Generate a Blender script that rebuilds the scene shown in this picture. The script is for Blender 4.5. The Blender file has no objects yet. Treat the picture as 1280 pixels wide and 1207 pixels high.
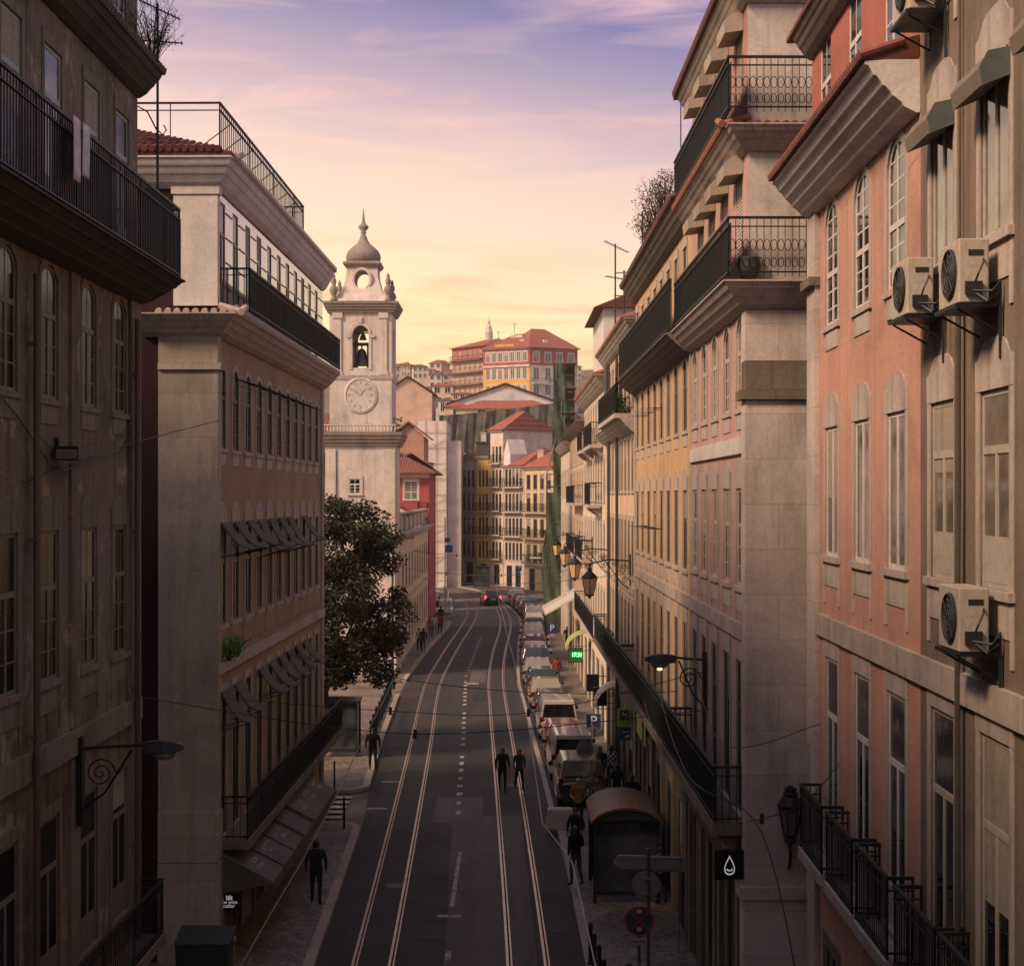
import bpy, bmesh, math, random
from mathutils import Vector, Matrix
R = random.Random(7)
S = bpy.context.scene
COL = S.collection
PI = math.pi
F = 2000.0           # focal length in pixels of the 1280 px wide photograph
CAMZ = 11.2


def at(u, v, d):
    """pixel (u, v) at distance d -> world point"""
    return Vector(((u - 640) / F * d, d, CAMZ - (v - 620) / F * d))


def dist(v):
    return F * CAMZ / (v - 620)


# ------------------------------------------------------------------ materials
MATS = {}


def nodes(name):
    m = bpy.data.materials.new(name)
    m.use_nodes = True
    nt = m.node_tree
    b = nt.nodes['Principled BSDF']
    return m, nt, b


def N(nt, t, **kw):
    n = nt.nodes.new(t)
    for k, v in kw.items():
        if k == 'inp':
            for a, c in v.items():
                n.inputs[a].default_value = c
        else:
            setattr(n, k, v)
    return n


def c4(c):
    return (c[0], c[1], c[2], 1)


def ramp(nt, src, stops):
    r = N(nt, 'ShaderNodeValToRGB')
    e = r.color_ramp.elements
    e[0].position, e[0].color = stops[0][0], c4(stops[0][1])
    e[1].position, e[1].color = stops[-1][0], c4(stops[-1][1])
    for p, c in stops[1:-1]:
        x = e.new(p)
        x.color = c4(c)
    nt.links.new(src, r.inputs[0])
    return r.outputs[0]


def mixc(nt, fac, a, b, mode='MIX'):
    m = N(nt, 'ShaderNodeMix', data_type='RGBA', blend_type=mode)
    if isinstance(fac, (int, float)):
        m.inputs[0].default_value = fac
    else:
        nt.links.new(fac, m.inputs[0])
    for i, x in ((6, a), (7, b)):
        if isinstance(x, tuple):
            m.inputs[i].default_value = c4(x)
        else:
            nt.links.new(x, m.inputs[i])
    return m.outputs[2]


def noise(nt, vec, scale, detail=4, rough=.6, dist_=0.0):
    n = N(nt, 'ShaderNodeTexNoise')
    n.inputs['Scale'].default_value = scale
    n.inputs['Detail'].default_value = detail
    n.inputs['Roughness'].default_value = rough
    n.inputs['Distortion'].default_value = dist_
    nt.links.new(vec, n.inputs['Vector'])
    return n.outputs[0]


def mapped(nt, scale=(1, 1, 1), loc=(0, 0, 0), src='Object'):
    t = N(nt, 'ShaderNodeTexCoord')
    m = N(nt, 'ShaderNodeMapping')
    m.inputs['Scale'].default_value = scale
    m.inputs['Location'].default_value = loc
    nt.links.new(t.outputs[src], m.inputs[0])
    return m.outputs[0]


def bump(nt, b, src, strength=.3, distance=.02):
    n = N(nt, 'ShaderNodeBump')
    n.inputs['Strength'].default_value = strength
    n.inputs['Distance'].default_value = distance
    nt.links.new(src, n.inputs['Height'])
    nt.links.new(n.outputs[0], b.inputs['Normal'])


def flat(name, col, rough=.6, metal=0.0, spec=.5, var=.12, scale=6, coat=0):
    if name in MATS:
        return MATS[name]
    m, nt, b = nodes(name)
    v = mapped(nt)
    n = noise(nt, v, scale, 5)
    d = tuple(x * (1 - var * 1.6) for x in col)
    l = tuple(min(1, x * (1 + var)) for x in col)
    nt.links.new(ramp(nt, n, [(.32, d), (.68, l)]), b.inputs['Base Color'])
    b.inputs['Roughness'].default_value = rough
    b.inputs['Metallic'].default_value = metal
    b.inputs['Specular IOR Level'].default_value = spec
    b.inputs['Coat Weight'].default_value = coat
    MATS[name] = m
    return m


def plaster(name, col, stain=(.05, .04, .035), amount=.5, streak=.5, rough=.85, peel=None):
    """painted render with blotches, vertical rain streaks and grain"""
    if name in MATS:
        return MATS[name]
    m, nt, b = nodes(name)
    v1 = mapped(nt)
    v2 = mapped(nt, (3.2, 3.2, .11), (3, 1, 7))
    blot = noise(nt, v1, .55, 8, .68, .4)
    st = noise(nt, v2, 1.4, 6, .7)
    fine = noise(nt, v1, 14, 6, .7)
    lo = tuple(x * .72 for x in col)
    hi = tuple(min(.9, x * 1.18) for x in col)
    c = ramp(nt, blot, [(.3, lo), (.5, col), (.72, hi)])
    if peel:
        pf = ramp(nt, noise(nt, v1, 1.1, 9, .72, .8), [(.55, (0, 0, 0)), (.6, (1, 1, 1))])
        c = mixc(nt, pf, c, peel)
    sf = ramp(nt, st, [(.5, (0, 0, 0)), (.75, (streak,) * 3)])
    c = mixc(nt, sf, c, stain)
    bf = ramp(nt, noise(nt, v1, .28, 7, .7, .6), [(.52, (0, 0, 0)), (.75, (amount,) * 3)])
    c = mixc(nt, bf, c, stain)
    vo = N(nt, 'ShaderNodeTexVoronoi', feature='DISTANCE_TO_EDGE')
    vo.inputs['Scale'].default_value = .42
    va = N(nt, 'ShaderNodeVectorMath', operation='ADD')
    nt.links.new(v1, va.inputs[0])
    nt.links.new(noise(nt, v1, 1.9, 5, .7), va.inputs[1])
    nt.links.new(va.outputs[0], vo.inputs['Vector'])
    ckm = N(nt, 'ShaderNodeMath', operation='MULTIPLY')
    nt.links.new(ramp(nt, vo.outputs[0], [(0, (1, 1, 1)), (.007, (0, 0, 0))]), ckm.inputs[0])
    nt.links.new(ramp(nt, blot, [(.5, (0, 0, 0)), (.62, (.6, .6, .6))]), ckm.inputs[1])
    c = mixc(nt, ckm.outputs[0], c, tuple(x * .35 for x in stain))
    ff = ramp(nt, fine, [(.3, (.8, .8, .8)), (.7, (1.08, 1.08, 1.08))])
    c = mixc(nt, 1.0, c, ff, 'MULTIPLY')
    nt.links.new(c, b.inputs['Base Color'])
    b.inputs['Roughness'].default_value = rough
    b.inputs['Specular IOR Level'].default_value = .25
    bump(nt, b, fine, .35, .02)
    MATS[name] = m
    return m


def blocks(name, col, bw=1.1, bh=.55, mortar=.008, stain=(.06, .05, .045), amount=.45):
    """dressed stone in courses"""
    if name in MATS:
        return MATS[name]
    m, nt, b = nodes(name)
    t = N(nt, 'ShaderNodeTexCoord')
    sp = N(nt, 'ShaderNodeSeparateXYZ')
    nt.links.new(t.outputs['Object'], sp.inputs[0])
    ad = N(nt, 'ShaderNodeMath', operation='ADD')
    nt.links.new(sp.outputs[0], ad.inputs[0])
    nt.links.new(sp.outputs[1], ad.inputs[1])
    cb = N(nt, 'ShaderNodeCombineXYZ')
    nt.links.new(ad.outputs[0], cb.inputs[0])
    nt.links.new(sp.outputs[2], cb.inputs[1])
    br = N(nt, 'ShaderNodeTexBrick')
    nt.links.new(cb.outputs[0], br.inputs['Vector'])
    br.inputs['Scale'].default_value = 1
    br.inputs['Brick Width'].default_value = bw
    br.inputs['Row Height'].default_value = bh
    br.inputs['Mortar Size'].default_value = mortar
    br.inputs['Mortar Smooth'].default_value = .3
    br.inputs['Color1'].default_value = c4(col)
    br.inputs['Color2'].default_value = c4(tuple(x * .84 for x in col))
    br.inputs['Mortar'].default_value = c4(tuple(x * .6 for x in col))
    v = mapped(nt)
    v2 = mapped(nt, (2, 2, .2))
    f1 = ramp(nt, noise(nt, v, .5, 8, .7, .5), [(.45, (0, 0, 0)), (.75, (amount,) * 3)])
    f2 = ramp(nt, noise(nt, v2, 1.5, 6, .7), [(.5, (0, 0, 0)), (.8, (amount * .9,) * 3)])
    c = mixc(nt, f1, br.outputs[0], stain)
    c = mixc(nt, f2, c, stain)
    fine = noise(nt, v, 12, 6, .7)
    c = mixc(nt, 1.0, c, ramp(nt, fine, [(.3, (.82, .82, .82)), (.7, (1.06, 1.06, 1.06))]), 'MULTIPLY')
    nt.links.new(c, b.inputs['Base Color'])
    b.inputs['Roughness'].default_value = .85
    b.inputs['Specular IOR Level'].default_value = .25
    bump(nt, b, fine, .3, .02)
    MATS[name] = m
    return m


def tiles(name, col, axis=0):
    """clay roof tiles: ridges down the slope, broken into rows"""
    if name in MATS:
        return MATS[name]
    m, nt, b = nodes(name)
    v = mapped(nt)
    w = N(nt, 'ShaderNodeTexWave', wave_type='BANDS', bands_direction='X' if axis == 0 else 'Y')
    w.inputs['Scale'].default_value = 1.35
    w.inputs['Distortion'].default_value = .4
    nt.links.new(v, w.inputs[0])
    w2 = N(nt, 'ShaderNodeTexWave', wave_type='BANDS', bands_direction='Z', wave_profile='SAW')
    w2.inputs['Scale'].default_value = 2.0
    nt.links.new(v, w2.inputs[0])
    n = noise(nt, v, 3, 6, .7)
    c = ramp(nt, n, [(.3, tuple(x * .55 for x in col)), (.55, col), (.75, tuple(min(1, x * 1.3) for x in col))])
    big = ramp(nt, noise(nt, v, .5, 6, .7), [(.5, (0, 0, 0)), (.8, (.5, .5, .5))])
    c = mixc(nt, big, c, (.08, .06, .05))
    nt.links.new(c, b.inputs['Base Color'])
    b.inputs['Roughness'].default_value = .85
    ad = N(nt, 'ShaderNodeMath', operation='ADD')
    nt.links.new(w.outputs[1], ad.inputs[0])
    nt.links.new(w2.outputs[1], ad.inputs[1])
    bump(nt, b, ad.outputs[0], .8, .06)
    MATS[name] = m
    return m


def emit(name, col, strength):
    if name in MATS:
        return MATS[name]
    m, nt, b = nodes(name)
    b.inputs['Base Color'].default_value = c4(col)
    b.inputs['Emission Color'].default_value = c4(col)
    b.inputs['Emission Strength'].default_value = strength
    MATS[name] = m
    return m


def glass(name, col, rough=.06, var=.5, scale=.9):
    if name in MATS:
        return MATS[name]
    m, nt, b = nodes(name)
    oi = N(nt, 'ShaderNodeObjectInfo')
    v = mapped(nt)
    ad = N(nt, 'ShaderNodeVectorMath', operation='ADD')
    nt.links.new(v, ad.inputs[0])
    nt.links.new(oi.outputs['Location'], ad.inputs[1])
    n = noise(nt, ad.outputs[0], scale, 3)
    c = ramp(nt, n, [(.35, tuple(x * (1 - var) for x in col)), (.7, tuple(x * (1 + var) for x in col))])
    nt.links.new(c, b.inputs['Base Color'])
    b.inputs['Roughness'].default_value = rough
    b.inputs['IOR'].default_value = 1.5
    b.inputs['Specular IOR Level'].default_value = .6
    bump(nt, b, noise(nt, ad.outputs[0], 1.3, 2), .05, .05)
    MATS[name] = m
    return m


def asphalt(name, col, lo=.7, hi=1.35, rough=.75):
    if name in MATS:
        return MATS[name]
    m, nt, b = nodes(name)
    v = mapped(nt)
    vl = mapped(nt, (1.4, .05, 1))
    a = noise(nt, v, .35, 8, .7, .5)
    l = noise(nt, vl, 1.3, 6, .65)
    g = noise(nt, v, 30, 5, .7)
    c = ramp(nt, a, [(.3, tuple(x * lo for x in col)), (.7, tuple(x * hi for x in col))])
    c = mixc(nt, 1.0, c, ramp(nt, l, [(.3, (.72, .72, .72)), (.7, (1.3, 1.26, 1.2))]), 'MULTIPLY')
    c = mixc(nt, 1.0, c, ramp(nt, g, [(.3, (.75, .75, .75)), (.7, (1.3, 1.3, 1.3))]), 'MULTIPLY')
    ck = N(nt, 'ShaderNodeTexVoronoi', feature='DISTANCE_TO_EDGE')
    ck.inputs['Scale'].default_value = .33
    nd = noise(nt, v, 1.6, 5)
    vm = N(nt, 'ShaderNodeVectorMath', operation='ADD')
    nt.links.new(v, vm.inputs[0])
    nt.links.new(nd, vm.inputs[1])
    nt.links.new(vm.outputs[0], ck.inputs['Vector'])
    cf = ramp(nt, ck.outputs[0], [(.0, (.55, .55, .55)), (.012, (1, 1, 1))])
    c = mixc(nt, 1.0, c, cf, 'MULTIPLY')
    nt.links.new(c, b.inputs['Base Color'])
    nt.links.new(ramp(nt, a, [(.3, (rough - .12,) * 3), (.7, (rough + .12,) * 3)]), b.inputs['Roughness'])
    b.inputs['Specular IOR Level'].default_value = .35
    bump(nt, b, g, .35, .01)
    MATS[name] = m
    return m


def cobble(name, col):
    """small white limestone setts of a Portuguese pavement"""
    if name in MATS:
        return MATS[name]
    m, nt, b = nodes(name)
    v = mapped(nt)
    vo = N(nt, 'ShaderNodeTexVoronoi')
    vo.inputs['Scale'].default_value = 7
    nt.links.new(v, vo.inputs['Vector'])
    ve = N(nt, 'ShaderNodeTexVoronoi', feature='DISTANCE_TO_EDGE')
    ve.inputs['Scale'].default_value = 7
    nt.links.new(v, ve.inputs['Vector'])
    c = ramp(nt, vo.outputs['Color'], [(.1, tuple(x * .55 for x in col)), (.9, tuple(x * 1.35 for x in col))])
    big = ramp(nt, noise(nt, v, .5, 7, .7), [(.35, (.55, .53, .5)), (.7, (1.15, 1.15, 1.15))])
    c = mixc(nt, 1.0, c, big, 'MULTIPLY')
    c = mixc(nt, 1.0, c, ramp(nt, ve.outputs[0], [(0, (.4, .4, .4)), (.09, (1, 1, 1))]), 'MULTIPLY')
    nt.links.new(c, b.inputs['Base Color'])
    b.inputs['Roughness'].default_value = .6
    bump(nt, b, ve.outputs[0], .5, .02)
    MATS[name] = m
    return m


def leafmat(name, cols):
    if name in MATS:
        return MATS[name]
    m, nt, b = nodes(name)
    v = mapped(nt)
    n = noise(nt, v, .9, 5, .7)
    k = len(cols) - 1
    nt.links.new(ramp(nt, n, [(.28 + .44 * i / k, c) for i, c in enumerate(cols)]), b.inputs['Base Color'])
    b.inputs['Roughness'].default_value = .65
    b.inputs['Specular IOR Level'].default_value = .3
    MATS[name] = m
    return m


IRON = flat('black_iron', (.012, .013, .015), .5, .3)
IRONG = flat('dark_green_iron', (.012, .022, .02), .55, .2)
STONE = plaster('limestone', (.49, .43, .385), (.07, .06, .05), .5, .5)
STONED = plaster('sooty_stone', (.2, .17, .14), (.03, .026, .022), .7, .7)
WHITEF = flat('white_window_paint', (.62, .6, .56), .5)
CREAMF = flat('cream_window_paint', (.45, .41, .35), .5)
DARKF = flat('dark_window_paint', (.03, .045, .042), .45)
BROWNF = flat('brown_window_paint', (.06, .04, .03), .5)
GL = glass('window_glass', (.012, .014, .016))
GLD = glass('dark_room_glass', (.006, .007, .008), .16, .6)
GLD.node_tree.nodes['Principled BSDF'].inputs['Specular IOR Level'].default_value = .14
GLC = glass('curtained_window_glass', (.16, .145, .12), .07, .45, 1.6)
ROOFT = tiles('old_clay_tiles', (.2, .075, .05))
ROOFR = tiles('red_clay_tiles', (.33, .105, .065))
CLAY = flat('clay_edge', (.3, .13, .09), .85)
BLIND = plaster('faded_blind', (.36, .32, .26), (.15, .13, .11), .4, .5)
GALV = flat('galvanised_steel', (.3, .3, .3), .45, .7)
WHITE = flat('white_paint_metal', (.62, .61, .58), .4)
WIRE = flat('cable_rubber', (.02, .02, .02), .5)


# ------------------------------------------------------------------ mesh building
class MB:
    def __init__(self, o=1):
        self.v, self.f, self.mi, self.o, self.m = [], [], [], o, 0

    def add(self, vs, fs):
        k = len(self.v)
        o = self.o
        self.v += [(x, y * o, z) for x, y, z in vs]
        for f in fs:
            f = [i + k for i in f]
            self.f.append(f if o > 0 else f[::-1])
            self.mi.append(self.m)

    def box(self, x0, x1, y0, y1, z0, z1):
        x0, x1 = min(x0, x1), max(x0, x1)
        y0, y1 = min(y0, y1), max(y0, y1)
        z0, z1 = min(z0, z1), max(z0, z1)
        self.add([(x0, y0, z0), (x1, y0, z0), (x1, y1, z0), (x0, y1, z0), (x0, y0, z1), (x1, y0, z1), (x1, y1, z1), (x0, y1, z1)],
                 [(0, 3, 2, 1), (4, 5, 6, 7), (0, 1, 5, 4), (1, 2, 6, 5), (2, 3, 7, 6), (3, 0, 4, 7)])

    def quad(self, a, b, c, d):
        self.add([a, b, c, d], [(0, 1, 2, 3)])

    def poly(self, pts):
        self.add(pts, [tuple(range(len(pts)))])

    def tube(self, pts, r, n=6, r2=None, caps=True):
        pts = [Vector(p) for p in pts]
        L = len(pts)
        vs = []
        up = None
        for i, p in enumerate(pts):
            d = (pts[min(i + 1, L - 1)] - pts[max(i - 1, 0)]).normalized()
            if up is None:
                up = Vector((0, 0, 1)) if abs(d.z) < .9 else Vector((1, 0, 0))
            a = d.cross(up).normalized()
            bb = a.cross(d).normalized()
            up = bb
            rr = r if r2 is None else r + (r2 - r) * i / (L - 1)
            for k in range(n):
                t = 2 * PI * k / n
                vs.append(tuple(p + a * math.cos(t) * rr + bb * math.sin(t) * rr))
        fs = []
        for i in range(L - 1):
            for k in range(n):
                k2 = (k + 1) % n
                fs.append((i * n + k, i * n + k2, (i + 1) * n + k2, (i + 1) * n + k))
        if caps:
            fs.append(tuple(range(n))[::-1])
            fs.append(tuple((L - 1) * n + k for k in range(n)))
        self.add(vs, fs)

    def lathe(self, prof, c=(0, 0, 0), n=16, sx=1, sy=1):
        vs = []
        for r, z in prof:
            for k in range(n):
                t = 2 * PI * k / n
                vs.append((c[0] + r * math.cos(t) * sx, c[1] + r * math.sin(t) * sy, c[2] + z))
        fs = []
        for i in range(len(prof) - 1):
            for k in range(n):
                k2 = (k + 1) % n
                fs.append((i * n + k, i * n + k2, (i + 1) * n + k2, (i + 1) * n + k))
        fs.append(tuple(range(n))[::-1])
        fs.append(tuple((len(prof) - 1) * n + k for k in range(n)))
        self.add(vs, fs)

    def loft(self, rings):
        n = len(rings[0])
        vs = [p for r in rings for p in r]
        fs = []
        for i in range(len(rings) - 1):
            for k in range(n):
                k2 = (k + 1) % n
                fs.append((i * n + k, i * n + k2, (i + 1) * n + k2, (i + 1) * n + k))
        fs.append(tuple(range(n))[::-1])
        fs.append(tuple((len(rings) - 1) * n + k for k in range(n)))
        self.add(vs, fs)

    def prism(self, pts, axis, a0, a1):
        """pts: 2-D outline in the two other axes, extruded along axis"""
        def P(p, a):
            if axis == 0:
                return (a, p[0], p[1])
            if axis == 1:
                return (p[0], a, p[1])
            return (p[0], p[1], a)
        self.loft([[P(p, a0) for p in pts], [P(p, a1) for p in pts]])

    def data(self, name, mats, smooth=False, fix=True):
        me = bpy.data.meshes.new(name)
        me.from_pydata(self.v, [], self.f)
        for m in (mats if isinstance(mats, (list, tuple)) else [mats]):
            me.materials.append(m)
        me.polygons.foreach_set('material_index', self.mi)
        if fix:
            bm = bmesh.new()
            bm.from_mesh(me)
            bmesh.ops.recalc_face_normals(bm, faces=bm.faces)
            bm.to_mesh(me)
            bm.free()
        if smooth:
            me.polygons.foreach_set('use_smooth', [True] * len(me.polygons))
        me.update()
        return me

    def build(self, name, mats, parent=None, smooth=False, fix=True, loc=None, bevel=0):
        o = link(name, self.data(name, mats, smooth, fix), parent, loc)
        if bevel:
            b = o.modifiers.new('edge', 'BEVEL')
            b.width = bevel
            b.segments = 2
            b.limit_method = 'ANGLE'
        return o


def link(name, me, parent=None, loc=None, rz=0):
    o = bpy.data.objects.new(name, me)
    COL.objects.link(o)
    if parent is not None:
        o.parent = parent
    if loc is not None:
        o.location = loc
    if rz:
        o.rotation_euler.z = rz
    return o


def tag(o, label, cat, group=None, kind=None):
    if label:
        o['label'] = label
    if cat:
        o['category'] = cat
    if group:
        o['group'] = group
    if kind:
        o['kind'] = kind
    return o


def thing(name, label, cat, loc=(0, 0, 0), rz=0, group=None):
    o = link(name, None, None, loc, rz)
    o.empty_display_size = .2
    return tag(o, label, cat, group)


def struct(name, mb, m, **kw):
    o = mb.build(name, m, **kw)
    o['kind'] = 'structure'
    return o


def copy_tree(o, parent=None):
    c = o.copy()
    COL.objects.link(c)
    if parent is not None:
        c.parent = parent
        c.matrix_parent_inverse = o.matrix_parent_inverse.copy()
    for ch in list(o.children):
        copy_tree(ch, c)
    return c


def setmat(o, slot, m):
    o.material_slots[slot].link = 'OBJECT'
    o.material_slots[slot].material = m


def text_data(s, size, m, depth=.004, spacing=1.0):
    cu = bpy.data.curves.new('lettering', 'FONT')
    cu.body = s
    cu.size = size
    cu.extrude = depth
    cu.align_x = 'CENTER'
    cu.align_y = 'CENTER'
    cu.space_line = spacing
    t = bpy.data.objects.new('lettering', cu)
    COL.objects.link(t)
    dg = bpy.context.evaluated_depsgraph_get()
    me = bpy.data.meshes.new_from_object(t.evaluated_get(dg))
    bpy.data.objects.remove(t)
    me.materials.clear()
    me.materials.append(m)
    return me


def interp(tab, y):
    if y <= tab[0][1]:
        return tab[0][0]
    for (x0, y0), (x1, y1) in zip(tab, tab[1:]):
        if y <= y1:
            t = (y - y0) / (y1 - y0)
            return x0 + (x1 - x0) * t
    return tab[-1][0]


def smooth_line(tab, step=2.0):
    """Catmull-Rom through (x, y) points"""
    P = [Vector((x, y)) for x, y in tab]
    out = []
    for i in range(len(P) - 1):
        p0, p1, p2, p3 = P[max(i - 1, 0)], P[i], P[i + 1], P[min(i + 2, len(P) - 1)]
        n = max(2, int((p2 - p1).length / step))
        for k in range(n):
            t = k / n
            out.append(.5 * ((2 * p1) + (p2 - p0) * t + (2 * p0 - 5 * p1 + 4 * p2 - p3) * t * t + (3 * p1 - p0 - 3 * p2 + p3) * t ** 3))
    out.append(P[-1])
    return out


# ------------------------------------------------------------------ building kit (local frame: x along the facade, t outward, z up)
def facade(mb, L, z0, z1, ops, t=0.0, rev=.11, s_start=0.0):
    """front sheet with real openings and their reveals; ops = (s0, s1, z0, z1, arch)"""
    ss = sorted({s_start, s_start + L} | {round(x, 4) for o in ops for x in (o[0], o[1])})
    zs = sorted({z0, z1} | {round(x, 4) for o in ops for x in (o[2], o[3])})
    for i in range(len(ss) - 1):
        a, b = ss[i], ss[i + 1]
        cm = (a + b) / 2
        col = [o for o in ops if o[0] < cm < o[1]]
        run = None
        for j in range(len(zs) - 1):
            c, d = zs[j], zs[j + 1]
            zm = (c + d) / 2
            hole = any(o[2] < zm < o[3] for o in col)
            if hole:
                if run is not None:
                    mb.quad((a, t, run), (b, t, run), (b, t, c), (a, t, c))
                    run = None
            elif run is None:
                run = c
        if run is not None:
            mb.quad((a, t, run), (b, t, run), (b, t, zs[-1]), (a, t, zs[-1]))
    for o in ops:
        a, b, c, d = o[:4]
        q = t - rev
        mb.quad((a, t, c), (a, q, c), (a, q, d), (a, t, d))
        mb.quad((b, t, c), (b, t, d), (b, q, d), (b, q, c))
        mb.quad((a, t, c), (b, t, c), (b, q, c), (a, q, c))
        mb.quad((a, t, d), (a, q, d), (b, q, d), (b, t, d))
        if len(o) > 4 and o[4]:
            r = (b - a) / 2
            h = r * o[4]
            m = (a + b) / 2
            arc = [(m - r * math.cos(PI * k / 12), d - h + h * math.sin(PI * k / 12)) for k in range(13)]
            for k in range(12):
                cx = a if k < 6 else b
                mb.add([(cx, t, d), (arc[k][0], t, arc[k][1]), (arc[k + 1][0], t, arc[k + 1][1])], [(0, 1, 2)])
                mb.quad((arc[k][0], t, arc[k][1]), (arc[k][0], q, arc[k][1]), (arc[k + 1][0], q, arc[k + 1][1]), (arc[k + 1][0], t, arc[k + 1][1]))


WCACHE = {}


def window_meshes(o, w, h, arch, style, fmat, pmat, smat, sur):
    key = (o, round(w, 3), round(h, 3), arch, style, fmat.name, pmat.name, smat.name if smat else None, sur)
    if key in WCACHE:
        return WCACHE[key]
    fr, q0, q1 = .065, -.036, -.018
    mb = MB(o)
    a, b = -w / 2, w / 2
    mb.box(a, a + fr, q0, q1, 0, h)
    mb.box(b - fr, b, q0, q1, 0, h)
    mb.box(a + fr, b - fr, q0, q1, 0, fr)
    mb.box(a + fr, b - fr, q0, q1, h - fr, h)
    top = h
    tr = {'sash': .62, 'french': .7, 'plain': 0, 'shutter': 0, 'grid': .42, 'small': .5}[style] * h
    if tr:
        mb.box(a + fr, b - fr, q0 + .003, q1 + .008, tr - .045, tr + .045)
    if style in ('sash', 'french', 'grid', 'plain'):
        mb.box(-.04, .04, q0 + .006, q1 + .006, fr, (tr or h) - .04)
        if style == 'grid':
            mb.box(-.03, .03, q0 + .006, q1 + .003, tr + .04, h - fr)
    if style in ('sash', 'grid'):
        for zz in ([.2, .4] if style == 'sash' else [.14, .28, .57, .72, .86]):
            mb.box(a + fr, b - fr, q0 + .01, q1 - .006, zz * h - .014, zz * h + .014)
    if style == 'sash':
        mb.box(-.016, .016, q0 + .01, q1 - .006, tr + .04, h - fr)
    if style == 'french':
        mb.box(a + fr, b - fr, q0 + .007, q1 + .004, fr, fr + .5)
    if arch:
        r = w / 2
        hh = r * arch
        for k in range(10):
            t0, t1 = PI * k / 10, PI * (k + 1) / 10
            p = [(-(r - .0) * math.cos(t0), h - hh + hh * math.sin(t0)), (-(r) * math.cos(t1), h - hh + hh * math.sin(t1)),
                 (-(r - fr) * math.cos(t1), h - hh + (hh - fr) * math.sin(t1)), (-(r - fr) * math.cos(t0), h - hh + (hh - fr) * math.sin(t0))]
            mb.prism(p, 1, q0 + .001, q1 + .002)
    f = mb.data('window', fmat)
    p = MB(o)
    z = fr * .5
    p.box(a + fr * .5, b - fr * .5, q0 + .002, q0 + .008, z, h - z)
    if style == 'shutter':
        p = MB(o)
        n = int(h / .07)
        for k in range(n):
            z = h * k / n
            p.prism([(q0, z), (q0 + .03, z), (q0 + .015, z + h / n), (q0, z + h / n)], 0, a + .03, b - .03)
    pm = p.data('pane', pmat)
    sm = None
    if smat:
        g = MB(o)
        e, pr = .15, .018
        if sur == 'key':      # baroque surround: shaped head, apron with two feet
            g.box(a - e, a - .002, .002, pr, -.12, h + .002)
            g.box(b + .002, b + e, .002, pr, -.12, h + .002)
            g.prism([(a - e, h + .003), (b + e, h + .003), (b + e, h + .34), (b + e * .2, h + .36), (b - .12, h + .5), (b - .3, h + .56),
                     (a + .3, h + .56), (a + .12, h + .5), (a - e * .2, h + .36), (a - e, h + .34)], 1, .002, pr + .006)
            g.box(a - e - .03, b + e + .03, .002, pr + .05, -.1, -.002)
            g.box(a - .04, b + .04, .002, pr, -.5, -.102)
            g.box(a - e, a - .042, .002, pr + .003, -.8, -.102)
            g.box(b + .042, b + e, .002, pr + .003, -.8, -.102)
        elif sur == 'arch':
            r = w / 2
            hh = r * (arch or .6)
            g.box(a - e, a - .002, .002, pr, -.1, h - hh)
            g.box(b + .002, b + e, .002, pr, -.1, h - hh)
            for k in range(10):
                t0, t1 = PI * k / 10, PI * (k + 1) / 10
                q = [((r + x) * -math.cos(t), h - hh + (hh + x) * math.sin(t)) for t, x in ((t0, .002), (t1, .002), (t1, e), (t0, e))]
                g.prism(q, 1, .002, pr)
            g.box(a - e - .02, b + e + .02, .002, pr + .03, -.09, -.002)
            g.box(a - .02, b + .02, .002, pr, -.4, -.092)
        else:
            g.box(a - e, a - .002, .002, pr, 0, h + .002)
            g.box(b + .002, b + e, .002, pr, 0, h + .002)
            g.box(a - e, b + e, .002, pr + .003, h + .003, h + .2)
            g.box(a - e - .03, b + e + .03, .002, pr + .04, -.1, -.002)
        sm = g.data('window_surround', smat)
    WCACHE[key] = (f, pm, sm)
    return WCACHE[key]


def rail(mb, path, z, h, sp=.13, w=.016, closed_panel=False):
    """iron railing along (s, t) points"""
    for (s0, t0), (s1, t1) in zip(path, path[1:]):
        d = Vector((s1 - s0, t1 - t0))
        L = d.length
        if L < .01:
            continue
        n = max(1, int(L / sp))
        for k in range(n + 1):
            s, t = s0 + d.x * k / n, t0 + d.y * k / n
            ww = w * 1.6 if k in (0, n) or k % 16 == 0 else w
            mb.box(s - ww / 2, s + ww / 2, t - ww / 2, t + ww / 2, z, z + h)
        e = d.normalized() * .02
        nx, ny = -d.y / L * .025, d.x / L * .025
        for zz, hh in ((z + h, .045), (z + .08, .025), (z + h * .86, .018)):
            a, b = (s0 - e.x, t0 - e.y), (s1 + e.x, t1 + e.y)
            mb.loft([[(a[0] + nx, a[1] + ny, zz), (a[0] - nx, a[1] - ny, zz), (a[0] - nx, a[1] - ny, zz + hh), (a[0] + nx, a[1] + ny, zz + hh)],
                     [(b[0] + nx, b[1] + ny, zz), (b[0] - nx, b[1] - ny, zz), (b[0] - nx, b[1] - ny, zz + hh), (b[0] + nx, b[1] + ny, zz + hh)]])


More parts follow.
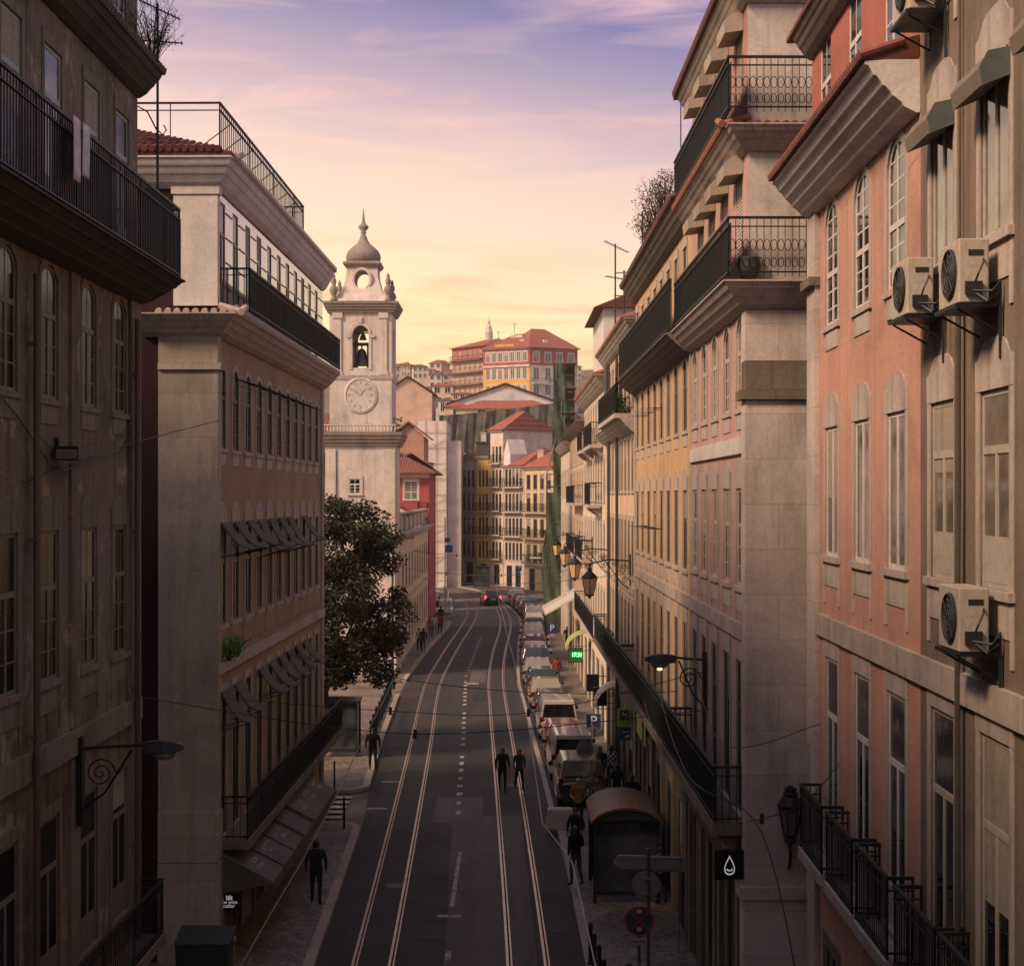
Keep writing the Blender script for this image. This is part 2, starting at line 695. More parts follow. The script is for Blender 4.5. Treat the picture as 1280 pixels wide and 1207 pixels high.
class Building:
    def __init__(self, name, label, P0, P1, o, H, depth=9, base=0.0, cat='building', group=None):
        self.P0, self.P1, self.o, self.H, self.depth = Vector(P0), Vector(P1), o, H, depth
        d = self.P1 - self.P0
        self.L = d.length
        self.rz = math.atan2(d.y, d.x)
        self.root = thing(name, label, cat, (P0[0], P0[1], base), self.rz, group)
        self.ops = []
        self.glass = GL

    def mb(self):
        return MB(self.o)

    def world(self, s, t, z):
        return self.root.matrix_basis @ Vector((s, t * self.o, z))

    def wall(self, m, zs=None, side_m=None, ends=(0, 0), name='wall'):
        g = self.mb()
        z0, z1 = zs or (0, self.H)
        ops = [p for p in self.ops if z0 - .001 <= p[2] and p[3] <= z1 + .001]
        facade(g, self.L, z0, z1, ops)
        L, D, q = self.L, self.depth, -.12
        if side_m:
            g.m = 1
        # body behind the sheet, and the caps that join them
        g.add([(0, q, z0), (L, q, z0), (L, -D, z0), (0, -D, z0), (0, q, z1), (L, q, z1), (L, -D, z1), (0, -D, z1)],
              [(4, 5, 6, 7), (0, 1, 5, 4), (1, 2, 6, 5), (2, 3, 7, 6), (3, 0, 4, 7)])
        for s in (0, L):
            g.quad((s, 0, z0), (s, q, z0), (s, q, z1), (s, 0, z1))
        g.quad((0, 0, z1), (L, 0, z1), (L, q, z1), (0, q, z1))
        return g.build(name, [m] + ([side_m] if side_m else []), self.root, fix=False)

    def row(self, pos, z0, z1, w, style='sash', arch=0, fmat=WHITEF, pmat=None, smat=STONE, sur='plain', cur=.25, name='window'):
        for s in pos:
            self.ops.append((s - w / 2, s + w / 2, z0, z1, arch))
            pm = pmat or (GLC if R.random() < cur else self.glass)
            f, p, sm = window_meshes(self.o, w, z1 - z0, arch, style, fmat, pm, smat, sur)
            wo = link(name, f, self.root, (s, 0, z0))
            link('pane', p, wo)
            if R.random() < .22 and style in ('sash', 'french', 'plain') and not arch and self.L < 40:
                hb = (z1 - z0) * R.choice((.25, .4, .55))
                key = ('blind', self.o, round(w, 3), round(hb, 2), round(z1 - z0, 2))
                if key not in WCACHE:
                    q = MB(self.o)
                    q.box(-w / 2 + .06, w / 2 - .06, -.0265, -.024, z1 - z0 - hb, z1 - z0 - .05)
                    WCACHE[key] = q.data('blind', BLIND)
                link('blind', WCACHE[key], wo)
            if sm:
                link('surround', sm, wo)

    def band(self, z0, z1, pr, m, s0=None, s1=None, name='string_course'):
        g = self.mb()
        s0 = 0 if s0 is None else s0
        s1 = self.L if s1 is None else s1
        g.box(s0, s1, .003, pr, z0, z1)
        return g.build(name, m, self.root)

    def cornice(self, z0, z1, pr, m, s0=-.0, s1=None, end=True, steps=4, name='cornice', back=3.0):
        """stepped and curved crown moulding; returns round the near end"""
        s1 = self.L if s1 is None else s1
        g = self.mb()
        prof = [(.004, z0)]
        for k in range(steps):
            a, b = k / steps, (k + 1) / steps
            prof += [(pr * (a ** .8) + .05, z0 + (z1 - z0) * a), (pr * (b ** .8) * .93 + .03, z0 + (z1 - z0) * (b - .08)), (pr * (b ** .8) + .03, z0 + (z1 - z0) * (b - .06))]
        prof += [(pr + .03, z1), (.004, z1 + .05)]
        n = len(prof)
        rings = []
        if end:
            rings.append([(s0 - t, -back, z) for t, z in prof])
            rings.append([(s0 - t, t, z) for t, z in prof])
        else:
            rings.append([(s0, t, z) for t, z in prof])
        rings.append([(s1, t, z) for t, z in prof])
        g.loft(rings)
        return g.build(name, m, self.root)

    def pilaster(self, s0, s1, z0, z1, pr, m, name='corner_pilaster', end=0):
        g = self.mb()
        g.box(s0, s1, -.0 - (1.36 if end else -.003), pr, z0, z1)
        return g.build(name, m, self.root)

    def eave(self, z, pr, m=CLAY, s0=0, s1=None, r=.075, end=0, name='eave_tiles'):
        """row of half-round tile ends along the edge"""
        s1 = self.L if s1 is None else s1
        g = self.mb()
        n = int((s1 - s0) / (r * 2.4))
        for k in range(n + 1):
            s = s0 + (s1 - s0) * k / n
            g.tube([(s, pr - .55, z + .17), (s, pr, z)], r, 8)
        if end:
            ne = int(end / (r * 2.4))
            for k in range(ne):
                t = pr - end * k / ne
                g.tube([(s0 + .45, t, z + .17), (s0 - .1, t, z)], r, 8)
        return g.build(name, m, self.root, smooth=False)

    def roof(self, z, h, m=ROOFT, ov=.5, hip=3.0, name='roof', s0=0, s1=None):
        s1 = self.L if s1 is None else s1
        g = self.mb()
        D = self.depth
        a, b, c, d = (s0 - ov, ov, z), (s1 + ov, ov, z), (s1 + ov, -D - ov, z), (s0 - ov, -D - ov, z)
        r0, r1 = (s0 + hip, -D / 2, z + h), (s1 - hip, -D / 2, z + h)
        g.add([a, b, c, d, r0, r1, (a[0], a[1], z - .08), (b[0], b[1], z - .08), (c[0], c[1], z - .08), (d[0], d[1], z - .08)],
              [(0, 1, 5, 4), (1, 2, 5), (2, 3, 4, 5), (3, 0, 4), (0, 6, 7, 1), (1, 7, 8, 2), (2, 8, 9, 3), (3, 9, 6, 0), (6, 9, 8, 7)])
        return g.build(name, m, self.root)

    def balcony(self, s0, s1, z, pr, m=STONE, h=1.0, rm=IRON, th=.16, t0=.06, brackets=0, sp=.13, ends=True, back=.02):
        g = self.mb()
        g.box(s0, s1, t0, pr, z - th, z)
        for k in range(brackets):
            s = s0 + .25 + (s1 - s0 - .5) * k / max(1, brackets - 1)
            g.prism([(t0, z - th), (pr * .85, z - th), (pr * .7, z - th - .12), (t0, z - th - .38)], 0, s - .08, s + .08)
        b = g.build('balcony', m, self.root)
        r = self.mb()
        path = [(s0 + .04, back), (s0 + .04, pr - .05), (s1 - .04, pr - .05), (s1 - .04, back)] if ends else [(s0, pr - .05), (s1, pr - .05)]
        rail(r, path, z, h, sp)
        r.build('railing', rm, b)
        return b

    def part(self, name, g, m, parent=None, **kw):
        return g.build(name, m, parent or self.root, **kw)

    def finish(self):
        pass


def spread(a, b, n):
    return [a + (b - a) * (k + .5) / n for k in range(n)]

# ------------------------------------------------------------------ camera, sky, sun
cam = bpy.data.objects.new('camera', bpy.data.cameras.new('camera'))
COL.objects.link(cam)
cam.location = (0, 0, CAMZ)
cam.rotation_euler = (PI / 2, 0, 0)
cam.data.sensor_width = 36
cam.data.lens = F / 1280 * 36
cam.data.shift_y = 16.5 / 1280
cam.data.clip_end = 9000
cam.data.clip_start = .5
S.camera = cam
S.view_settings.view_transform = 'Standard'
S.view_settings.look = 'None'
S.view_settings.exposure = .5
S.view_settings.gamma = 1
S.cycles.max_bounces = 6
S.cycles.diffuse_bounces = 3
S.cycles.glossy_bounces = 3
S.cycles.transparent_max_bounces = 8
S.cycles.volume_bounces = 0
S.cycles.use_denoising = True

SUN_AZ = math.radians(-124)      # from +Y towards +X
SUN_EL = math.radians(41)

W = bpy.data.worlds.new('World')
S.world = W
W.use_nodes = True
nt = W.node_tree
bg = nt.nodes['Background']
sky = N(nt, 'ShaderNodeTexSky', sky_type='NISHITA')
sky.sun_disc = False
sky.sun_elevation = SUN_EL
sky.sun_rotation = SUN_AZ
sky.dust_density = 3
tc = N(nt, 'ShaderNodeTexCoord')
nrm = N(nt, 'ShaderNodeVectorMath', operation='NORMALIZE')
nt.links.new(tc.outputs['Generated'], nrm.inputs[0])
sep = N(nt, 'ShaderNodeSeparateXYZ')
nt.links.new(nrm.outputs[0], sep.inputs[0])
# tilt of the dusk bands: yellower to the left, bluer to the right
tl = N(nt, 'ShaderNodeMath', operation='MULTIPLY_ADD')
nt.links.new(sep.outputs[0], tl.inputs[0])
tl.inputs[1].default_value = .16
nt.links.new(sep.outputs[2], tl.inputs[2])
el = N(nt, 'ShaderNodeMapRange')
nt.links.new(tl.outputs[0], el.inputs[0])
el.inputs[1].default_value = 0
el.inputs[2].default_value = 1
grad = ramp(nt, el.outputs[0], [(0, (1.0, .80, .38)), (.06, (1.0, .84, .42)), (.1, (1.0, .84, .46)), (.135, (.96, .77, .5)), (.18, (.88, .64, .52)),
                                (.225, (.62, .44, .47)), (.262, (.36, .285, .42)), (.30, (.15, .155, .35)), (.42, (.20, .20, .38)), (.7, (.28, .265, .39)), (1, (.28, .27, .39))])
cm = N(nt, 'ShaderNodeMapping')
cm.inputs['Scale'].default_value = (7, 7, 44)
cm.inputs['Rotation'].default_value = (0, math.radians(-5), 0)
cm.inputs['Location'].default_value = (1.3, .4, 2.2)
nt.links.new(nrm.outputs[0], cm.inputs[0])
cn = noise(nt, cm.outputs[0], 1.0, 8, .58, .5)
cm2 = N(nt, 'ShaderNodeMapping')
cm2.inputs['Scale'].default_value = (2.2, 2.2, 9)
cm2.inputs['Location'].default_value = (5.1, 2.4, .2)
nt.links.new(nrm.outputs[0], cm2.inputs[0])
cn2 = noise(nt, cm2.outputs[0], 1.0, 3, .5)
pw = N(nt, 'ShaderNodeMath', operation='MULTIPLY')
nt.links.new(ramp(nt, cn, [(.47, (0, 0, 0)), (.64, (1, 1, 1))]), pw.inputs[0])
nt.links.new(ramp(nt, cn2, [(.4, (.05, .05, .05)), (.58, (.9, .9, .9))]), pw.inputs[1])
cloudc = ramp(nt, el.outputs[0], [(.03, (.9, .55, .26)), (.12, (.86, .56, .30)), (.17, (1.0, .68, .48)), (.24, (.92, .55, .47)), (.32, (.62, .40, .48)), (.6, (.25, .2, .3))])
g2 = mixc(nt, pw.outputs[0], grad, cloudc)
# afterglow round the sunken sun
dt = N(nt, 'ShaderNodeVectorMath', operation='DOT_PRODUCT')
nt.links.new(nrm.outputs[0], dt.inputs[0])
GA = math.radians(-42)
dt.inputs[1].default_value = (math.sin(GA) * math.cos(.08), math.cos(GA) * math.cos(.08), math.sin(.08))
glow = ramp(nt, dt.outputs['Value'], [(.86, (0, 0, 0)), (1.0, (.7, .45, .24))])
mr = N(nt, 'ShaderNodeMapRange')
nt.links.new(sep.outputs[1], mr.inputs[0])
mr.inputs[1].default_value, mr.inputs[2].default_value = .25, -.9
g2 = mixc(nt, mr.outputs[0], g2, ramp(nt, sep.outputs[2], [(0, (.52, .40, .40)), (.35, (.55, .46, .50)), (1, (.29, .27, .37))]))
g3 = mixc(nt, 1.0, g2, glow, 'ADD')
sc10 = N(nt, 'ShaderNodeVectorMath', operation='SCALE')
sc10.inputs[3].default_value = 9
nt.links.new(g3, sc10.inputs[0])
fin = mixc(nt, .94, sky.outputs[0], sc10.outputs[0])
nt.links.new(fin, bg.inputs[0])
bg.inputs[1].default_value = .1

sun = bpy.data.objects.new('sun', bpy.data.lights.new('sun', 'SUN'))
COL.objects.link(sun)
sun.data.energy = 3.6
sun.data.angle = math.radians(14)
sun.data.color = (1, .68, .45)
sd = Vector((math.sin(SUN_AZ) * math.cos(SUN_EL), math.cos(SUN_AZ) * math.cos(SUN_EL), math.sin(SUN_EL)))
sun.rotation_euler = sd.to_track_quat('Z', 'Y').to_euler()
sun.location = (-20, 40, 60)

# ------------------------------------------------------------------ ground, road, pavements
ASPH = asphalt('asphalt', (.03, .028, .025))
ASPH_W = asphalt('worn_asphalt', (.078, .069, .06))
ASPH_F = asphalt('pale_far_asphalt', (.115, .1, .085), .85, 1.15)
COB = cobble('limestone_setts', (.2, .172, .142))
KERB = plaster('kerb_stone', (.36, .31, .26), (.08, .07, .06), .4, .1)
GROUND = flat('town_ground', (.16, .13, .10), .9, scale=.3, var=.3)

HILL = [(-.05, -80), (-.05, 214), (4, 232), (11, 255), (22, 290), (31, 335), (36, 380), (46, 480), (55, 580), (58, 700), (50, 900), (20, 1300), (0, 3000)]


def hillz(x, y):
    return interp(HILL, y) + (0 if y < 240 else 2.5 * math.sin(x * .03 + y * .011))


g = MB()
xs = [-2600, -900, -400, -200, -120, -80, -50, -30, -15, 0, 15, 30, 50, 80, 120, 200, 400, 900, 2600]
ys = [-80, 0, 100, 214, 222, 232, 243, 255, 272, 290, 312, 335, 360, 380, 430, 480, 530, 580, 640, 700, 800, 900, 1100, 1300, 2000, 3000]
g.add([(x, y, hillz(x, y)) for y in ys for x in xs],
      [(j * len(xs) + i, j * len(xs) + i + 1, (j + 1) * len(xs) + i + 1, (j + 1) * len(xs) + i) for j in range(len(ys) - 1) for i in range(len(xs) - 1)])
struct('ground', g, GROUND, smooth=True)

LK = smooth_line([(-4.0, -40), (-4.3, 20), (-4.69, 38), (-5.1, 54.5), (-5.43, 60.7), (-5.85, 72), (-6.05, 80), (-6.3, 90), (-6.37, 98), (-5.95, 118), (-5.35, 137),
                  (-5.5, 146), (-5.9, 160), (-7.0, 178), (-9.4, 190), (-14, 197.5), (-30, 206)])
RK = smooth_line([(1.9, -40), (1.9, 20), (1.75, 38), (1.47, 55.4), (.99, 74.3), (.56, 90), (.39, 98.7), (.5, 120), (.8, 142), (.15, 156), (-1.4, 172),
                  (-4.4, 190), (-9, 201), (-14, 206.5), (-30, 215)])


def resample(P, n=160):
    L = [0]
    for a, b in zip(P, P[1:]):
        L.append(L[-1] + (b - a).length)
    out = []
    j = 0
    for k in range(n + 1):
        t = L[-1] * k / n
        while j < len(L) - 2 and L[j + 1] < t:
            j += 1
        u = (t - L[j]) / max(1e-6, L[j + 1] - L[j])
        out.append(P[j].lerp(P[j + 1], min(1, max(0, u))))
    return out


def strip(g, A, B, z):
    n = len(A)
    g.add([(a.x, a.y, z) for a in A] + [(b.x, b.y, z) for b in B], [(i, n + i, n + i + 1, i + 1) for i in range(n - 1)])


def cut(line, y0, y1):
    """points of a line between two distances along the street (monotone in y)"""
    tab = [(p.x, p.y) for p in line]
    n = max(2, int((y1 - y0) / 2))
    return [Vector((interp(tab, y0 + (y1 - y0) * k / n), y0 + (y1 - y0) * k / n)) for k in range(n + 1)]


g = MB()
A, B = resample(LK), resample(RK)
strip(g, A, B, 0.0)
struct('road', g, ASPH, fix=False)
g = MB()          # the parking lane and its gutter are paved beside the carriageway
PL = cut(RK, 57, 168)
strip(g, PL, [Vector((p.x + 2.15, p.y)) for p in PL], .004)
struct('parking_lane', g, ASPH, fix=False)
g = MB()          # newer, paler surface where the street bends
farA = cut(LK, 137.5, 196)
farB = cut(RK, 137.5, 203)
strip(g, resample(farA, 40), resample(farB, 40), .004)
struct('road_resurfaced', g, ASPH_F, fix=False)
g = MB()
wA = [Vector((interp([(p.x, p.y) for p in LK], y) + 3.05, y)) for y in range(10, 57, 2)]
wB = [Vector((interp([(p.x, p.y) for p in RK], y) - 1.15, y)) for y in range(10, 57, 2)]
strip(g, wA, wB, .004)
struct('worn_road_surface', g, ASPH_W, fix=False)
g = MB()
for x0, x1, y0, y1 in ((-2.75, -1.05, 54.8, 59.6),):
    g.quad((x0, y0, .008), (x1, y0, .008), (x1, y1, .008), (x0, y1, .008))
g.quad((-2.6, 96, .008), (-1.6, 96, .008), (-1.6, 104, .008), (-2.6, 104, .008))
struct('road_patch', g, ASPH_W, fix=False)
g = MB()
for x0, y0, w_, l_ in ((-4.6, 30, .9, 7), (-2.5, 40.5, .8, 3.2), (-.9, 33, .7, 2.4), (.95, 41, .55, 6), (-5.0, 47, .8, 5), (-2.3, 66, 1.0, 3), (-.6, 74, .9, 5), (-5.6, 76, .7, 6), (-3.2, 110, 1.1, 7), (-2.2, 88, .8, 4)):
    k = R.uniform(-.05, .05)
    g.quad((x0, y0, .0095), (x0 + w_, y0 + k, .0095), (x0 + w_ + k, y0 + l_, .0095), (x0 + k, y0 + l_ - k, .0095))
struct('road_trench_patch', g, asphalt('dark_patch_asphalt', (.021, .02, .019), .8, 1.2, .7), fix=False)


def pavement(name, kerb, outer, z=.13):
    g = MB()
    inn = [Vector((k.x + (.26 if o_.x > k.x else -.26), k.y)) for k, o_ in zip(kerb, outer)]
    n = len(kerb)
    strip(g, inn, outer, z)
    for ring in (outer,):
        g.add([(p.x, p.y, z) for p in ring] + [(p.x, p.y, -.02) for p in ring], [(i, n + i, n + i + 1, i + 1) for i in range(n - 1)])
    for i in (0, -1):
        a, b = inn[i], outer[i]
        g.quad((a.x, a.y, -.02), (b.x, b.y, -.02), (b.x, b.y, z), (a.x, a.y, z))
    struct(name, g, COB, fix=False)
    k = MB()
    vs = [[(a.x, a.y, -.02), (a.x, a.y, z + .005), (b.x, b.y, z + .005), (b.x, b.y, -.02)] for a, b in zip(kerb, inn)]
    # kerb stones with open joints
    for i in range(n - 1):
        p, q = vs[i], vs[i + 1]
        e = .012 / max(.2, abs(q[0][1] - p[0][1]))
        def L(a, b, t):
            return tuple(a[j] + (b[j] - a[j]) * t for j in range(3))
        k.loft([[L(p[j], q[j], e) for j in range(4)], [L(p[j], q[j], 1 - e) for j in range(4)]])
    struct('kerb', k, KERB)


def off(line, x):
    return [Vector((x, p.y)) for p in line]


kl = cut(LK, -30, 53.6)
# rounded corner into the side lane
cr = [Vector((-5.1 - 1.3 * (1 - math.cos(t)), 53.6 + 1.1 * math.sin(t))) for t in (.35, .7, 1.05, 1.4)]
kl2 = kl + cr
pavement('pavement', kl2, [Vector((-10.5, p.y)) for p in kl2])
kl = [Vector((-5.46 - 1.6 * (1 - math.sin(t)), 61.4 - 1.2 * math.cos(t))) for t in (.1, .5, .9, 1.3)] + cut(LK, 61.5, 89.5)
pavement('pavement', kl, [Vector((-30, p.y)) for p in kl])
kl = cut(LK, 96.5, 142.5)
pavement('pavement', kl, [Vector((-14, p.y)) for p in kl])
kl = cut(LK, 152, 188)
pavement('pavement', kl, [Vector((-22, p.y)) for p in kl])
kr = cut(RK, -30, 56.8)
pavement('pavement', kr, [Vector((7.5, p.y)) for p in kr])
kr = [Vector((p.x + 2.15, p.y)) for p in PL]
pavement('pavement', kr, [Vector((7.5, p.y)) for p in kr])
kr = resample(cut(RK, 168.5, 205), 24)
pavement('pavement', kr, [Vector((p.x + 2 + 9 * max(0, (190 - p.y) / 22), p.y + 10)) for p in kr])
g = MB()
gl = [Vector((p.x + .05, p.y)) for p in PL]
n = len(gl)
strip(g, [Vector((p.x - .10, p.y)) for p in PL], [Vector((p.x + .10, p.y)) for p in PL], .014)
struct('gutter_strip', g, KERB, fix=False)

PAINT = flat('worn_road_paint', (.36, .335, .3), .75, var=.45, scale=5)
g = MB()
CL = [(-1.4, 20), (-1.57, 40.8), (-1.64, 47), (-1.9, 56), (-2.22, 72), (-2.86, 98.7), (-2.5, 124), (-2.2, 138)]
y = 56.4
while y < 128:
    x = interp(CL, y)
    if R.random() > .06:
        w = R.uniform(.075, .11)
        L = R.uniform(.5, .85)
        g.quad((x - w, y, .012), (x + w, y, .012), (x + w, y + L, .012), (x - w, y + L, .012))
    y += 1.72
for y0, y1, w in ((43.6, 50.4, .06), (34, 35.8, .07), (38.6, 39.4, .07), (30, 31, .07)):
    x = interp(CL, (y0 + y1) / 2)
    g.quad((x - w, y0, .012), (x + w, y0, .012), (x + w, y1, .012), (x - w, y1, .012))
for x0, x1, y0, y1 in ((-2.0, -1.35, 42.55, 42.8), (-5.2, -4.5, 57.2, 57.5), (-2.7, -2.0, 95.2, 95.9), (-5.1, -4.3, 62.6, 62.9)):
    g.quad((x0, y0, .012), (x1, y0, .012), (x1, y1, .012), (x0, y1, .012))
for k in range(5):       # crossing over the side lane
    y0 = 55.6 + k * .92
    g.quad((-7.4, y0, .012), (-5.95, y0, .012), (-5.95, y0 + .45, .012), (-7.4, y0 + .45, .012))
struct('road_markings', g, PAINT, fix=False)

RAILM = flat('polished_rail_steel', (.62, .46, .29), .36, .9, var=.2, scale=3)
GROOVE = flat('rail_groove', (.012, .011, .01), .9)
rails = [
    ('outer rail of the left tram track beside the left kerb', [(-3.5, 10), (-3.6, 24), (-3.78, 38.2), (-4.53, 70.2), (-5.0, 87), (-5.15, 98.7), (-4.85, 118), (-4.37, 137), (-4.2, 150), (-4.6, 163), (-5.7, 178), (-8, 189)]),
    ('inner rail of the left tram track nearest the dashed centre line', [(-2.62, 10), (-2.72, 24), (-2.9, 38.2), (-3.63, 70.2), (-4.12, 87), (-4.27, 98.7), (-3.97, 118), (-3.49, 137), (-3.3, 150), (-3.7, 163), (-4.8, 178), (-7.3, 190)]),
    ('inner rail of the right tram track nearest the dashed centre line', [(.25, 10), (.1, 24), (-.07, 38.2), (-.5, 57.4), (-1.1, 82), (-1.43, 98.7), (-1.35, 116), (-1.02, 135), (-1.2, 150), (-2.2, 168), (-4.2, 184), (-8, 196)]),
    ('outer rail of the right tram track beside the parked cars', [(1.15, 10), (1.0, 24), (.83, 38.2), (.38, 59), (-.22, 82), (-.56, 98.7), (-.47, 116), (-.12, 135), (-.3, 150), (-1.3, 168), (-3.4, 185), (-7.4, 197.4)]),
]
for lab, pts in rails:
    P = smooth_line(pts, 1.2)
    r = thing('tram_rail', 'pale steel ' + lab, 'tram rail', (P[0].x, P[0].y, 0), 0, 'tram rails in the road')
    b0 = Vector((P[0].x, P[0].y))
    for nm, x0, x1, z, m in (('rail_head', -.065, .0, .018, RAILM), ('groove', .0, .045, .013, GROOVE), ('guard', .045, .082, .017, RAILM)):
        g = MB()
        strip(g, [Vector((p.x + x0, p.y)) - b0 for p in P], [Vector((p.x + x1, p.y)) - b0 for p in P], z)
        g.build(nm, m, r, fix=False)

# ------------------------------------------------------------------ left side: grimy house (A) and pale corner house (B)
GRIME = plaster('grimy_render', (.21, .165, .125), (.022, .019, .017), .95, .95, peel=(.36, .3, .235))
STONEA = plaster('weathered_trim', (.24, .205, .165), (.05, .042, .035), .75, .7)
A = Building('grimy_house', 'dark grimy house with peeling render and a long iron balcony high above the street', (-7.58, 8), (-7.35, 31.4), -1, 22.6, 22)  # unseen depth stretched far back to shade the next corner pier
A.glass = GLD
AFR = flat('grey_old_window_paint', (.17, .165, .15), .6)
apos = [4.9, 7.0, 9.1, 11.2, 13.4, 15.5, 17.6, 19.9, 22.0]
A.row(apos, 3.35, 6.05, 1.05, 'french', 0, AFR, None, STONEA, 'plain', .0)
A.row(apos, 8.25, 10.65, .98, 'sash', 0, AFR, None, STONEA, 'key', .05)
A.row(apos, 12.75, 14.9, .9, 'sash', .7, AFR, None, STONEA, 'arch', .05)
A.row([s + .2 for s in apos], 15.75, 18.4, .95, 'french', 0, flat('pale_green_paint', (.3, .34, .3), .5), None, STONEA, 'plain', .5)
A.row(apos, 19.9, 22.0, .9, 'sash', 0, CREAMF, None, STONEA, 'plain', .2)
A.row(apos[::2], .3, 2.4, 1.2, 'plain', 0, DARKF, None, STONEA, 'plain', 0, 'window')
A.wall(GRIME, side_m=GRIME)
A.band(6.85, 7.28, .1, STONEA)
A.band(2.2, 2.55, .08, STONEA)
A.pilaster(A.L - .75, A.L + .02, 0, 15.0, .07, STONEA)
for s in (14.4, 18.7):
    A.pilaster(s, s + .5, 0, 6.8, .05, STONEA, 'pilaster_strip')
    A.pilaster(s, s + .5, 7.32, 15.0, .05, GRIME, 'pilaster_strip')
DARKSTONE = plaster('near_black_stone', (.075, .065, .056), (.02, .018, .016), .6, .6)  # cornice stone in one near-black tone
A.cornice(14.95, 15.42, .92, DARKSTONE, end=False, back=0)
A.cornice(19.0, 19.5, .5, DARKSTONE, end=False, back=0)
g = A.mb()
rail(g, [(.3, .8), (A.L + .1, .8), (A.L + .1, .05)], 15.46, 1.35, .125, .018)
A.part('railing', g, IRON)
g = A.mb()
for k in range(13):      # sheet iron privacy plates behind parts of the long railing
    s = 1.2 + k * 1.75
    if k in (8, 9, 11, 12, 12):
        g.box(s, s + 1.6, .76, .77, 15.5, 16.7)
A.part('railing_plate', g, IRON)
g = A.mb()
rail(g, [(.3, .4), (19.6, .4), (19.6, .05)], 19.58, 1.1, .13, .018)
A.part('railing', g, IRON)
A.balcony(14.5, 23.1, 2.72, .62, STONED, 1.02, IRON, .2, brackets=7)
A.balcony(3.5, 14.2, 2.72, .62, STONED, 1.02, IRON, .2, brackets=7)
A.roof(22.6, 1.8, ROOFT, .4)
A.eave(19.52, .55, plaster('mossy_tile', (.16, .1, .08), (.04, .04, .03), .6, .4))
for s in (16.45, 22.75):
    g = A.mb()
    g.tube([(s, .16, 0), (s, .16, 14.6)], .055, 8)
    for z in (1.5, 4.5, 7.5, 10.5, 13.5):
        g.box(s - .08, s + .08, .05, .2, z, z + .05)
    A.part('drainpipe', g, flat('pipe_paint', (.1, .085, .07), .6))
g = A.mb()
pts = [(s, .06, 11.7 + .9 * ((s - 19) / 4) ** 2 - .12 * math.sin(s * 1.5)) for s in [15 + .4 * k for k in range(21)]]
g.tube(pts, .014, 5)
g.tube([(s, .06, p + .25) for s, _, p in pts][5:], .01, 5)
A.part('facade_cable', g, WIRE)

PIER = blocks('pale_ashlar', (.47, .42, .36), 1.5, 1.05, .006)
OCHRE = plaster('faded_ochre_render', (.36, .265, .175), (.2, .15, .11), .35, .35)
RED_SHADED = plaster('shaded_red_render', (.035, .014, .02), (.03, .012, .014), .4, .4)  # red end wall with the shade of the lane put into its colour
B = Building('corner_house', 'ochre corner house with pale stone pier, tiled attic and shop awnings along the street', (-7.03, 38), (-6.75, 57), -1, 19.15, 10)
B.glass = GLD
bpos = [.75, 2.45, 4.2, 5.9, 7.6, 9.3, 10.95, 12.6, 14.15, 15.7, 17.35]
B.row(bpos, 12.35, 14.35, .84, 'sash', .8, BROWNF, None, STONE, 'arch', .1)
B.row(bpos, 8.1, 10.5, .84, 'sash', 0, BROWNF, None, STONE, 'key', .1)
B.row(bpos, 3.0, 6.45, .84, 'french', 0, DARKF, None, STONE, 'plain', .1)
B.row(bpos, 15.75, 18.3, .72, 'french', 0, DARKF, GLD, None, 'plain', .0)
B.row([s + .0 for s in bpos[1::2]], .12, 2.35, 1.7, 'plain', 0, DARKF, None, None, 'plain', 0)
B.wall(OCHRE, (0, 15.05), RED_SHADED)
AZUL = flat('glazed_pink_wall_tiles', (.56, .38, .30), .1, spec=.9, var=.5, scale=2.2, coat=.6)
B.wall(AZUL, (15.06, 19.15), RED_SHADED, name='attic_wall')
B.pilaster(-.08, .34, 0, 14.35, .06, PIER, end=1)
B.pilaster(-.14, .4, 0, 2.5, .11, PIER, 'pier_base', end=1)
B.pilaster(-.12, .38, 2.52, 3.72, .09, PIER, 'pier_base', end=1)
B.pilaster(-.14, .4, 14.2, 14.36, .14, STONE, 'pier_cap', end=1)
B.pilaster(-.08, .34, 14.37, 15.0, .06, PIER, end=1)
B.pilaster(B.L - .5, B.L + .02, 0, 15.0, .06, PIER)
WHW = plaster('whitewash', (.66, .63, .6), (.35, .33, .31), .25, .2)
g = B.mb()
g.box(-.07, .22, -1.0, .05, 15.72, 18.35)
B.part('attic_pier', g, WHW)
g = B.mb()
g.box(-.1, .25, -1.05, .09, 18.36, 18.55)
B.part('attic_pier_cap', g, WHW)
g = B.mb()
for z in (16.3, 16.9, 17.5, 18.1):
    for a_, b_ in zip([.2] + [x + .45 for x in bpos], [x - .45 for x in bpos] + [B.L - .1]):
        if b_ - a_ > .1:
            g.box(a_, b_, .003, .018, z, z + .03)
B.part('attic_bar', g, DARKF)
B.cornice(14.98, 15.5, .55, STONE, end=True, back=1.7)
B.cornice(18.5, 19.2, .42, WHW, end=True, back=4.5)
B.eave(15.56, .62, flat('lime_washed_tile_edge', (.5, .42, .37), .85), r=.085, end=2.2)
B.eave(19.24, .5, flat('lime_washed_tile_edge', (.5, .42, .37), .85), r=.085, end=4.4)
B.band(6.95, 7.2, .09, STONE)
g = B.mb()
for s in bpos:
    g.box(s - .8, s + .8, .003, .035, 7.45, 7.9)
B.part('apron_panel', g, OCHRE)
B.roof(19.3, 2.0, ROOFT, .45, 4.5)
g = B.mb()
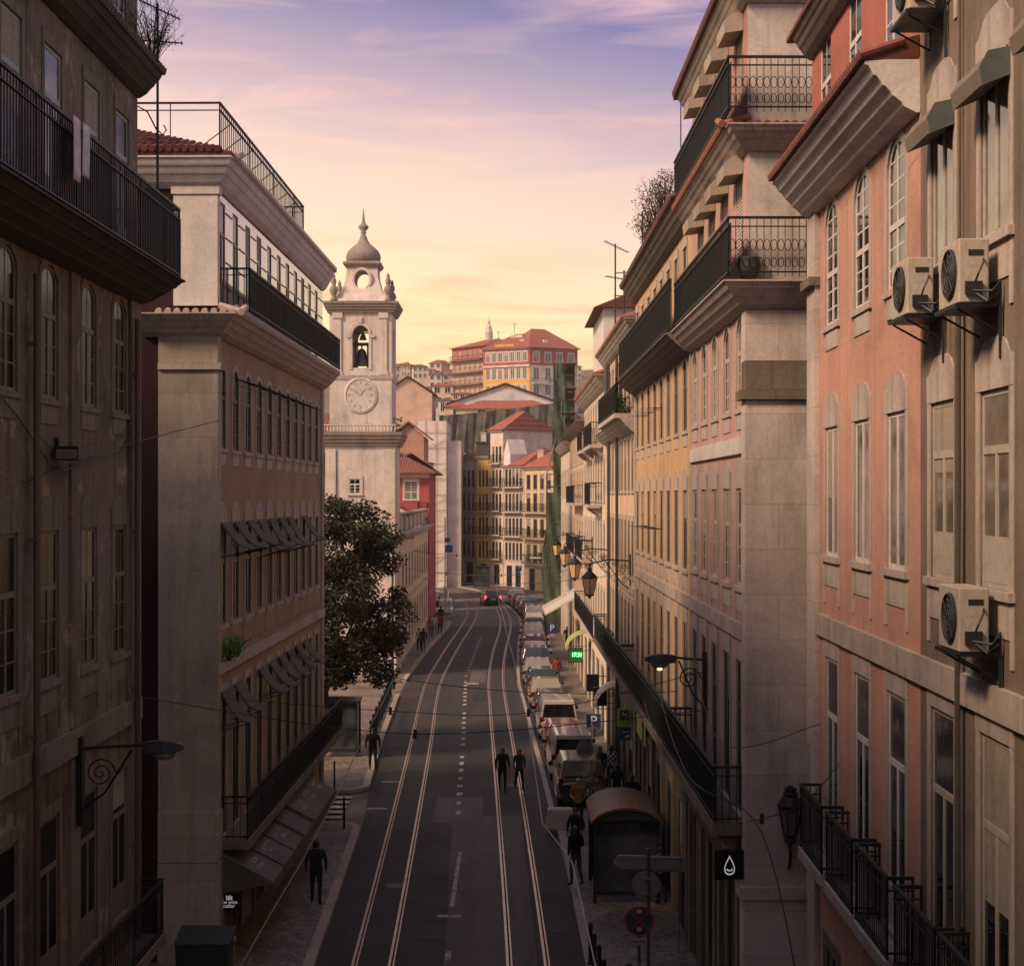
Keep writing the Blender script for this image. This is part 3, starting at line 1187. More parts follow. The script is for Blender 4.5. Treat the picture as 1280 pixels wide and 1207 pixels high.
for k in range(58):
    t = .3 - k * .19
    f = 1 - abs(t + 5) / 5.45
    if f > .03:
        n_ = max(1, int(f * 4.9 / .42))
        for j in range(n_):
            s0_, s1_ = -.5 + 4.95 * f * j / n_, -.5 + 4.95 * f * (j + 1.12) / n_
            z0_, z1_ = 19.3 + 2.0 * f * j / n_, 19.3 + 2.0 * f * (j + 1) / n_
            g.tube([(s0_, t, z0_ + .05), (s1_, t, z1_ + .02)], .085, 6, .06)
B.part('roof_tiles', g, flat('old_roof_tile', (.17, .06, .05), .85, var=.4, scale=5))
g = B.mb()
rail(g, [(B.L + .4, .56), (1.35, .56)], 15.72, 1.05, .12, .018)
rail(g, [(1.35, .56), (1.35, .02)], 15.72, 1.05, .12, .018)
B.part('balcony_railing', g, IRON)
g = B.mb()
rail(g, [(-.05, -4.6), (-.05, .1)], 19.35, 1.15, .95, .022)
rail(g, [(-.05, .1), (13.6, .1), (13.6, -.6)], 19.35, 1.15, .24, .022)
for k in range(1, 9):
    g.tube([(k * 1.5, .1, 20.4), (k * 1.5, -.7, 19.8)], .016, 5)
B.part('roof_railing', g, IRON)
B.balcony(.35, B.L + .2, 2.95, .72, STONED, 1.02, IRON, .22, brackets=0)
SHADE = plaster('grey_awning_cloth', (.11, .1, .09), (.06, .055, .05), .4, .4)
for row_z, idx in ((10.5, range(0, 9)), (6.45, range(0, 9))):
    for i in idx:
        if (i, row_z) in ((2, 6.45), (7, 10.5)):
            continue
        s = bpos[i]
        g = B.mb()
        w = .5
        a, b_ = R.uniform(.55, .75), R.uniform(.6, .85)
        g.loft([[(s - w, .06 + a * t, row_z + .05 - b_ * (t + .25 * math.sin(PI * t))), (s + w, .06 + a * t, row_z + .05 - b_ * (t + .25 * math.sin(PI * t))),
                 (s + w, .09 + a * t, row_z + .07 - b_ * (t + .25 * math.sin(PI * t))), (s - w, .09 + a * t, row_z + .07 - b_ * (t + .25 * math.sin(PI * t)))] for t in (0, .25, .5, .75, 1)])
        sh = B.part('window_shade', g, SHADE)
        g = B.mb()
        for q in (-w, w):
            g.tube([(s + q, .02, row_z - b_ - .15), (s + q, .07 + a, row_z + .04 - b_)], .012, 5)
        B.part('shade_arm', g, IRON, sh)
g = B.mb()
for i in range(1, 8):    # drying racks below the arched windows' heads
    s = bpos[i]
    for t in (.2, .38, .56, .74):
        g.tube([(s - .55, t, 13.95), (s + .55, t, 13.95)], .01, 4)
    g.tube([(s - .5, .02, 14.15), (s - .5, .78, 13.93)], .012, 4)
    g.tube([(s + .5, .02, 14.15), (s + .5, .78, 13.93)], .012, 4)
B.part('drying_rack', g, IRON)
AWN = plaster('dark_awning_canvas', (.135, .125, .115), (.05, .045, .04), .4, .3)
LET = flat('faded_white_lettering', (.42, .4, .37), .8)
for i, s in enumerate([1.0, 2.75, 4.45, 6.3, 8.3, 9.9, 11.5]):
    g = B.mb()
    w = .78
    top, bot, pr = 2.62, 2.0, 1.32
    g.loft([[(s - w, .12, top), (s + w, .12, top), (s + w, .12, top - .03), (s - w, .12, top - .03)],
            [(s - w, pr, bot), (s + w, pr, bot), (s + w, pr, bot - .03), (s - w, pr, bot - .03)]])
    g.box(s - w, s + w, pr - .015, pr + .006, bot - .3, bot - .032)
    for q in (-w, w - .012):
        g.prism([(.12, top - .035), (pr - .02, bot - .035), (.12, bot - .28)], 0, s + q, s + q + .012)
    aw = B.part('shop_awning', g, AWN)
    if i == 3:
        continue
    g = B.mb()           # worn lettering strokes on the slope and on the valance
    for ln, (ta, tb, ww) in enumerate(((.42, .56, .42), (.6, .7, .3))):
        x = -ww
        while x < ww:
            dx = R.uniform(.04, .09)
            for q in range(R.randint(1, 3)):
                t0 = R.uniform(ta, tb - .03)
                t1 = t0 + R.uniform(.02, .06)
                xx = x + R.uniform(0, dx)
                z0 = top + (bot - top) * t0 + .006
                z1 = top + (bot - top) * t1 + .006
                y0, y1 = .12 + (pr - .12) * t0, .12 + (pr - .12) * t1
                g.quad((s + xx, y0, z0), (s + xx + R.uniform(.02, .05), y0, z0), (s + xx + R.uniform(.02, .05), y1, z1), (s + xx, y1, z1))
            x += dx + .03
    B.part('awning_lettering', g, LET, aw, fix=False)
for k in range(6):       # shopfront piers below the balcony
    g = B.mb()
    g.box(1.4 + k * 3.35, 1.9 + k * 3.35, .003, .06, .14, 2.6)
    B.part('shopfront_pier', g, STONED)

# ------------------------------------------------------------------ right side
PINK = plaster('faded_pink_render', (.55, .36, .32), (.27, .18, .155), .5, .6)
YEL = plaster('ochre_yellow_render', (.60, .405, .23), (.27, .17, .1), .5, .65)
SALM = plaster('salmon_render', (.55, .315, .25), (.33, .21, .165), .5, .6)
BEIGE = plaster('stained_beige_render', (.225, .18, .138), (.1, .08, .065), .8, .9)
PEACH = plaster('peach_render', (.66, .5, .36), (.3, .22, .16), .35, .4)
PALE = plaster('pale_cream_render', (.66, .57, .46), (.3, .24, .19), .4, .4)
PIERC = blocks('pinkish_ashlar', (.6, .53, .49), 1.3, .85, .007)
CLOTH = flat('dark_privacy_cloth', (.018, .022, .02), .8)
CLOTHG = flat('green_privacy_net', (.05, .055, .035), .85)

C1 = Building('pink_house', 'pink house with ashlar corner pier and two railed attic storeys', (4.45, 30.2), (4.405, 39.1), 1, 20.9, 11)
C1.glass = GLD
cp = [.95, 2.8, 4.7, 6.5, 8.25]
C1.row(cp, 5.05, 8.0, .86, 'french', 0, DARKF, None, STONE, 'key', .2)
C1.row(cp, 9.45, 11.35, .86, 'sash', 0, CREAMF, None, STONE, 'key', .25)
C1.row(cp, 12.9, 14.65, .86, 'sash', .8, CREAMF, None, STONE, 'arch', .2)
C1.row([1.1, 3.1, 5.1, 7.1], 15.4, 17.4, .85, 'shutter', 0, WHITEF, flat('slatted_shutter_paint', (.5, .42, .35), .6), None, 'plain')
C1.row([1.1, 3.1, 5.1, 7.1], 18.4, 20.2, .85, 'shutter', 0, WHITEF, flat('slatted_shutter_paint', (.5, .42, .35), .6), None, 'plain')
C1.row([1.9, 5.0, 7.6], .13, 3.6, 1.5, 'plain', 0, DARKF, None, STONED, 'plain', .1)
STG = plaster('dark_shop_stone', (.15, .125, .105), (.04, .035, .03), .6, .5)
C1.wall(STG, (0, 4.72), PIERC, name='ground_floor_wall')
C1.wall(PINK, (4.73, 15.0), PIERC)
C1.wall(PINK, (15.01, 18.0), plaster('stained_white_render', (.6, .55, .5), (.25, .22, .2), .5, .5), name='attic_wall')
C1.wall(plaster('patterned_pink_render', (.42, .24, .2), (.6, .45, .38), .5, .2), (18.01, 20.9), plaster('stained_white_render', (.6,) * 3), name='attic_wall')
C1.pilaster(-.08, .42, 0, 13.0, .06, PIERC, end=1)
C1.pilaster(-.08, .42, 13.75, 14.7, .06, PIERC, end=1)
C1.pilaster(-.1, .44, 0, 3.6, .09, PIERC, 'pier_base', end=1)
C1.pilaster(-.15, .5, 3.62, 3.85, .16, PIERC, 'pier_band', end=1)
C1.pilaster(-.16, .5, 13.02, 13.2, .16, STONED, 'pier_cap', end=1)
C1.pilaster(-.08, .42, 13.21, 13.74, .06, STONED, end=1)
C1.band(8.45, 8.75, .08, STONE, .43)
C1.band(12.02, 12.34, .06, WHW, .43)
C1.cornice(14.7, 15.22, .5, STONE, back=3.0)
C1.cornice(17.7, 18.15, .4, STONE, back=3.0)
C1.eave(18.2, .5, CLAY, r=.07, end=2.6)
C1.cornice(20.5, 20.95, .35, STONE, back=3.0)
C1.eave(21.0, .48, flat('dark_clay_edge', (.14, .06, .055), .85), r=.075, end=2.6)
C1.roof(21.05, 2.2, ROOFT, .42, 4)
for z0, z1, h in ((15.28, 0, 1.08), (18.35, 0, 1.0)):
    g = C1.mb()
    rail(g, [(C1.L + .1, .42), (-.42, .42), (-.42, -3.0)], z0, h, .13, .013)
    # scrolled hoops in each panel of the end railing
    for k in range(26):
        t = .42 - .13 * k - .065
        for zc, rr in ((z0 + h * .55, .06), (z0 + h * .25, .05)):
            g.tube([(-.42, t + rr * math.cos(q), zc + 1.8 * rr * math.sin(q)) for q in [2 * PI * j / 10 for j in range(11)]], .008, 4, caps=False)
    C1.part('railing', g, IRON)
    g = C1.mb()
    g.box(-.36, C1.L, .36, .375, z0 + .06, z0 + h - .06)
    C1.part('privacy_cloth', g, CLOTH)
HOOD = plaster('shutter_box_paint', (.42, .37, .31), (.15, .13, .11), .5, .5)
for z in (17.4, 20.15):
    for s in (1.1, 3.1, 5.1, 7.1):
        g = C1.mb()
        g.prism([(.01, z), (.36, z - .05), (.38, z + .18), (.2, z + .34), (.01, z + .36)], 0, s - .55, s + .55)
        C1.part('shutter_box', g, HOOD)
C1.balcony(.35, C1.L, 4.95, .62, STONED, 1.05, IRONG, .22, brackets=6, ends=True)
g = C1.mb()
g.box(.42, C1.L, .53, .545, 5.0, 5.95)
C1.part('privacy_cloth', g, flat('dark_green_sheet', (.012, .022, .022), .6))
for s in (.7, 3.3, 4.0, 6.4, 6.9, 8.6):
    g = C1.mb()
    g.box(s, s + .35, .003, .1, .14, 3.74)
    C1.part('shopfront_pier', g, STONED)
g = C1.mb()
g.box(.52, C1.L, .003, .14, 3.75, 4.6)
C1.part('shop_fascia', g, flat('dark_fascia', (.06, .05, .045), .6))

C2 = Building('ochre_house', 'ochre yellow house with netted attic balcony and weeds along its eave', (4.405, 39.1), (4.32, 56), 1, 18.4, 10)
C2.glass = GLD
c2p = [1.5, 3.6, 5.6, 7.6, 9.6, 11.7, 13.9, 15.9]
C2.row(c2p, 5.05, 8.0, .92, 'french', 0, DARKF, None, STONE, 'key', .2)
C2.row(c2p, 9.35, 11.35, .92, 'sash', 0, BROWNF, None, STONE, 'key', .2)
C2.row(c2p, 12.85, 14.65, .92, 'sash', .5, BROWNF, None, STONE, 'arch', .2)
C2.row(c2p, 15.5, 17.5, .85, 'french', 0, BROWNF, None, STONE, 'plain', .3)
C2.row([2.2, 5.2, 8.2, 11.2, 14.4], .13, 3.3, 1.5, 'plain', 0, DARKF, None, STONED, 'plain', .1)
C2.wall(STG, (0, 4.72), STG, name='ground_floor_wall')
C2.wall(YEL, (4.73, 18.4), YEL)
C2.pilaster(.002, .25, 0, 14.7, .05, STONE)
C2.pilaster(C2.L - .4, C2.L - .003, 0, 14.7, .05, STONE)
C2.band(8.45, 8.75, .08, STONE, .26, C2.L - .41)
C2.cornice(14.7, 15.2, .62, STONED, end=False, back=0)
C2.cornice(17.9, 18.45, .45, STONED, end=False, back=0)
C2.eave(18.5, .55, flat('dark_clay_edge', (.14, .06, .055)), r=.08)
C2.roof(18.5, 2.2, ROOFT, .4, 3)
g = C2.mb()
rail(g, [(.1, .55), (C2.L + .2, .55), (C2.L + .2, .05)], 15.24, 1.25, .14, .016)
C2.part('railing', g, IRON)
g = C2.mb()
g.box(.2, C2.L + .1, .48, .5, 15.3, 16.55)
C2.part('privacy_cloth', g, CLOTHG)
C2.balcony(.05, C2.L - .2, 4.95, .62, STONED, 1.05, IRONG, .22, brackets=9)
for z in (9.9, 13.4):
    g = C2.mb()
    for s in (7.6, 9.6, 11.7):
        g.tube([(s - .45, .03, z + .35), (s - .45, .62, z + .35), (s - .45, .03, z - .1)], .014, 4)
        g.tube([(s + .45, .03, z + .35), (s + .45, .62, z + .35), (s + .45, .03, z - .1)], .014, 4)
        for t in (.2, .4, .6):
            g.tube([(s - .45, t, z + .35), (s + .45, t, z + .35)], .009, 4)
    C2.part('drying_rack', g, IRON)
for s in (.4, 3.6, 6.6, 9.6, 12.8, 15.8):
    g = C2.mb()
    g.box(s, s + .4, .003, .1, .14, 4.6)
    C2.part('shopfront_pier', g, STONED)

D = Building('salmon_house', 'salmon house with heavy white cornice and tall arched windows', (5.237, 20.52), (5.35, 28.5), 1, 19.4, 9)
dp = [1.35, 3.65, 6.1]
D.row(dp, 5.25, 8.5, 1.1, 'french', 0, WHITEF, None, STONE, 'key', .25)
D.row(dp, 10.2, 12.35, 1.1, 'plain', 0, WHITEF, GLC, STONE, 'key', .8)
D.row(dp, 14.05, 16.1, 1.1, 'grid', .85, WHITEF, GL, STONE, 'arch', .1)
D.row([1.6, 4.2, 6.7], 17.0, 19.0, 1.0, 'sash', 0, WHITEF, GL, None, 'plain', .2)
D.row(dp, .4, 3.6, 1.2, 'plain', 0, BROWNF, None, STONED, 'plain', 0)
D.wall(SALM, (0, 16.15), SALM)
D.wall(plaster('deep_rose_render', (.42, .15, .12), (.3, .16, .13), .3, .3), (16.16, 19.4), SALM, name='upper_wall')
D.pilaster(D.L - .75, D.L + .05, 0, 16.1, .09, PIERC)
D.pilaster(D.L - .8, D.L + .1, 14.85, 15.0, .2, STONED, 'pilaster_cap')
D.band(8.82, 9.18, .08, STONE, 0, D.L - .77)
D.cornice(16.12, 16.78, .68, WHW, end=False, back=.0, steps=5)
D.eave(16.86, .78, flat('rusty_clay_edge', (.24, .09, .075), .85), r=.06)
g = D.mb()
g.add([(-.0, .78, 16.9), (D.L, .78, 16.9), (D.L, .01, 17.12), (0, .01, 17.12), (0, .78, 16.8), (D.L, .78, 16.8), (D.L, .01, 16.8), (0, .01, 16.8)],
      [(0, 1, 2, 3), (4, 7, 6, 5), (0, 4, 5, 1), (0, 3, 7, 4), (1, 5, 6, 2)])
D.part('cornice_roof', g, ROOFT)
D.cornice(18.95, 19.4, .35, STONED, end=False, back=0)
D.roof(19.45, 1.6, ROOFT, .4, 2)
for s in dp:
    D.balcony(s - 1.05, s + 1.05, 5.15, .4, STONE, 1.05, IRONG, .17, brackets=2, sp=.12)

E = Building('beige_house', 'stained beige house at the street edge with roller shutter boxes', (5.07, 8), (5.237, 20.5), 1, 22, 9)
ep = [2.6, 4.8, 7.0, 9.2, 11.4]
E.row(ep, 5.25, 8.6, 1.1, 'french', 0, CREAMF, None, STONE, 'key', .3)
E.row(ep, 10.2, 12.35, 1.1, 'french', 0, CREAMF, None, STONE, 'key', .7)
E.row(ep, 14.0, 15.9, 1.05, 'plain', 0, CREAMF, None, STONE, 'key', .3)
E.row(ep, 17.6, 19.6, 1.05, 'plain', 0, DARKF, None, STONE, 'key', .1)
E.row(ep[::2], .4, 3.6, 1.2, 'plain', 0, BROWNF, None, STONED, 'plain', 0)
E.wall(BEIGE, side_m=BEIGE)
E.band(8.82, 9.18, .08, STONE, 0, E.L - .003)
E.cornice(21.4, 22, .5, STONE, end=False, back=0)
E.roof(22.05, 1.6, ROOFT, .4, 2)
for s in ep:
    E.balcony(s - 1.05, s + 1.05, 5.15, .4, STONE, 1.05, IRONG, .17, brackets=2, sp=.12)
SBOX = flat('shutter_box_metal', (.09, .105, .1), .5)
SBE = plaster('shutter_box_face', (.2, .175, .145), (.1, .09, .07), .5, .6)
for s, z in [(x, 15.9) for x in ep] + [(x, 19.6) for x in ep[:4]]:
    g = E.mb()
    g.m = 0
    g.prism([(.01, z - .3), (.3, z - .42), (.33, z - .25), (.24, z - .1), (.01, z - .04)], 0, s - .58, s + .58)
    g.m = 1
    g.prism([(.0, z - .32), (.31, z - .44), (.34, z - .25), (.25, z - .08), (.0, z - .03)], 0, s - .62, s - .585)
    E.part('shutter_box', g, [SBE, SBOX])
for s, z, h in ((9.2, 15.9, .95), (11.4, 15.9, .4), (7.0, 15.9, 1.2)):
    g = E.mb()
    n = int(h / .055)
    for k in range(n):
        zz = z - .3 - k * .055
        g.prism([(-.1, zz), (-.07, zz - .012), (-.07, zz - .046), (-.1, zz - .054)], 0, s - .52, s + .52)
    E.part('roller_shutter', g, flat('roller_slats', (.3, .27, .22), .55))
for s in (10.35,):
    g = E.mb()
    g.tube([(s, .1, 0), (s, .1, 13.4)], .035, 6)
    g.tube([(s + .1, .05, 0), (s + .06, .06, 6), (s + .12, .05, 9.6), (s + .05, .06, 11.4), (s + .1, .05, 21)], .014, 5)
    E.part('drainpipe', g, flat('pipe_paint', (.1, .085, .07)))

Fh = Building('peach_house', 'tall peach house with a carved stone balcony behind the row of street lanterns', (4.32, 56.05), (4.24, 72), 1, 17.4, 10)
fp = spread(.3, 15.7, 9)
Fh.row(fp, 11.4, 13.3, .85, 'sash', 0, BROWNF, None, STONE, 'plain', .2)
Fh.row(fp, 8.3, 10.3, .85, 'sash', 0, BROWNF, None, STONE, 'plain', .2)
Fh.row(fp, 5.05, 7.3, .85, 'french', 0, DARKF, None, STONE, 'plain', .2)
Fh.row(fp, 14.5, 16.5, .85, 'french', 0, BROWNF, None, STONE, 'plain', .3)
Fh.row(spread(.5, 15.5, 5), .13, 3.2, 1.6, 'plain', 0, DARKF, None, STONED, 'plain', .1)
Fh.wall(STG, (0, 4.6), STG, name='ground_floor_wall')
Fh.wall(PEACH, (4.61, 17.4), PEACH)
Fh.band(7.7, 7.95, .08, STONE)
Fh.cornice(16.9, 17.4, .4, STONE, end=True, back=2)
Fh.eave(17.45, .5, CLAY)
Fh.cornice(13.45, 13.95, .5, STONE, end=False, back=0)
Fh.roof(17.45, 2.2, ROOFT, .4, 3)
Fh.balcony(.25, 10.5, 14.12, .72, STONE, 1.0, IRON, .16, sp=.13)
g = Fh.mb()
g.box(2.0, 10.3, .6, .615, 14.2, 15.05)
Fh.part('privacy_cloth', g, CLOTHG)
g = Fh.mb()
g.box(6.0, 7.3, .58, .64, 15.2, 16.3)
Fh.part('balcony_screen', g, flat('green_screen', (.02, .05, .04), .6))
Fh.balcony(.2, 15.6, 4.9, .6, STONED, 1.0, IRONG, .2, brackets=8)
for s in (7.2, 12.2):
    g = Fh.mb()
    g.tube([(s, .14, 0), (s, .14, 16.8)], .06, 7)
    Fh.part('drainpipe', g, flat('dark_pipe', (.035, .035, .033), .6))

G1 = Building('white_gabled_house', 'narrow cream house with stacked balconies and a white attic box', (4.24, 72.05), (4.14, 92), 1, 16.6, 10)
gp = spread(.3, 19.7, 9)
for z in (4.9, 8.0, 11.0, 13.8):
    G1.row(gp, z, z + 1.9, .85, 'sash', 0, BROWNF, None, STONE, 'plain', .3)
G1.row(spread(.5, 19.5, 5), .13, 3.1, 1.8, 'plain', 0, DARKF, None, STONED, 'plain', .1)
G1.wall(PALE, side_m=PALE)
G1.cornice(16.1, 16.65, .5, STONE, end=True, back=2)
G1.eave(16.7, .58, CLAY, r=.09)
for z, a, b_ in ((13.6, 2, 9), (10.8, 3, 8), (7.9, 11, 19), (4.75, .5, 19.5), (13.6, 11, 16)):
    G1.balcony(a, b_, z, .62, STONE, 1.0, IRON, .16, brackets=3, sp=.2)
G1.part('attic_box', (lambda g: (g.box(1.0, 9.5, -4.5, .05, 16.7, 19.8), g)[1])(G1.mb()), WHW)
G1.part('attic_box_roof', (lambda g: (g.prism([(-4.8, 19.8), (.5, 19.8), (-2.2, 20.9)], 0, .7, 9.8), g)[1])(G1.mb()), ROOFT)
G1.roof(16.7, 1.6, ROOFT, .3, 2, s0=9.6)
H1 = Building('plain_cream_house', 'cream house with a white canopy frame just before the netted scaffold', (4.14, 92.05), (4.04, 112), 1, 15.5, 10)
for z in (4.9, 8.0, 11.0, 13.2):
    H1.row(gp, z, z + 1.7, .85, 'sash', 0, BROWNF, None, STONE, 'plain', .3)
H1.row(spread(.5, 19.5, 5), .13, 3.1, 1.8, 'plain', 0, DARKF, None, STONED, 'plain', .1)
H1.wall(PEACH, side_m=PALE)
H1.cornice(15.0, 15.5, .5, STONED, end=True, back=2)
H1.roof(15.55, 2, ROOFT, .5, 3)
H1.balcony(1, 12, 10.8, .6, STONE, 1, IRON, .16, sp=.2)
H1.balcony(1, 12, 7.8, .6, STONE, 1, IRON, .16, sp=.2)
g = H1.mb()
for k in range(9):
    s = 4 + k * .9
    g.tube([(s, .1, 5.2), (s, 2.1, 4.1)], .05, 5)
g.tube([(4, 2.1, 4.1), (11.2, 2.1, 4.1)], .05, 5)
g.tube([(4, .1, 5.2), (11.2, .1, 5.2)], .05, 5)
g.quad((4.0, .12, 5.27), (8.5, .12, 5.27), (8.5, 2.08, 4.17), (4.0, 2.08, 4.17))
H1.part('canopy_frame', g, flat('white_canopy_paint', (.5, .47, .42), .6), fix=False)
I1 = Building('house_behind_scaffold', 'cream house half hidden behind the green netted scaffold', (4.04, 112.05), (3.9, 150), 1, 15, 10)
for z in (4.9, 8.0, 11.2):
    I1.row(spread(.5, 37.5, 14), z, z + 1.8, .9, 'sash', 0, BROWNF, None, STONE, 'plain', .3)
I1.wall(PALE, side_m=PALE)
I1.cornice(14.4, 15, .5, STONE, end=True, back=2)
I1.roof(15.05, 2.2, ROOFT, .5, 3)

# ------------------------------------------------------------------ church tower
TST = plaster('tower_limestone', (.63, .56, .50), (.2, .17, .14), .5, .5)
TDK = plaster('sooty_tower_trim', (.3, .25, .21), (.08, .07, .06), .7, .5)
LEAD = plaster('dome_stone', (.3, .25, .215), (.1, .085, .075), .6, .5)
TX, TY, TW = -9.45, 99.6, 4.5
T = thing('church_tower', 'pale church bell tower with onion dome, open belfry and round clock face', 'church tower', (TX, TY, 0))
g = MB()
hw = 2.35
g.box(-hw, hw, 0, 2 * hw, .1, 15.0)
g.m = 1
T_lower = None
g2_ = g.build('tower_base', [TST, TDK], T)
g = MB()
for x in (-hw, hw - .7):
    g.box(x, x + .7, -.12, -.003, .6, 14.2)
g.build('base_pilaster', TST, T)
g = MB()
g.box(-hw - .1, hw + .1, -.16, 2 * hw, .1, 1.4)
g.build('plinth', TST, T)


def ringcornice(z0, z1, h0, pr, m, name, cy=2.35):
    g = MB()
    prof = [(h0 + .01, z0)]
    for k in range(4):
        prof += [(h0 + pr * ((k + 1) / 4) ** .8, z0 + (z1 - z0) * k / 4 + .02), (h0 + pr * ((k + 1) / 4) ** .8 + .02, z0 + (z1 - z0) * (k + .9) / 4)]
    prof += [(h0 + pr + .02, z1), (h0 * .6, z1 + .12)]
    g.loft([[(-r, cy - r, z), (r, cy - r, z), (r, cy + r, z), (-r, cy + r, z)] for r, z in prof])
    return g.build(name, m, T)


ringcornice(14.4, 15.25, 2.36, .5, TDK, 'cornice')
g = MB()
for k in range(22):
    x = -2.4 + k * .228
    g.lathe([(.05, 0), (.07, .12), (.045, .3), (.06, .36)], (x, -.25, 15.3), 6)
g.box(-2.5, 2.5, -.33, -.17, 15.66, 15.74)
g.build('parapet', TST, T)
g = MB()
h2 = 2.1
cy = 2.35
g.box(-h2, h2, cy - h2, cy + h2, 15.2, 18.9)
g.build('clock_stage', TST, T)
ringcornice(18.55, 18.85, 2.11, .12, TST, 'string_course')
# belfry: four open walls
for k in range(4):
    g = MB()
    ops = [(-.55, .55, 19.3, 21.95, 1.0)]
    facade(g, 2 * h2, 18.9, 23.0, ops, t=0, rev=.45, s_start=-h2)
    g2_ = MB()
    facade(g2_, 2 * h2 - .9, 18.9, 23.0, ops, t=-.45, rev=.0, s_start=-h2 + .45)
    g.add(g2_.v, [f[::-1] for f in g2_.f])
    o = g.build('belfry_wall', TST, T, fix=False)
    o.rotation_euler.z = k * PI / 2 + PI
    q = Vector((0, -h2))
    a = k * PI / 2
    o.location = (math.sin(a) * h2, cy - math.cos(a) * h2, 0)
g = MB()
g.box(-h2 + .46, h2 - .46, cy - h2 + .46, cy + h2 - .46, 18.9, 19.1)
g.box(-h2, h2, cy - h2, cy + h2, 23.0, 23.2)
g.build('belfry_floor', TST, T)
for sx in (-1, 1):
    g = MB()
    x0 = sx * 1.55
    g.box(x0 - .25, x0 + .25, cy - h2 - .1, cy - h2 - .003, 19.0, 22.4)
    g.box(x0 - .33, x0 + .33, cy - h2 - .16, cy - h2 - .003, 22.4, 22.75)
    g.box(x0 - .33, x0 + .33, cy - h2 - .14, cy - h2 - .003, 18.87, 19.05)
    g.build('belfry_pilaster', TST, T)
g = MB()
for k in range(10):
    t0, t1 = PI * k / 10, PI * (k + 1) / 10
    r, e = .56, .16
    g.prism([(-r * math.cos(t0), 21.4 + r * math.sin(t0)), (-r * math.cos(t1), 21.4 + r * math.sin(t1)), (-(r + e) * math.cos(t1), 21.4 + (r + e) * math.sin(t1)),
             (-(r + e) * math.cos(t0), 21.4 + (r + e) * math.sin(t0))], 1, cy - h2 - .07, cy - h2 - .004)
g.box(-.74, -.56, cy - h2 - .06, cy - h2 - .004, 19.2, 21.4)
g.box(.56, .74, cy - h2 - .06, cy - h2 - .004, 19.2, 21.4)
g.box(-.12, .12, cy - h2 - .1, cy - h2 - .004, 22.1, 22.5)
g.box(-.95, -.6, cy - h2 - .1, cy - h2 - .07, 21.2, 21.38)
g.box(.6, .95, cy - h2 - .1, cy - h2 - .07, 21.2, 21.38)
g.build('arch_surround', TST, T)
BRONZE = flat('old_bronze', (.05, .06, .05), .5, .6)
g = MB()
g.lathe([(.62, 0), (.58, .06), (.46, .3), (.36, .6), (.3, .85), (.2, 1.0), (.05, 1.08)], (0, cy - 1.2, 19.5), 18)
g.lathe([(.05, 1.05), (.06, 1.3)], (0, cy - 1.2, 19.5), 8)
g.box(-.9, .9, cy - 1.3, cy - 1.1, 20.75, 20.95)
g.lathe([(.26, 0), (.22, .1), (.16, .3), (.08, .42)], (.1, cy - 1.4, 21.1), 12)
g.box(-.9, .9, cy - 1.44, cy - 1.36, 21.5, 21.58)
for x in (-.5, .35):
    g.box(x, x + .12, cy - 1.25, cy - 1.15, 19.1, 20.8)
g.build('bell', BRONZE, T, smooth=False)
g = MB()
g.lathe([(1.15, 0), (1.15, .06), (1.0, .1), (.98, .05), (.0, .05)], (0, 0, 0), 36)
ck = g.build('clock_face', TST, T, loc=(0, cy - h2 - .004, 17.6))
ck.rotation_euler.x = PI / 2
g = MB()
for k in range(12):
    a = k * PI / 6
    c, s_ = math.cos(a), math.sin(a)
    g.loft([[(c * r_ - s_ * w, s_ * r_ + c * w, z) for w, z in ((-.035, .05), (.035, .05), (.035, .065), (-.035, .065))] for r_ in (.66, .9)])
for a, L_ in ((.9, .5), (2.6, .75)):
    c, s_ = math.cos(a), math.sin(a)
    g.loft([[(c * r_ - s_ * w, s_ * r_ + c * w, z) for w, z in ((-.025, .06), (.025, .06), (.025, .075), (-.025, .075))] for r_ in (0, L_)])
g.build('clock_numerals', plaster('faded_numerals', (.42, .36, .31), (.2, .17, .14)), ck)
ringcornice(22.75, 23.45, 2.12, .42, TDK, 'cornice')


def lw(z):          # half width of the concave lantern
    return interp([(2.0, 23.4), (1.72, 23.75), (1.42, 24.15), (1.22, 24.6), (1.08, 25.1), (1.04, 25.75)], z)


zc, rh = 24.95, .52
n = 48
g = MB()
ring_i, ring_o = [], []
for k in range(n):
    a = 2 * PI * k / n
    dx, dz = math.cos(a), math.sin(a)
    ring_i.append((dx * rh, zc + dz * rh * 1.15))
    t = .05
    while True:
        x, z = dx * t, zc + dz * t
        if z < 23.42 or z > 25.75 or abs(x) > lw(z):
            break
        t += .01
    ring_o.append((x, min(25.75, max(23.42, z))))
for sgn in (-1, 1):
    vs = [(x, cy + sgn * lw(z), z) for x, z in ring_i] + [(x, cy + sgn * lw(z), z) for x, z in ring_o]
    g.add(vs, [(k, (k + 1) % n, n + (k + 1) % n, n + k) for k in range(n)])
g.add([(x, cy - lw(z), z) for x, z in ring_i] + [(x, cy + lw(z), z) for x, z in ring_i], [(k, n + k, n + (k + 1) % n, (k + 1) % n) for k in range(n)])
g.add([(x, cy - lw(z), z) for x, z in ring_o] + [(x, cy + lw(z), z) for x, z in ring_o], [(k, (k + 1) % n, n + (k + 1) % n, n + k) for k in range(n)])
g.build('lantern', TST, T)
g = MB()
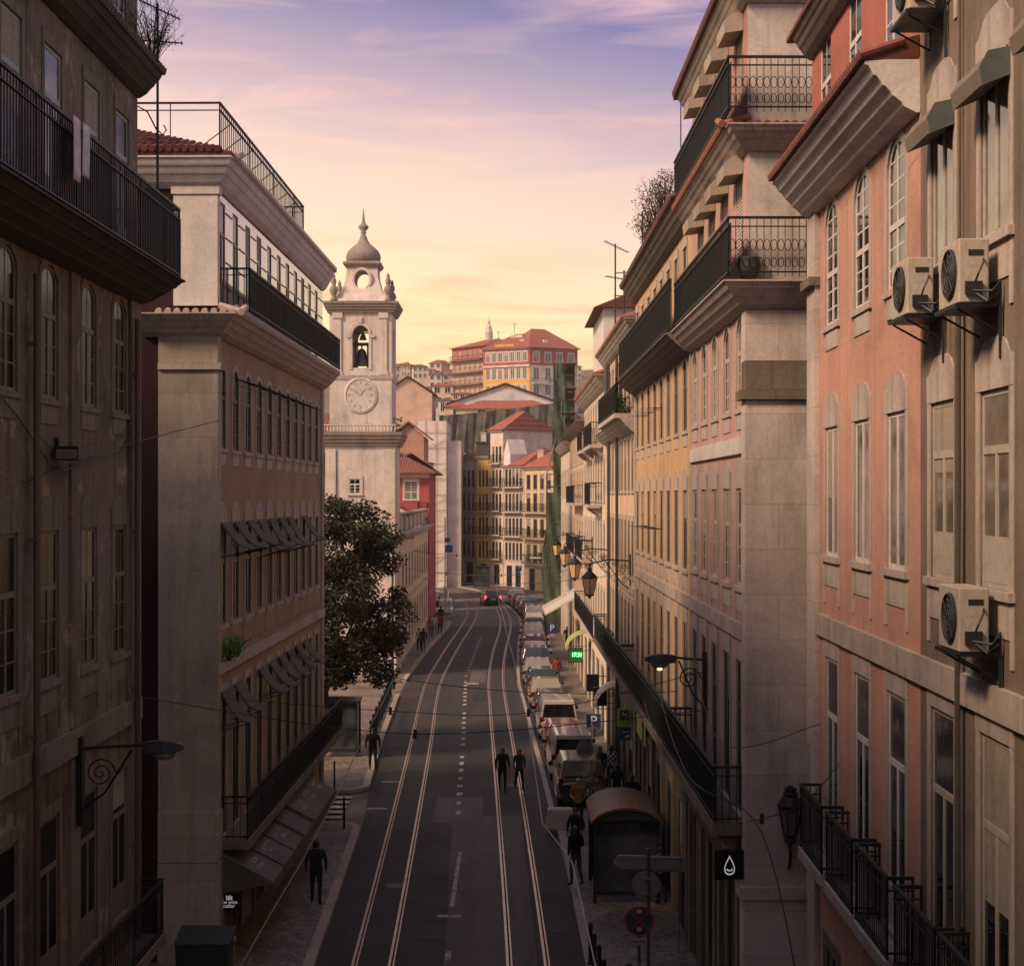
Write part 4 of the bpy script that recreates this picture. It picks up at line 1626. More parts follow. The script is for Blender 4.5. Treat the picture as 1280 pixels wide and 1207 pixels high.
for k in range(24):
    t0, t1 = 2 * PI * k / 24, 2 * PI * (k + 1) / 24
    g.prism([(rh * math.cos(t0), zc + rh * 1.15 * math.sin(t0)), (rh * math.cos(t1), zc + rh * 1.15 * math.sin(t1)),
             ((rh + .16) * math.cos(t1), zc + (rh * 1.15 + .16) * math.sin(t1)), ((rh + .16) * math.cos(t0), zc + (rh * 1.15 + .16) * math.sin(t0))], 1, cy - 1.32, cy - 1.0)
g.build('opening_surround', TST, T)
g = MB()
g.loft([[(-r, cy - r, z), (r, cy - r, z), (r, cy + r, z), (-r, cy + r, z)] for r, z in ((1.06, 25.7), (1.2, 25.82), (1.3, 25.95), (1.3, 26.05), (1.05, 26.15))])
g.build('lantern_cornice', TDK, T)
g = MB()
dome = [(r_, 26.1 + (z_ - 26.1) * .82) for r_, z_ in [(1.05, 26.1), (1.17, 26.3), (1.21, 26.55), (1.17, 26.8), (1.05, 27.05), (.86, 27.28), (.64, 27.48), (.44, 27.68), (.32, 27.9), (.24, 28.15), (.2, 28.3)]]
g.lathe(dome, (0, cy, 0), 28)
g.build('dome', LEAD, T, smooth=True)
g = MB()
g.lathe([(r_, 26.1 + (z_ - 26.1) * .82) for r_, z_ in [(.2, 28.28), (.13, 28.36), (.22, 28.5), (.14, 28.62), (.34, 28.85), (.36, 28.98), (.22, 29.15), (.12, 29.3), (.08, 29.7), (.03, 30.25), (.01, 30.4)]], (0, cy, 0), 14)
g.build('finial', LEAD, T, smooth=True)
for x, y in ((-1.85, cy - 1.85), (1.85, cy - 1.85), (1.85, cy + 1.85), (-1.85, cy + 1.85)):
    g = MB()
    g.lathe([(.24, 23.5), (.24, 23.65), (.12, 23.75), (.2, 23.95), (.29, 24.15), (.26, 24.35), (.12, 24.5), (.17, 24.62), (.2, 24.78), (.1, 24.98), (.13, 25.08), (.02, 25.3)], (x, y, 0), 12)
    g.build('urn', LEAD, T, smooth=True)
f, p, sm = window_meshes(-1, .75, .95, 0, 'sash', WHITEF, GL, TST, 'plain')
wo = link('window', f, T, (-.35, -.05, 11.4))
link('pane', p, wo)
link('surround', sm, wo)
T.scale = (.92, .92, .995)

CH = thing('church_nave', 'whitewashed church nave joined to the bell tower beyond the plaza tree', 'church', (-24, 101, 0))
g = MB()
g.box(-14, 11.7, 0, 26, 0, 12.5)
g.build('wall', WHW, CH)
g = MB()
g.loft([[(-14.4, -.4, 12.5), (11.7, -.4, 12.5), (11.7, 26, 12.5), (-14.4, 26, 12.5)], [(-14.4, 12.5, 17), (11.7, 12.5, 17), (11.7, 13, 17), (-14.4, 13, 17)]])
g.build('roof', ROOFT, CH)
g = MB()
g.box(-13.5, 11, -.25, -.003, 11.6, 12.45)
g.build('cornice', TST, CH)

# ------------------------------------------------------------------ left side beyond the tower
P1_ = Building('parapet_house', 'low beige house with a balustraded parapet beyond the bell tower', (-7.35, 105.2), (-7.35, 140), -1, 8.7, 9)
P1_.row(spread(1, 34, 10), 4.9, 7.1, 1.1, 'sash', 0, BROWNF, None, STONE, 'plain', .2)
P1_.row(spread(1, 34, 10), 1.0, 3.4, 1.1, 'sash', 0, BROWNF, None, STONE, 'plain', .2)
P1_.wall(PALE, side_m=PALE)
P1_.cornice(8.2, 8.75, .5, STONE, end=True, back=3)
P1_.band(4.1, 4.3, .07, STONE)
g = P1_.mb()
for k in range(8):
    g.box(k * 4.9, k * 4.9 + .5, -.35, .02, 8.8, 10.0)
g.box(.5, 34.3, -.25, -.1, 8.8, 9.75)
g.box(0, 34.8, -.38, .05, 10.0, 10.12)
P1_.part('parapet', g, STONE)
P1_.roof(8.8, 2.6, ROOFR, -.6, 3)

RROSE = plaster('rose_red_render', (.42, .1, .11), (.3, .1, .1), .3, .3)
P2_ = Building('rose_house', 'small rose red house with tiled roof and a white framed window', (-12.2, 141), (-7.3, 141), -1, 13.2, 12)
P2_.row([3.3], 10.9, 12.5, 1.15, 'grid', 0, WHITEF, GLC, WHW, 'plain', .5)
P2_.wall(RROSE, side_m=RROSE)
P2_.roof(13.25, 1.9, ROOFT, .7, 3)
P2_.cornice(12.8, 13.2, .25, WHW, end=False, back=0)
P2_.balcony(3.9, 4.8, 9.6, .8, STONE, 1.0, IRON)
P2_.balcony(3.9, 4.9, 6.0, .8, STONE, 1.0, IRON)
g = P2_.mb()
g.add([(-1.5, .3, 12.5), (-1.5, 6.0, 12.5), (5.0, 6.0, 9.3), (5.0, .3, 9.3), (-1.5, .3, 12.35), (-1.5, 6.0, 12.35), (5.0, 6.0, 9.15), (5.0, .3, 9.15)],
      [(0, 3, 2, 1), (4, 5, 6, 7), (0, 1, 5, 4), (3, 7, 6, 2), (0, 4, 7, 3), (1, 2, 6, 5)])
P2_.part('lean_to_roof', g, tiles('bright_red_sheet_tiles', (.42, .07, .06)))
g = P2_.mb()
g.prism([(-1.4, 0), (4.7, 0), (4.7, 9.25), (-1.4, 12.3)], 1, .31, 5.9)
P2_.part('lean_to', g, PALE)

# far row that closes the street, seen beyond the bend
def farhouse(name, label, u0, u1, d0, d1, H, m, floors, wpos, roofm=ROOFR, rh=1.6, bal=(), wst='sash', depth=8, fm=BROWNF, gable=False, shop=True, rail_m=IRONG):
    a, b = at(u0, 620, d0), at(u1, 620, d1)
    bd = Building(name, label, (a.x, a.y), (b.x, b.y), -1, H, depth)
    n = wpos
    P = spread(.25, bd.L - .25, n)
    w = min(.95, (bd.L - .5) / n * .62)
    for z, h in floors:
        bd.row(P, z, z + h, w, 'plain', 0, fm, None, STONE if bd.L > 3 else None, 'plain', .35)
    if shop:
        bd.row(spread(.3, bd.L - .3, max(1, n // 2)), .14, 2.7, min(1.5, bd.L / n * 1.3), 'plain', 0, DARKF, None, None, 'plain', 0)
    bd.wall(m, side_m=m)
    bd.cornice(H - .4, H, .3, STONE, end=True, back=1)
    if rh:
        if gable:
            g = bd.mb()
            g.prism([(.1, H), (1.5, H), (1.5, H + 1.4), (.8, H + rh), (.1, H + 1.4)], 1, -2.5, .05)
            bd.part('gable', g, WHW)
            bd.roof(H + .02, 2.2, roofm, .35, 1.2, s0=1.7)
        else:
            bd.roof(H + .02, rh, roofm, .35, min(1.3, bd.L * .2))
    for z in bal:
        bd.balcony(.15, bd.L - .15, z, .55, STONE, 1.0, rail_m, .15, sp=.16)
    return bd


fl = [(3.4, 2.1), (6.4, 2.1), (9.4, 2.1), (12.4, 2.1)]
LILAC = plaster('pale_lilac_render', (.56, .48, .45), (.3, .25, .22), .4, .4)
YELF = plaster('bright_yellow_render', (.72, .5, .15), (.4, .28, .12), .3, .3)
CREAM2 = plaster('warm_cream_render', (.68, .53, .34), (.35, .26, .18), .35, .35)
farhouse('balcony_house', 'narrow grey and pink house with four green balconies at the street bend', 565, 596, 207, 204, 16.0, LILAC, fl, 5, ROOFT, 1.2, (3.3, 6.3, 9.3, 12.3))
farhouse('yellow_house', 'narrow bright yellow house with dark green balconies and grey glazed attic', 596, 612.5, 203, 201.5, 16.2, YELF, fl, 3, ROOFT, 0, (6.3, 9.3))
farhouse('slim_cream_house', 'very slim cream house with stacked balconies beside the bright yellow house', 613, 629, 201, 199, 19.5, PALE, fl + [(15.4, 2.0)], 3, ROOFR, 2.4, (3.4, 6.4, 9.4, 12.4, 15.3), rail_m=IRON)
farhouse('white_gabled_house', 'cream house with a white pointed gable and wide dark balconies', 629.5, 655, 197.5, 194, 15.0, LILAC, fl, 5, ROOFR, 3.2, (6.3, 9.3, 12.3), gable=True, rail_m=IRON)
farhouse('warm_cream_house', 'warm cream house with flower balconies next to the scaffold', 655.5, 692, 190, 183, 14.6, CREAM2, fl[:3] + [(12.0, 1.7)], 4, ROOFR, 2.4, (3.3, 6.3, 9.3), rail_m=IRON)
bd = farhouse('red_roofed_block', 'cream block with a broad bright red hipped roof above the far row', 606, 704, 222, 216, 19.4, PALE, [(13, 1.9), (16.2, 1.9)], 9, ROOFR, 3.4, (), depth=12, shop=False)
g = MB(-1)
a = at(595.5, 620, 203.05)
g = MB()
for k in range(5):
    g.box(.1 + k * .36, .16 + k * .36, -.05, .0, 0, 1.7)
g.box(0, 1.7, .01, 3, 0, 1.8)
gz = thing('rooftop_glasshouse', 'grey glazed attic box on top of the narrow bright yellow house', 'attic', (a.x, a.y + .5, 16.2))
g.build('glazed_wall', flat('grey_glazing', (.1, .1, .1), .2), gz)
g = MB()
g.box(-.15, 1.85, -.25, 3.1, 1.8, 1.95)
g.build('roof', ROOFT, gz)

for k, (u, v, d) in enumerate(((622, 523, 224), (668, 520, 222), (604, 544, 208), (676, 566, 188), (566, 566, 210), (513, 542, 176), (500, 596, 148))):
    p = at(u, v, d)
    t = thing('chimney_stack', 'small rendered chimney with clay pots ' + ['on the left end of the broad red hipped roof', 'on the ridge of the broad red hipped roof', 'behind the grey glazed attic', 'on the warm cream house roof', 'on the narrow grey and pink house', 'on the brown gabled house', 'on the rose red house roof'][k], 'chimney', (p.x, p.y + 2.5, p.z - 1.6), 0, 'chimneys on the far roofs')
    g = MB()
    g.box(-.35, .35, -.3, .3, 0, 1.9)
    g.box(-.42, .42, -.37, .37, 1.9, 2.03)
    g.build('stack', PALE if k % 2 else WHW, t)
    g = MB()
    for x in (-.17, .17):
        g.lathe([(.11, 2.03), (.1, 2.4), (.13, 2.45)], (x, 0, 0), 8)
    g.build('pot', CLAY, t)
# building wrapped in white sheeting, and the netted canopy over the roof works
WB = thing('sheeted_building', 'tall building wrapped in white scaffold sheeting at the left of the bend', 'building', (-11.9, 196, 0))
g = MB()
g.box(0, 3.9, 0, 14, 0, 20.4)
g.build('wall', plaster('white_scaffold_sheet', (.74, .64, .58), (.4, .33, .29), .4, .4), WB)
g = MB()
for z in [1.9 * k for k in range(1, 11)]:
    g.tube([(-.1, -.12, z), (4.0, -.12, z), (4.02, 13, z)], .035, 4)
for x in (0.05, 1.3, 2.6, 3.85):
    g.tube([(x, -.12, 0), (x, -.12, 20.6)], .03, 4)
for k in range(5):
    g.tube([(.1, -.14, 2 + 3.6 * k), (3.8, -.14, 3.9 + 3.6 * k)], .025, 4)
g.build('scaffold_poles', flat('pole_steel', (.35, .3, .27), .5, .4), WB)
g = MB()
g.box(3.95, 5.6, 1, 14, 0, 18)
g.build('side_sheet', plaster('white_scaffold_sheet', (.74, .64, .58)), WB)


def netmat(name, col):
    if name in MATS:
        return MATS[name]
    m, nt_, b = nodes(name)
    v = mapped(nt_)
    n1 = noise(nt_, v, .8, 7, .7, .6)
    n2 = noise(nt_, mapped(nt_, (3, 3, .4)), 1.2, 6, .7)
    c = ramp(nt_, n1, [(.3, tuple(x * .4 for x in col)), (.7, tuple(x * 1.7 for x in col))])
    c = mixc(nt_, 1.0, c, ramp(nt_, n2, [(.3, (.8, .8, .8)), (.7, (1.15, 1.15, 1.15))]), 'MULTIPLY')
    nt_.links.new(c, b.inputs['Base Color'])
    b.inputs['Roughness'].default_value = .8
    bump(nt_, b, n2, .8, .1)
    MATS[name] = m
    return m


NETD = netmat('grey_debris_net', (.085, .085, .07))
NETG = netmat('green_debris_net', (.05, .078, .05))
cn_ = thing('netted_canopy', 'dark grey netted canopy hanging over the roof works behind the far row', 'netting', (0, 214, 0))
g = MB()
top, nx = [], 26
rings = []
for i in range(nx + 1):
    u = 549 + (704 - 549) * i / nx
    x = (u - 640) / F * 214
    zt = CAMZ - (519 - 17 * (i / nx) ** 1.3 - 620) / F * 214
    zb = CAMZ - (interp([(535, 549), (552, 553), (563, 570), (566, 580), (585, 640), (600, 704)], u) - 620) / F * 214
    w = .25 * math.sin(i * 1.7)
    rings.append([(x, .0 + w, zt), (x, 6, zt + .25), (x, 6.2, zt + .1), (x, .5 - w, zb)])
g.loft(rings)
g.build('netting', NETD, cn_)

# ------------------------------------------------------------------ houses on the hill
HZM = [PALE, PEACH, WHW, plaster('pink_hill_render', (.6, .42, .34), (.4, .3, .24), .3, .3), CREAM2]


def hillhouse(name, label, u, v_top, w_px, v_bot, d, m, roofm=ROOFR, dep=10, nw=3, nf=2, rh_px=6, hip=True, wcol=None, group=None, turn=0.0):
    """v_top: eave line, v_bot: lowest wall pixel in view; the wall runs on down into the slope"""
    c = at(u, v_top, d)
    w = w_px / F * d
    b = thing(name, label, 'house', (c.x, d, 0), turn, group)
    zt, zb = c.z, CAMZ - (v_bot - 620) / F * d
    ground = min(zb, hillz(c.x, d)) - 1.5
    g = MB()
    g.box(-w / 2, w / 2, 0, dep, ground, zt)
    g.build('wall', m, b)
    rh = rh_px / F * d
    g = MB()
    o = .3
    if hip:
        k = min(w * .35, dep * .4)
        g.add([(-w / 2 - o, -o, zt), (w / 2 + o, -o, zt), (w / 2 + o, dep + o, zt), (-w / 2 - o, dep + o, zt), (-w / 2 + k, dep / 2, zt + rh), (w / 2 - k, dep / 2, zt + rh)],
              [(0, 1, 5, 4), (1, 2, 5), (2, 3, 4, 5), (3, 0, 4), (3, 2, 1, 0)])
        g.build('roof', roofm, b)
    else:
        g.prism([(-w / 2, zt), (w / 2, zt), (0, zt + rh)], 1, -.0, dep)
        g.build('gable', m, b)
        g = MB()
        for s_ in (-1, 1):
            g.loft([[(s_ * (w / 2 + .5), -.4, zt - .25 * rh / w), (0, -.4, zt + rh + .12), (0, -.4, zt + rh + .34), (s_ * (w / 2 + .6), -.4, zt)],
                    [(s_ * (w / 2 + .5), dep, zt - .25 * rh / w), (0, dep, zt + rh + .12), (0, dep, zt + rh + .34), (s_ * (w / 2 + .6), dep, zt)]])
        g.build('roof', roofm, b)
    fh = (zt - zb) / max(1, nf)
    for j in range(nf):
        for i in range(nw):
            x = -w / 2 + w * (i + .5) / nw
            g = MB()
            ww, hh = min(1.1, w / nw * .5), min(1.7, fh * .55)
            z = zb + fh * (j + .32)
            g.box(x - ww / 2 - .12, x + ww / 2 + .12, -.06, .0, z - .12, z + hh + .12)
            f_ = g.build('window', WHITEF, b)
            g = MB()
            g.box(x - ww / 2, x - .04, -.075, -.0, z, z + hh)
            g.box(x + .04, x + ww / 2, -.075, -.0, z, z + hh)
            g.build('pane', wcol or GL, f_)
    return b


# the big red and yellow corner house and its longer rosy neighbour
SAFF = plaster('saffron_render', (.68, .4, .08), (.5, .33, .12), .25, .25)
BRICK = plaster('brick_red_render', (.4, .11, .08), (.3, .12, .1), .3, .3)
ROSY = plaster('rosy_render', (.56, .33, .26), (.3, .2, .16), .35, .35)
HB = Building('hilltop_house', 'big hilltop house with red top storey and yellow storeys below', at(604, 0, 331).xy, at(662, 0, 326).xy, -1, 46, 14, 0)
zz = lambda v, d=330: CAMZ - (v - 620) / F * d
pos = spread(.4, HB.L - .4, 7)
for v0, v1 in ((460.5, 475), (482, 496), (502, 515)):
    HB.row(pos, zz(v1), zz(v0), .95, 'plain', 0, WHITEF, GLC, WHW, 'plain', .6)
HB.row(pos, zz(453), zz(441), .95, 'plain', 0, WHITEF, GLC, WHW, 'plain', .6)
HB.wall(SAFF, (0, zz(458)), WHW)
HB.wall(BRICK, (zz(458) + .01, zz(436)), BRICK, name='upper_wall')
HB.cornice(zz(438), zz(436), .35, WHW, end=True, back=1)
HB.band(zz(459.5), zz(457.5), .25, WHW)
HB.roof(zz(436), 3.6, ROOFR, .5, 4)
g = HB.mb()
g.box(2.6, 7.0, -2.6, -.4, zz(436), zz(431))
HB.part('dormer', g, SAFF)
g = HB.mb()
g.box(6.9, 8.0, -4.5, -3, zz(436), zz(424))
g.box(3.8, 6.6, -7, -5, zz(428), zz(416.5))
HB.part('chimney', g, TST)
HB2 = Building('corner_wing_house', 'right wing of the hilltop house with red top storey and white balconies', at(662, 0, 326).xy, at(722, 0, 331).xy, -1, 46, 14, 0)
pos = spread(.2, HB2.L - .2, 4)
for v0, v1 in ((442, 454), (461, 476), (482, 494)):
    HB2.row(pos, zz(v1), zz(v0), 1.3, 'plain', 0, WHITEF, GLC, WHW, 'plain', .4)
HB2.wall(plaster('hill_whitewash', (.66, .6, .53), (.4, .33, .28), .3, .3), (0, zz(458.2)))
HB2.wall(BRICK, (zz(458.2) + .01, zz(436)), name='upper_wall')
HB2.roof(zz(436), 4.6, ROOFR, .5, 4)
for k in range(2):
    HB2.balcony(.5 + k * 4.6, 4.6 + k * 4.4, zz(480), .8, WHW, .9, IRON, .2, sp=.3)
g = HB2.mb()
g.box(4.1, 5.0, -3, -1.5, zz(436), zz(425))
HB2.part('chimney', g, WHW)
HB3 = Building('rosy_terrace', 'long rosy terrace with dark balconies left of the hilltop house', at(565, 0, 352).xy, at(604, 0, 344).xy, -1, 46, 14, 0)
pos = spread(.2, HB3.L - .2, 6)
for v0, v1 in ((439, 447), (454, 463), (470, 480), (484, 494)):
    HB3.row(pos, zz(v1, 348), zz(v0, 348), .9, 'plain', 0, WHITEF, GLC, None, 'plain', .7)
HB3.wall(ROSY, (0, zz(451, 348)), ROSY)
HB3.wall(BRICK, (zz(451, 348) + .01, zz(434, 348)), BRICK, name='upper_wall')
HB3.roof(zz(434, 348), 2.2, ROOFR, .5, 3)
for v in (450, 465.5, 480.5):
    HB3.balcony(.1, HB3.L - .1, zz(v, 348), .9, STONED, .9, IRON, .2, sp=.25)
CT = thing('slender_spire', 'slender pale church spire rising behind the rosy terrace', 'spire', (at(611, 0, 380).x, 380, 0))
g = MB()
zs_ = lambda v: CAMZ - (v - 620) / F * 380
g.lathe([(.95, 36), (.95, zs_(415)), (.75, zs_(412)), (.6, zs_(408)), (.3, zs_(405)), (.22, zs_(404.5)), (.36, zs_(403)), (.2, zs_(401)), (.06, zs_(400)), (.04, zs_(394))], n=8)
g.build('shaft', TST, CT)

WG = hillhouse('white_gabled_hall', 'long low white hall with a shallow gable and two blind windows', 632, 505, 142, 515, 246, WHW, ROOFT, 14, 3, 1, 24, False)
hillhouse('red_roofed_shed', 'long red tiled roof in front of the white hall', 634, 511, 128, 518, 230, PALE, ROOFR, 9, 2, 1, 13, True)
hh = [
    ('peach_gabled_house', 'large plain peach gable wall right of the bell tower', 510, 492, 60, 540, 240, 3, 20, 2, 0, False, 12),
    ('white_dormer_house', 'little white house with a red roof above the peach gable', 557, 500, 16, 520, 262, 2, 4, 2, 1, True, 7),
    ('pink_roof_house', 'pale house with a wide pinkish roof above the sheeted building', 571, 508, 30, 522, 236, 3, 7, 1, 1, True, 8),
    ('terraced_villa', 'white villa with stacked terraces left of the rosy terrace', 553, 482, 26, 508, 318, 0, 5, 2, 2, True, 8),
    ('round_window_house', 'pale pink house on the slope below the rosy terrace', 578, 492, 26, 512, 300, 3, 4, 3, 2, True, 8),
    ('hill_house', 'pale lilac house block highest on the hill beside the tower', 502, 456, 30, 486, 470, 2, 4, 2, 1, True, 12),
    ('hill_house', 'peach house on the ridge between two pale blocks', 530, 462, 26, 486, 460, 1, 4, 3, 2, True, 10),
    ('hill_house', 'small cream house on the ridge, under the sky gap', 544, 468, 16, 486, 430, 0, 4, 2, 2, True, 8),
    ('hill_house', 'grey pink roofed house standing on the ridge beside the rosy terrace', 558, 466, 16, 482, 480, 3, 7, 2, 1, True, 9),
    ('hill_house', 'cream house with red roof on the slope under the lilac block', 497, 482, 26, 500, 370, 0, 4, 3, 1, True, 10),
    ('hill_house', 'yellowish house in the middle of the slope among rooftops', 536, 484, 18, 505, 350, 4, 3, 2, 2, True, 10),
    ('hill_house', 'small white house halfway down the slope by the villa', 541, 497, 16, 515, 300, 2, 4, 2, 1, True, 9),
    ('brown_gabled_house', 'brown gabled house directly right of the tower cornice', 511, 546, 38, 620, 172, 1, 16, 0, 0, False, 9),
    ('cream_corner_house', 'cream house with arched parapet behind the small rose red house', 514, 578, 46, 640, 158, 0, 4, 3, 1, True, 8),
]
for nm, lab, u, vt, wp, vb, d, mi, rh_, nw, nf, hip, dep in hh:
    m = HZM[mi]
    if nm == 'brown_gabled_house':
        m = plaster('brown_render', (.44, .26, .18), (.25, .16, .12), .3, .4)
    hillhouse(nm, lab, u, vt, wp, vb, d, m, ROOFR if wp % 4 else ROOFT, dep, nw, nf, rh_, hip, group='houses on the hillside' if nm == 'hill_house' else None)
# rooftops filling the slope at either side, mostly hidden by the street fronts
for k in range(30):
    u = 470 + (k * 37) % 250
    d = 380 + (k * 53) % 260
    x = at(u, 0, d).x
    zt = hillz(x, d) + R.uniform(4, 7.5)
    v = 620 - (zt - CAMZ) / d * F
    hillhouse('hill_house', ['white', 'peach', 'cream', 'pink', 'rosy', 'pale'][k % 6] + ' hillside house ' + ['among the roofs left of the spire', 'below the ridge', 'between the villa and the ridge', 'high on the far slope', 'near the top of the hill'][k % 5],
              u, v, R.uniform(11, 22), v + 16, d, HZM[(k * 3) % 5], ROOFR if k % 3 else ROOFT, 9, 2 + k % 2, 2, R.uniform(3, 6), True, group='houses on the hillside', turn=R.uniform(-.25, .25))

# ------------------------------------------------------------------ the street goes on behind the camera: unseen houses, added to cut back light
A2 = Building('grimy_house_behind', 'unseen tall plain grey brown house further back along the left side', (-7.9, -70), (-7.6, 7.9), -1, 21, 9)
A2.row(spread(1, 77, 16), 8.2, 10.4, 1.1, 'sash', 0, CREAMF, None, STONEA, 'plain', .2)
A2.row(spread(1, 77, 16), 13, 15.2, 1.1, 'sash', 0, CREAMF, None, STONEA, 'plain', .2)
A2.wall(GRIME, side_m=GRIME)
E2 = Building('beige_house_behind', 'unseen tall plain beige house further back along the right side', (5.0, -70), (5.06, 7.9), 1, 21, 9)
E2.row(spread(1, 77, 16), 8.2, 10.4, 1.1, 'sash', 0, CREAMF, None, STONE, 'plain', .2)
E2.row(spread(1, 77, 16), 13, 15.2, 1.1, 'sash', 0, CREAMF, None, STONE, 'plain', .2)
E2.wall(BEIGE, side_m=BEIGE)
X2 = Building('end_light_block', 'unseen tall block added to close off light far behind the viaduct', (-9, -72), (7, -72), 1, 22, 9)  # unseen end block, added to darken the lower street
X2.row(spread(1, 15, 5), 8.2, 10.4, 1.1, 'sash', 0, CREAMF, None, STONE, 'plain', .2)
X2.wall(BEIGE, side_m=BEIGE)
VD = thing('viaduct', 'stone viaduct deck and iron parapet crossing over the street', 'bridge', (0, -8, 0))
g = MB()
g.box(-7.4, 4.9, -5, 6.2, 8.6, 9.5)
g.build('deck', STONE, VD)
g = MB()
rail(g, [(-7.3, 6.0), (4.8, 6.0)], 9.5, 1.05, .14, .02)
g.build('railing', IRONG, VD)
VD.location.y = -9

# ------------------------------------------------------------------ scaffold tower with green netting
ST = thing('scaffold_tower', 'tall narrow scaffold tower wrapped in dark green netting on the right pavement', 'scaffold', (2.85, 130, 0))
POLE = flat('scaffold_pole', (.22, .17, .12), .5, .4)
W_ = 2.35
for k, (x, y) in enumerate(((0, 0), (W_ * .5, 0), (W_, 0), (0, 3), (W_, 3))):
    g = MB()
    g.tube([(x, y, 0), (x, y, 22.3 if x else 13)], .045, 6)
    if x == 0:
        g.tube([(x, y, 13), (.75, y, 16), (.75, y, 22.4)], .045, 6)
    g.build('upright', POLE, ST)
g = MB()
for k in range(11):
    z = 2 + 2 * k
    x0 = 0 if z < 13 else .75
    g.tube([(x0 - .1, -.06, z), (W_ + .1, -.06, z)], .035, 5)
    g.tube([(x0 - .1, -.06, z + 1), (W_ + .1, -.06, z + 1)], .025, 5)
    g.box(x0, W_, 0, 3, z - .08, z - .03)
g.build('deck', flat('scaffold_boards', (.14, .1, .07), .8), ST)
for nm, a, b_, z0, z1, yy in (('front_net', -.35, 1.55, .2, 11.5, -.16), ('side_net', .5, 1.45, 11.2, 22.0, -.1), ('rear_net', 0.6, W_, .2, 22.2, 3.1), ('low_net', 1.5, W_ + .3, .2, 14.5, -.12)):
    g = MB()
    nx, nz = 10, 30
    vs = []
    for j in range(nz + 1):
        z = z0 + (z1 - z0) * j / nz
        for i in range(nx + 1):
            x = a + (b_ - a) * i / nx
            if nm == 'front_net':
                x += .35 * max(0, (z - 7) / 4) * (1 - i / nx) + .12 * math.sin(z * .9)
            vs.append((x, yy + .09 * math.sin(x * 7 + z) + .1 * math.sin(z * 2.1 + x), z))
    for off_ in (0, .03):
        g.add([(x, y + off_, z) for x, y, z in vs], [(j * (nx + 1) + i, j * (nx + 1) + i + 1, (j + 1) * (nx + 1) + i + 1, (j + 1) * (nx + 1) + i) for j in range(nz) for i in range(nx)])
    g.build(nm, NETG, ST, fix=False)

# ------------------------------------------------------------------ the tree and wild plants
def leaves(g, c, r, n, size, squash=1.0, shell=.35, wig=0.0):
    for _ in range(n):
        d = Vector((R.gauss(0, 1), R.gauss(0, 1), R.gauss(0, 1))).normalized()
        rr = r * (shell + (1 - shell) * R.random() ** .5)
        p = Vector(c) + Vector((d.x * rr, d.y * rr, d.z * rr * squash))
        a = Vector((R.gauss(0, 1), R.gauss(0, 1), R.gauss(0, .6))).normalized()
        b = a.cross(Vector((R.gauss(0, 1), R.gauss(0, 1), R.gauss(0, 1)))).normalized()
        s = size * R.uniform(.6, 1.3)
        g.add([tuple(p - a * s), tuple(p - b * s * .55), tuple(p + a * s), tuple(p + b * s * .55)], [(0, 1, 2, 3)])


BARK = plaster('bark', (.07, .055, .04), (.02, .018, .015), .5, .6)
LEAFM = leafmat('autumn_leaves', [(.008, .015, .006), (.018, .028, .009), (.05, .032, .011), (.022, .033, .01), (.011, .019, .008)])
TR = thing('plaza_tree', 'dense dark autumn tree at the plaza corner in front of the bell tower', 'tree', (-8.2, 70, .1))
TR.scale = (.96, .96, 1.04)
g = MB()
g.tube([(0, 0, 0), (.05, 0, 1.2), (-.05, .1, 2.6), (.1, 0, 4.2)], .27, 10, .17)
g.build('trunk', BARK, TR, smooth=True)
tips = []
for k in range(15):
    a = 2 * PI * k / 15 + R.uniform(-.3, .3)
    z0 = R.uniform(2.6, 4.3)
    ln = R.uniform(1.6, 3.1)
    e = Vector((math.cos(a) * ln, math.sin(a) * ln, z0 + R.uniform(.2, 5.4)))
    m = Vector((math.cos(a) * ln * .45, math.sin(a) * ln * .45, z0 + (e.z - z0) * .35))
    g = MB()
    g.tube([(.05, 0, z0 - .3), tuple(m), tuple(e)], .1, 6, .025)
    g.build('limb', BARK, TR, smooth=True)
    tips += [e, m.lerp(e, .6)]
g = MB()
clumps = [(t, R.uniform(.6, 1.15)) for t in tips]
for _ in range(135):
    t = R.uniform(0, 2 * PI)
    z = R.uniform(2.7, 10.4)
    env = interp([(1.8, 2.4), (3.3, 3.8), (3.7, 6.2), (3.4, 8.2), (2.5, 9.9), (1.0, 11.1)], z)
    rr = env * R.uniform(.35, 1.0)
    clumps.append((Vector((math.cos(t) * rr, math.sin(t) * rr, z)), R.uniform(.4, .95)))
for c, r in clumps:
    leaves(g, c, r * 1.02, int(480 * r * r + 130), .085, .75, .1)
g.build('crown', LEAFM, TR, fix=False)


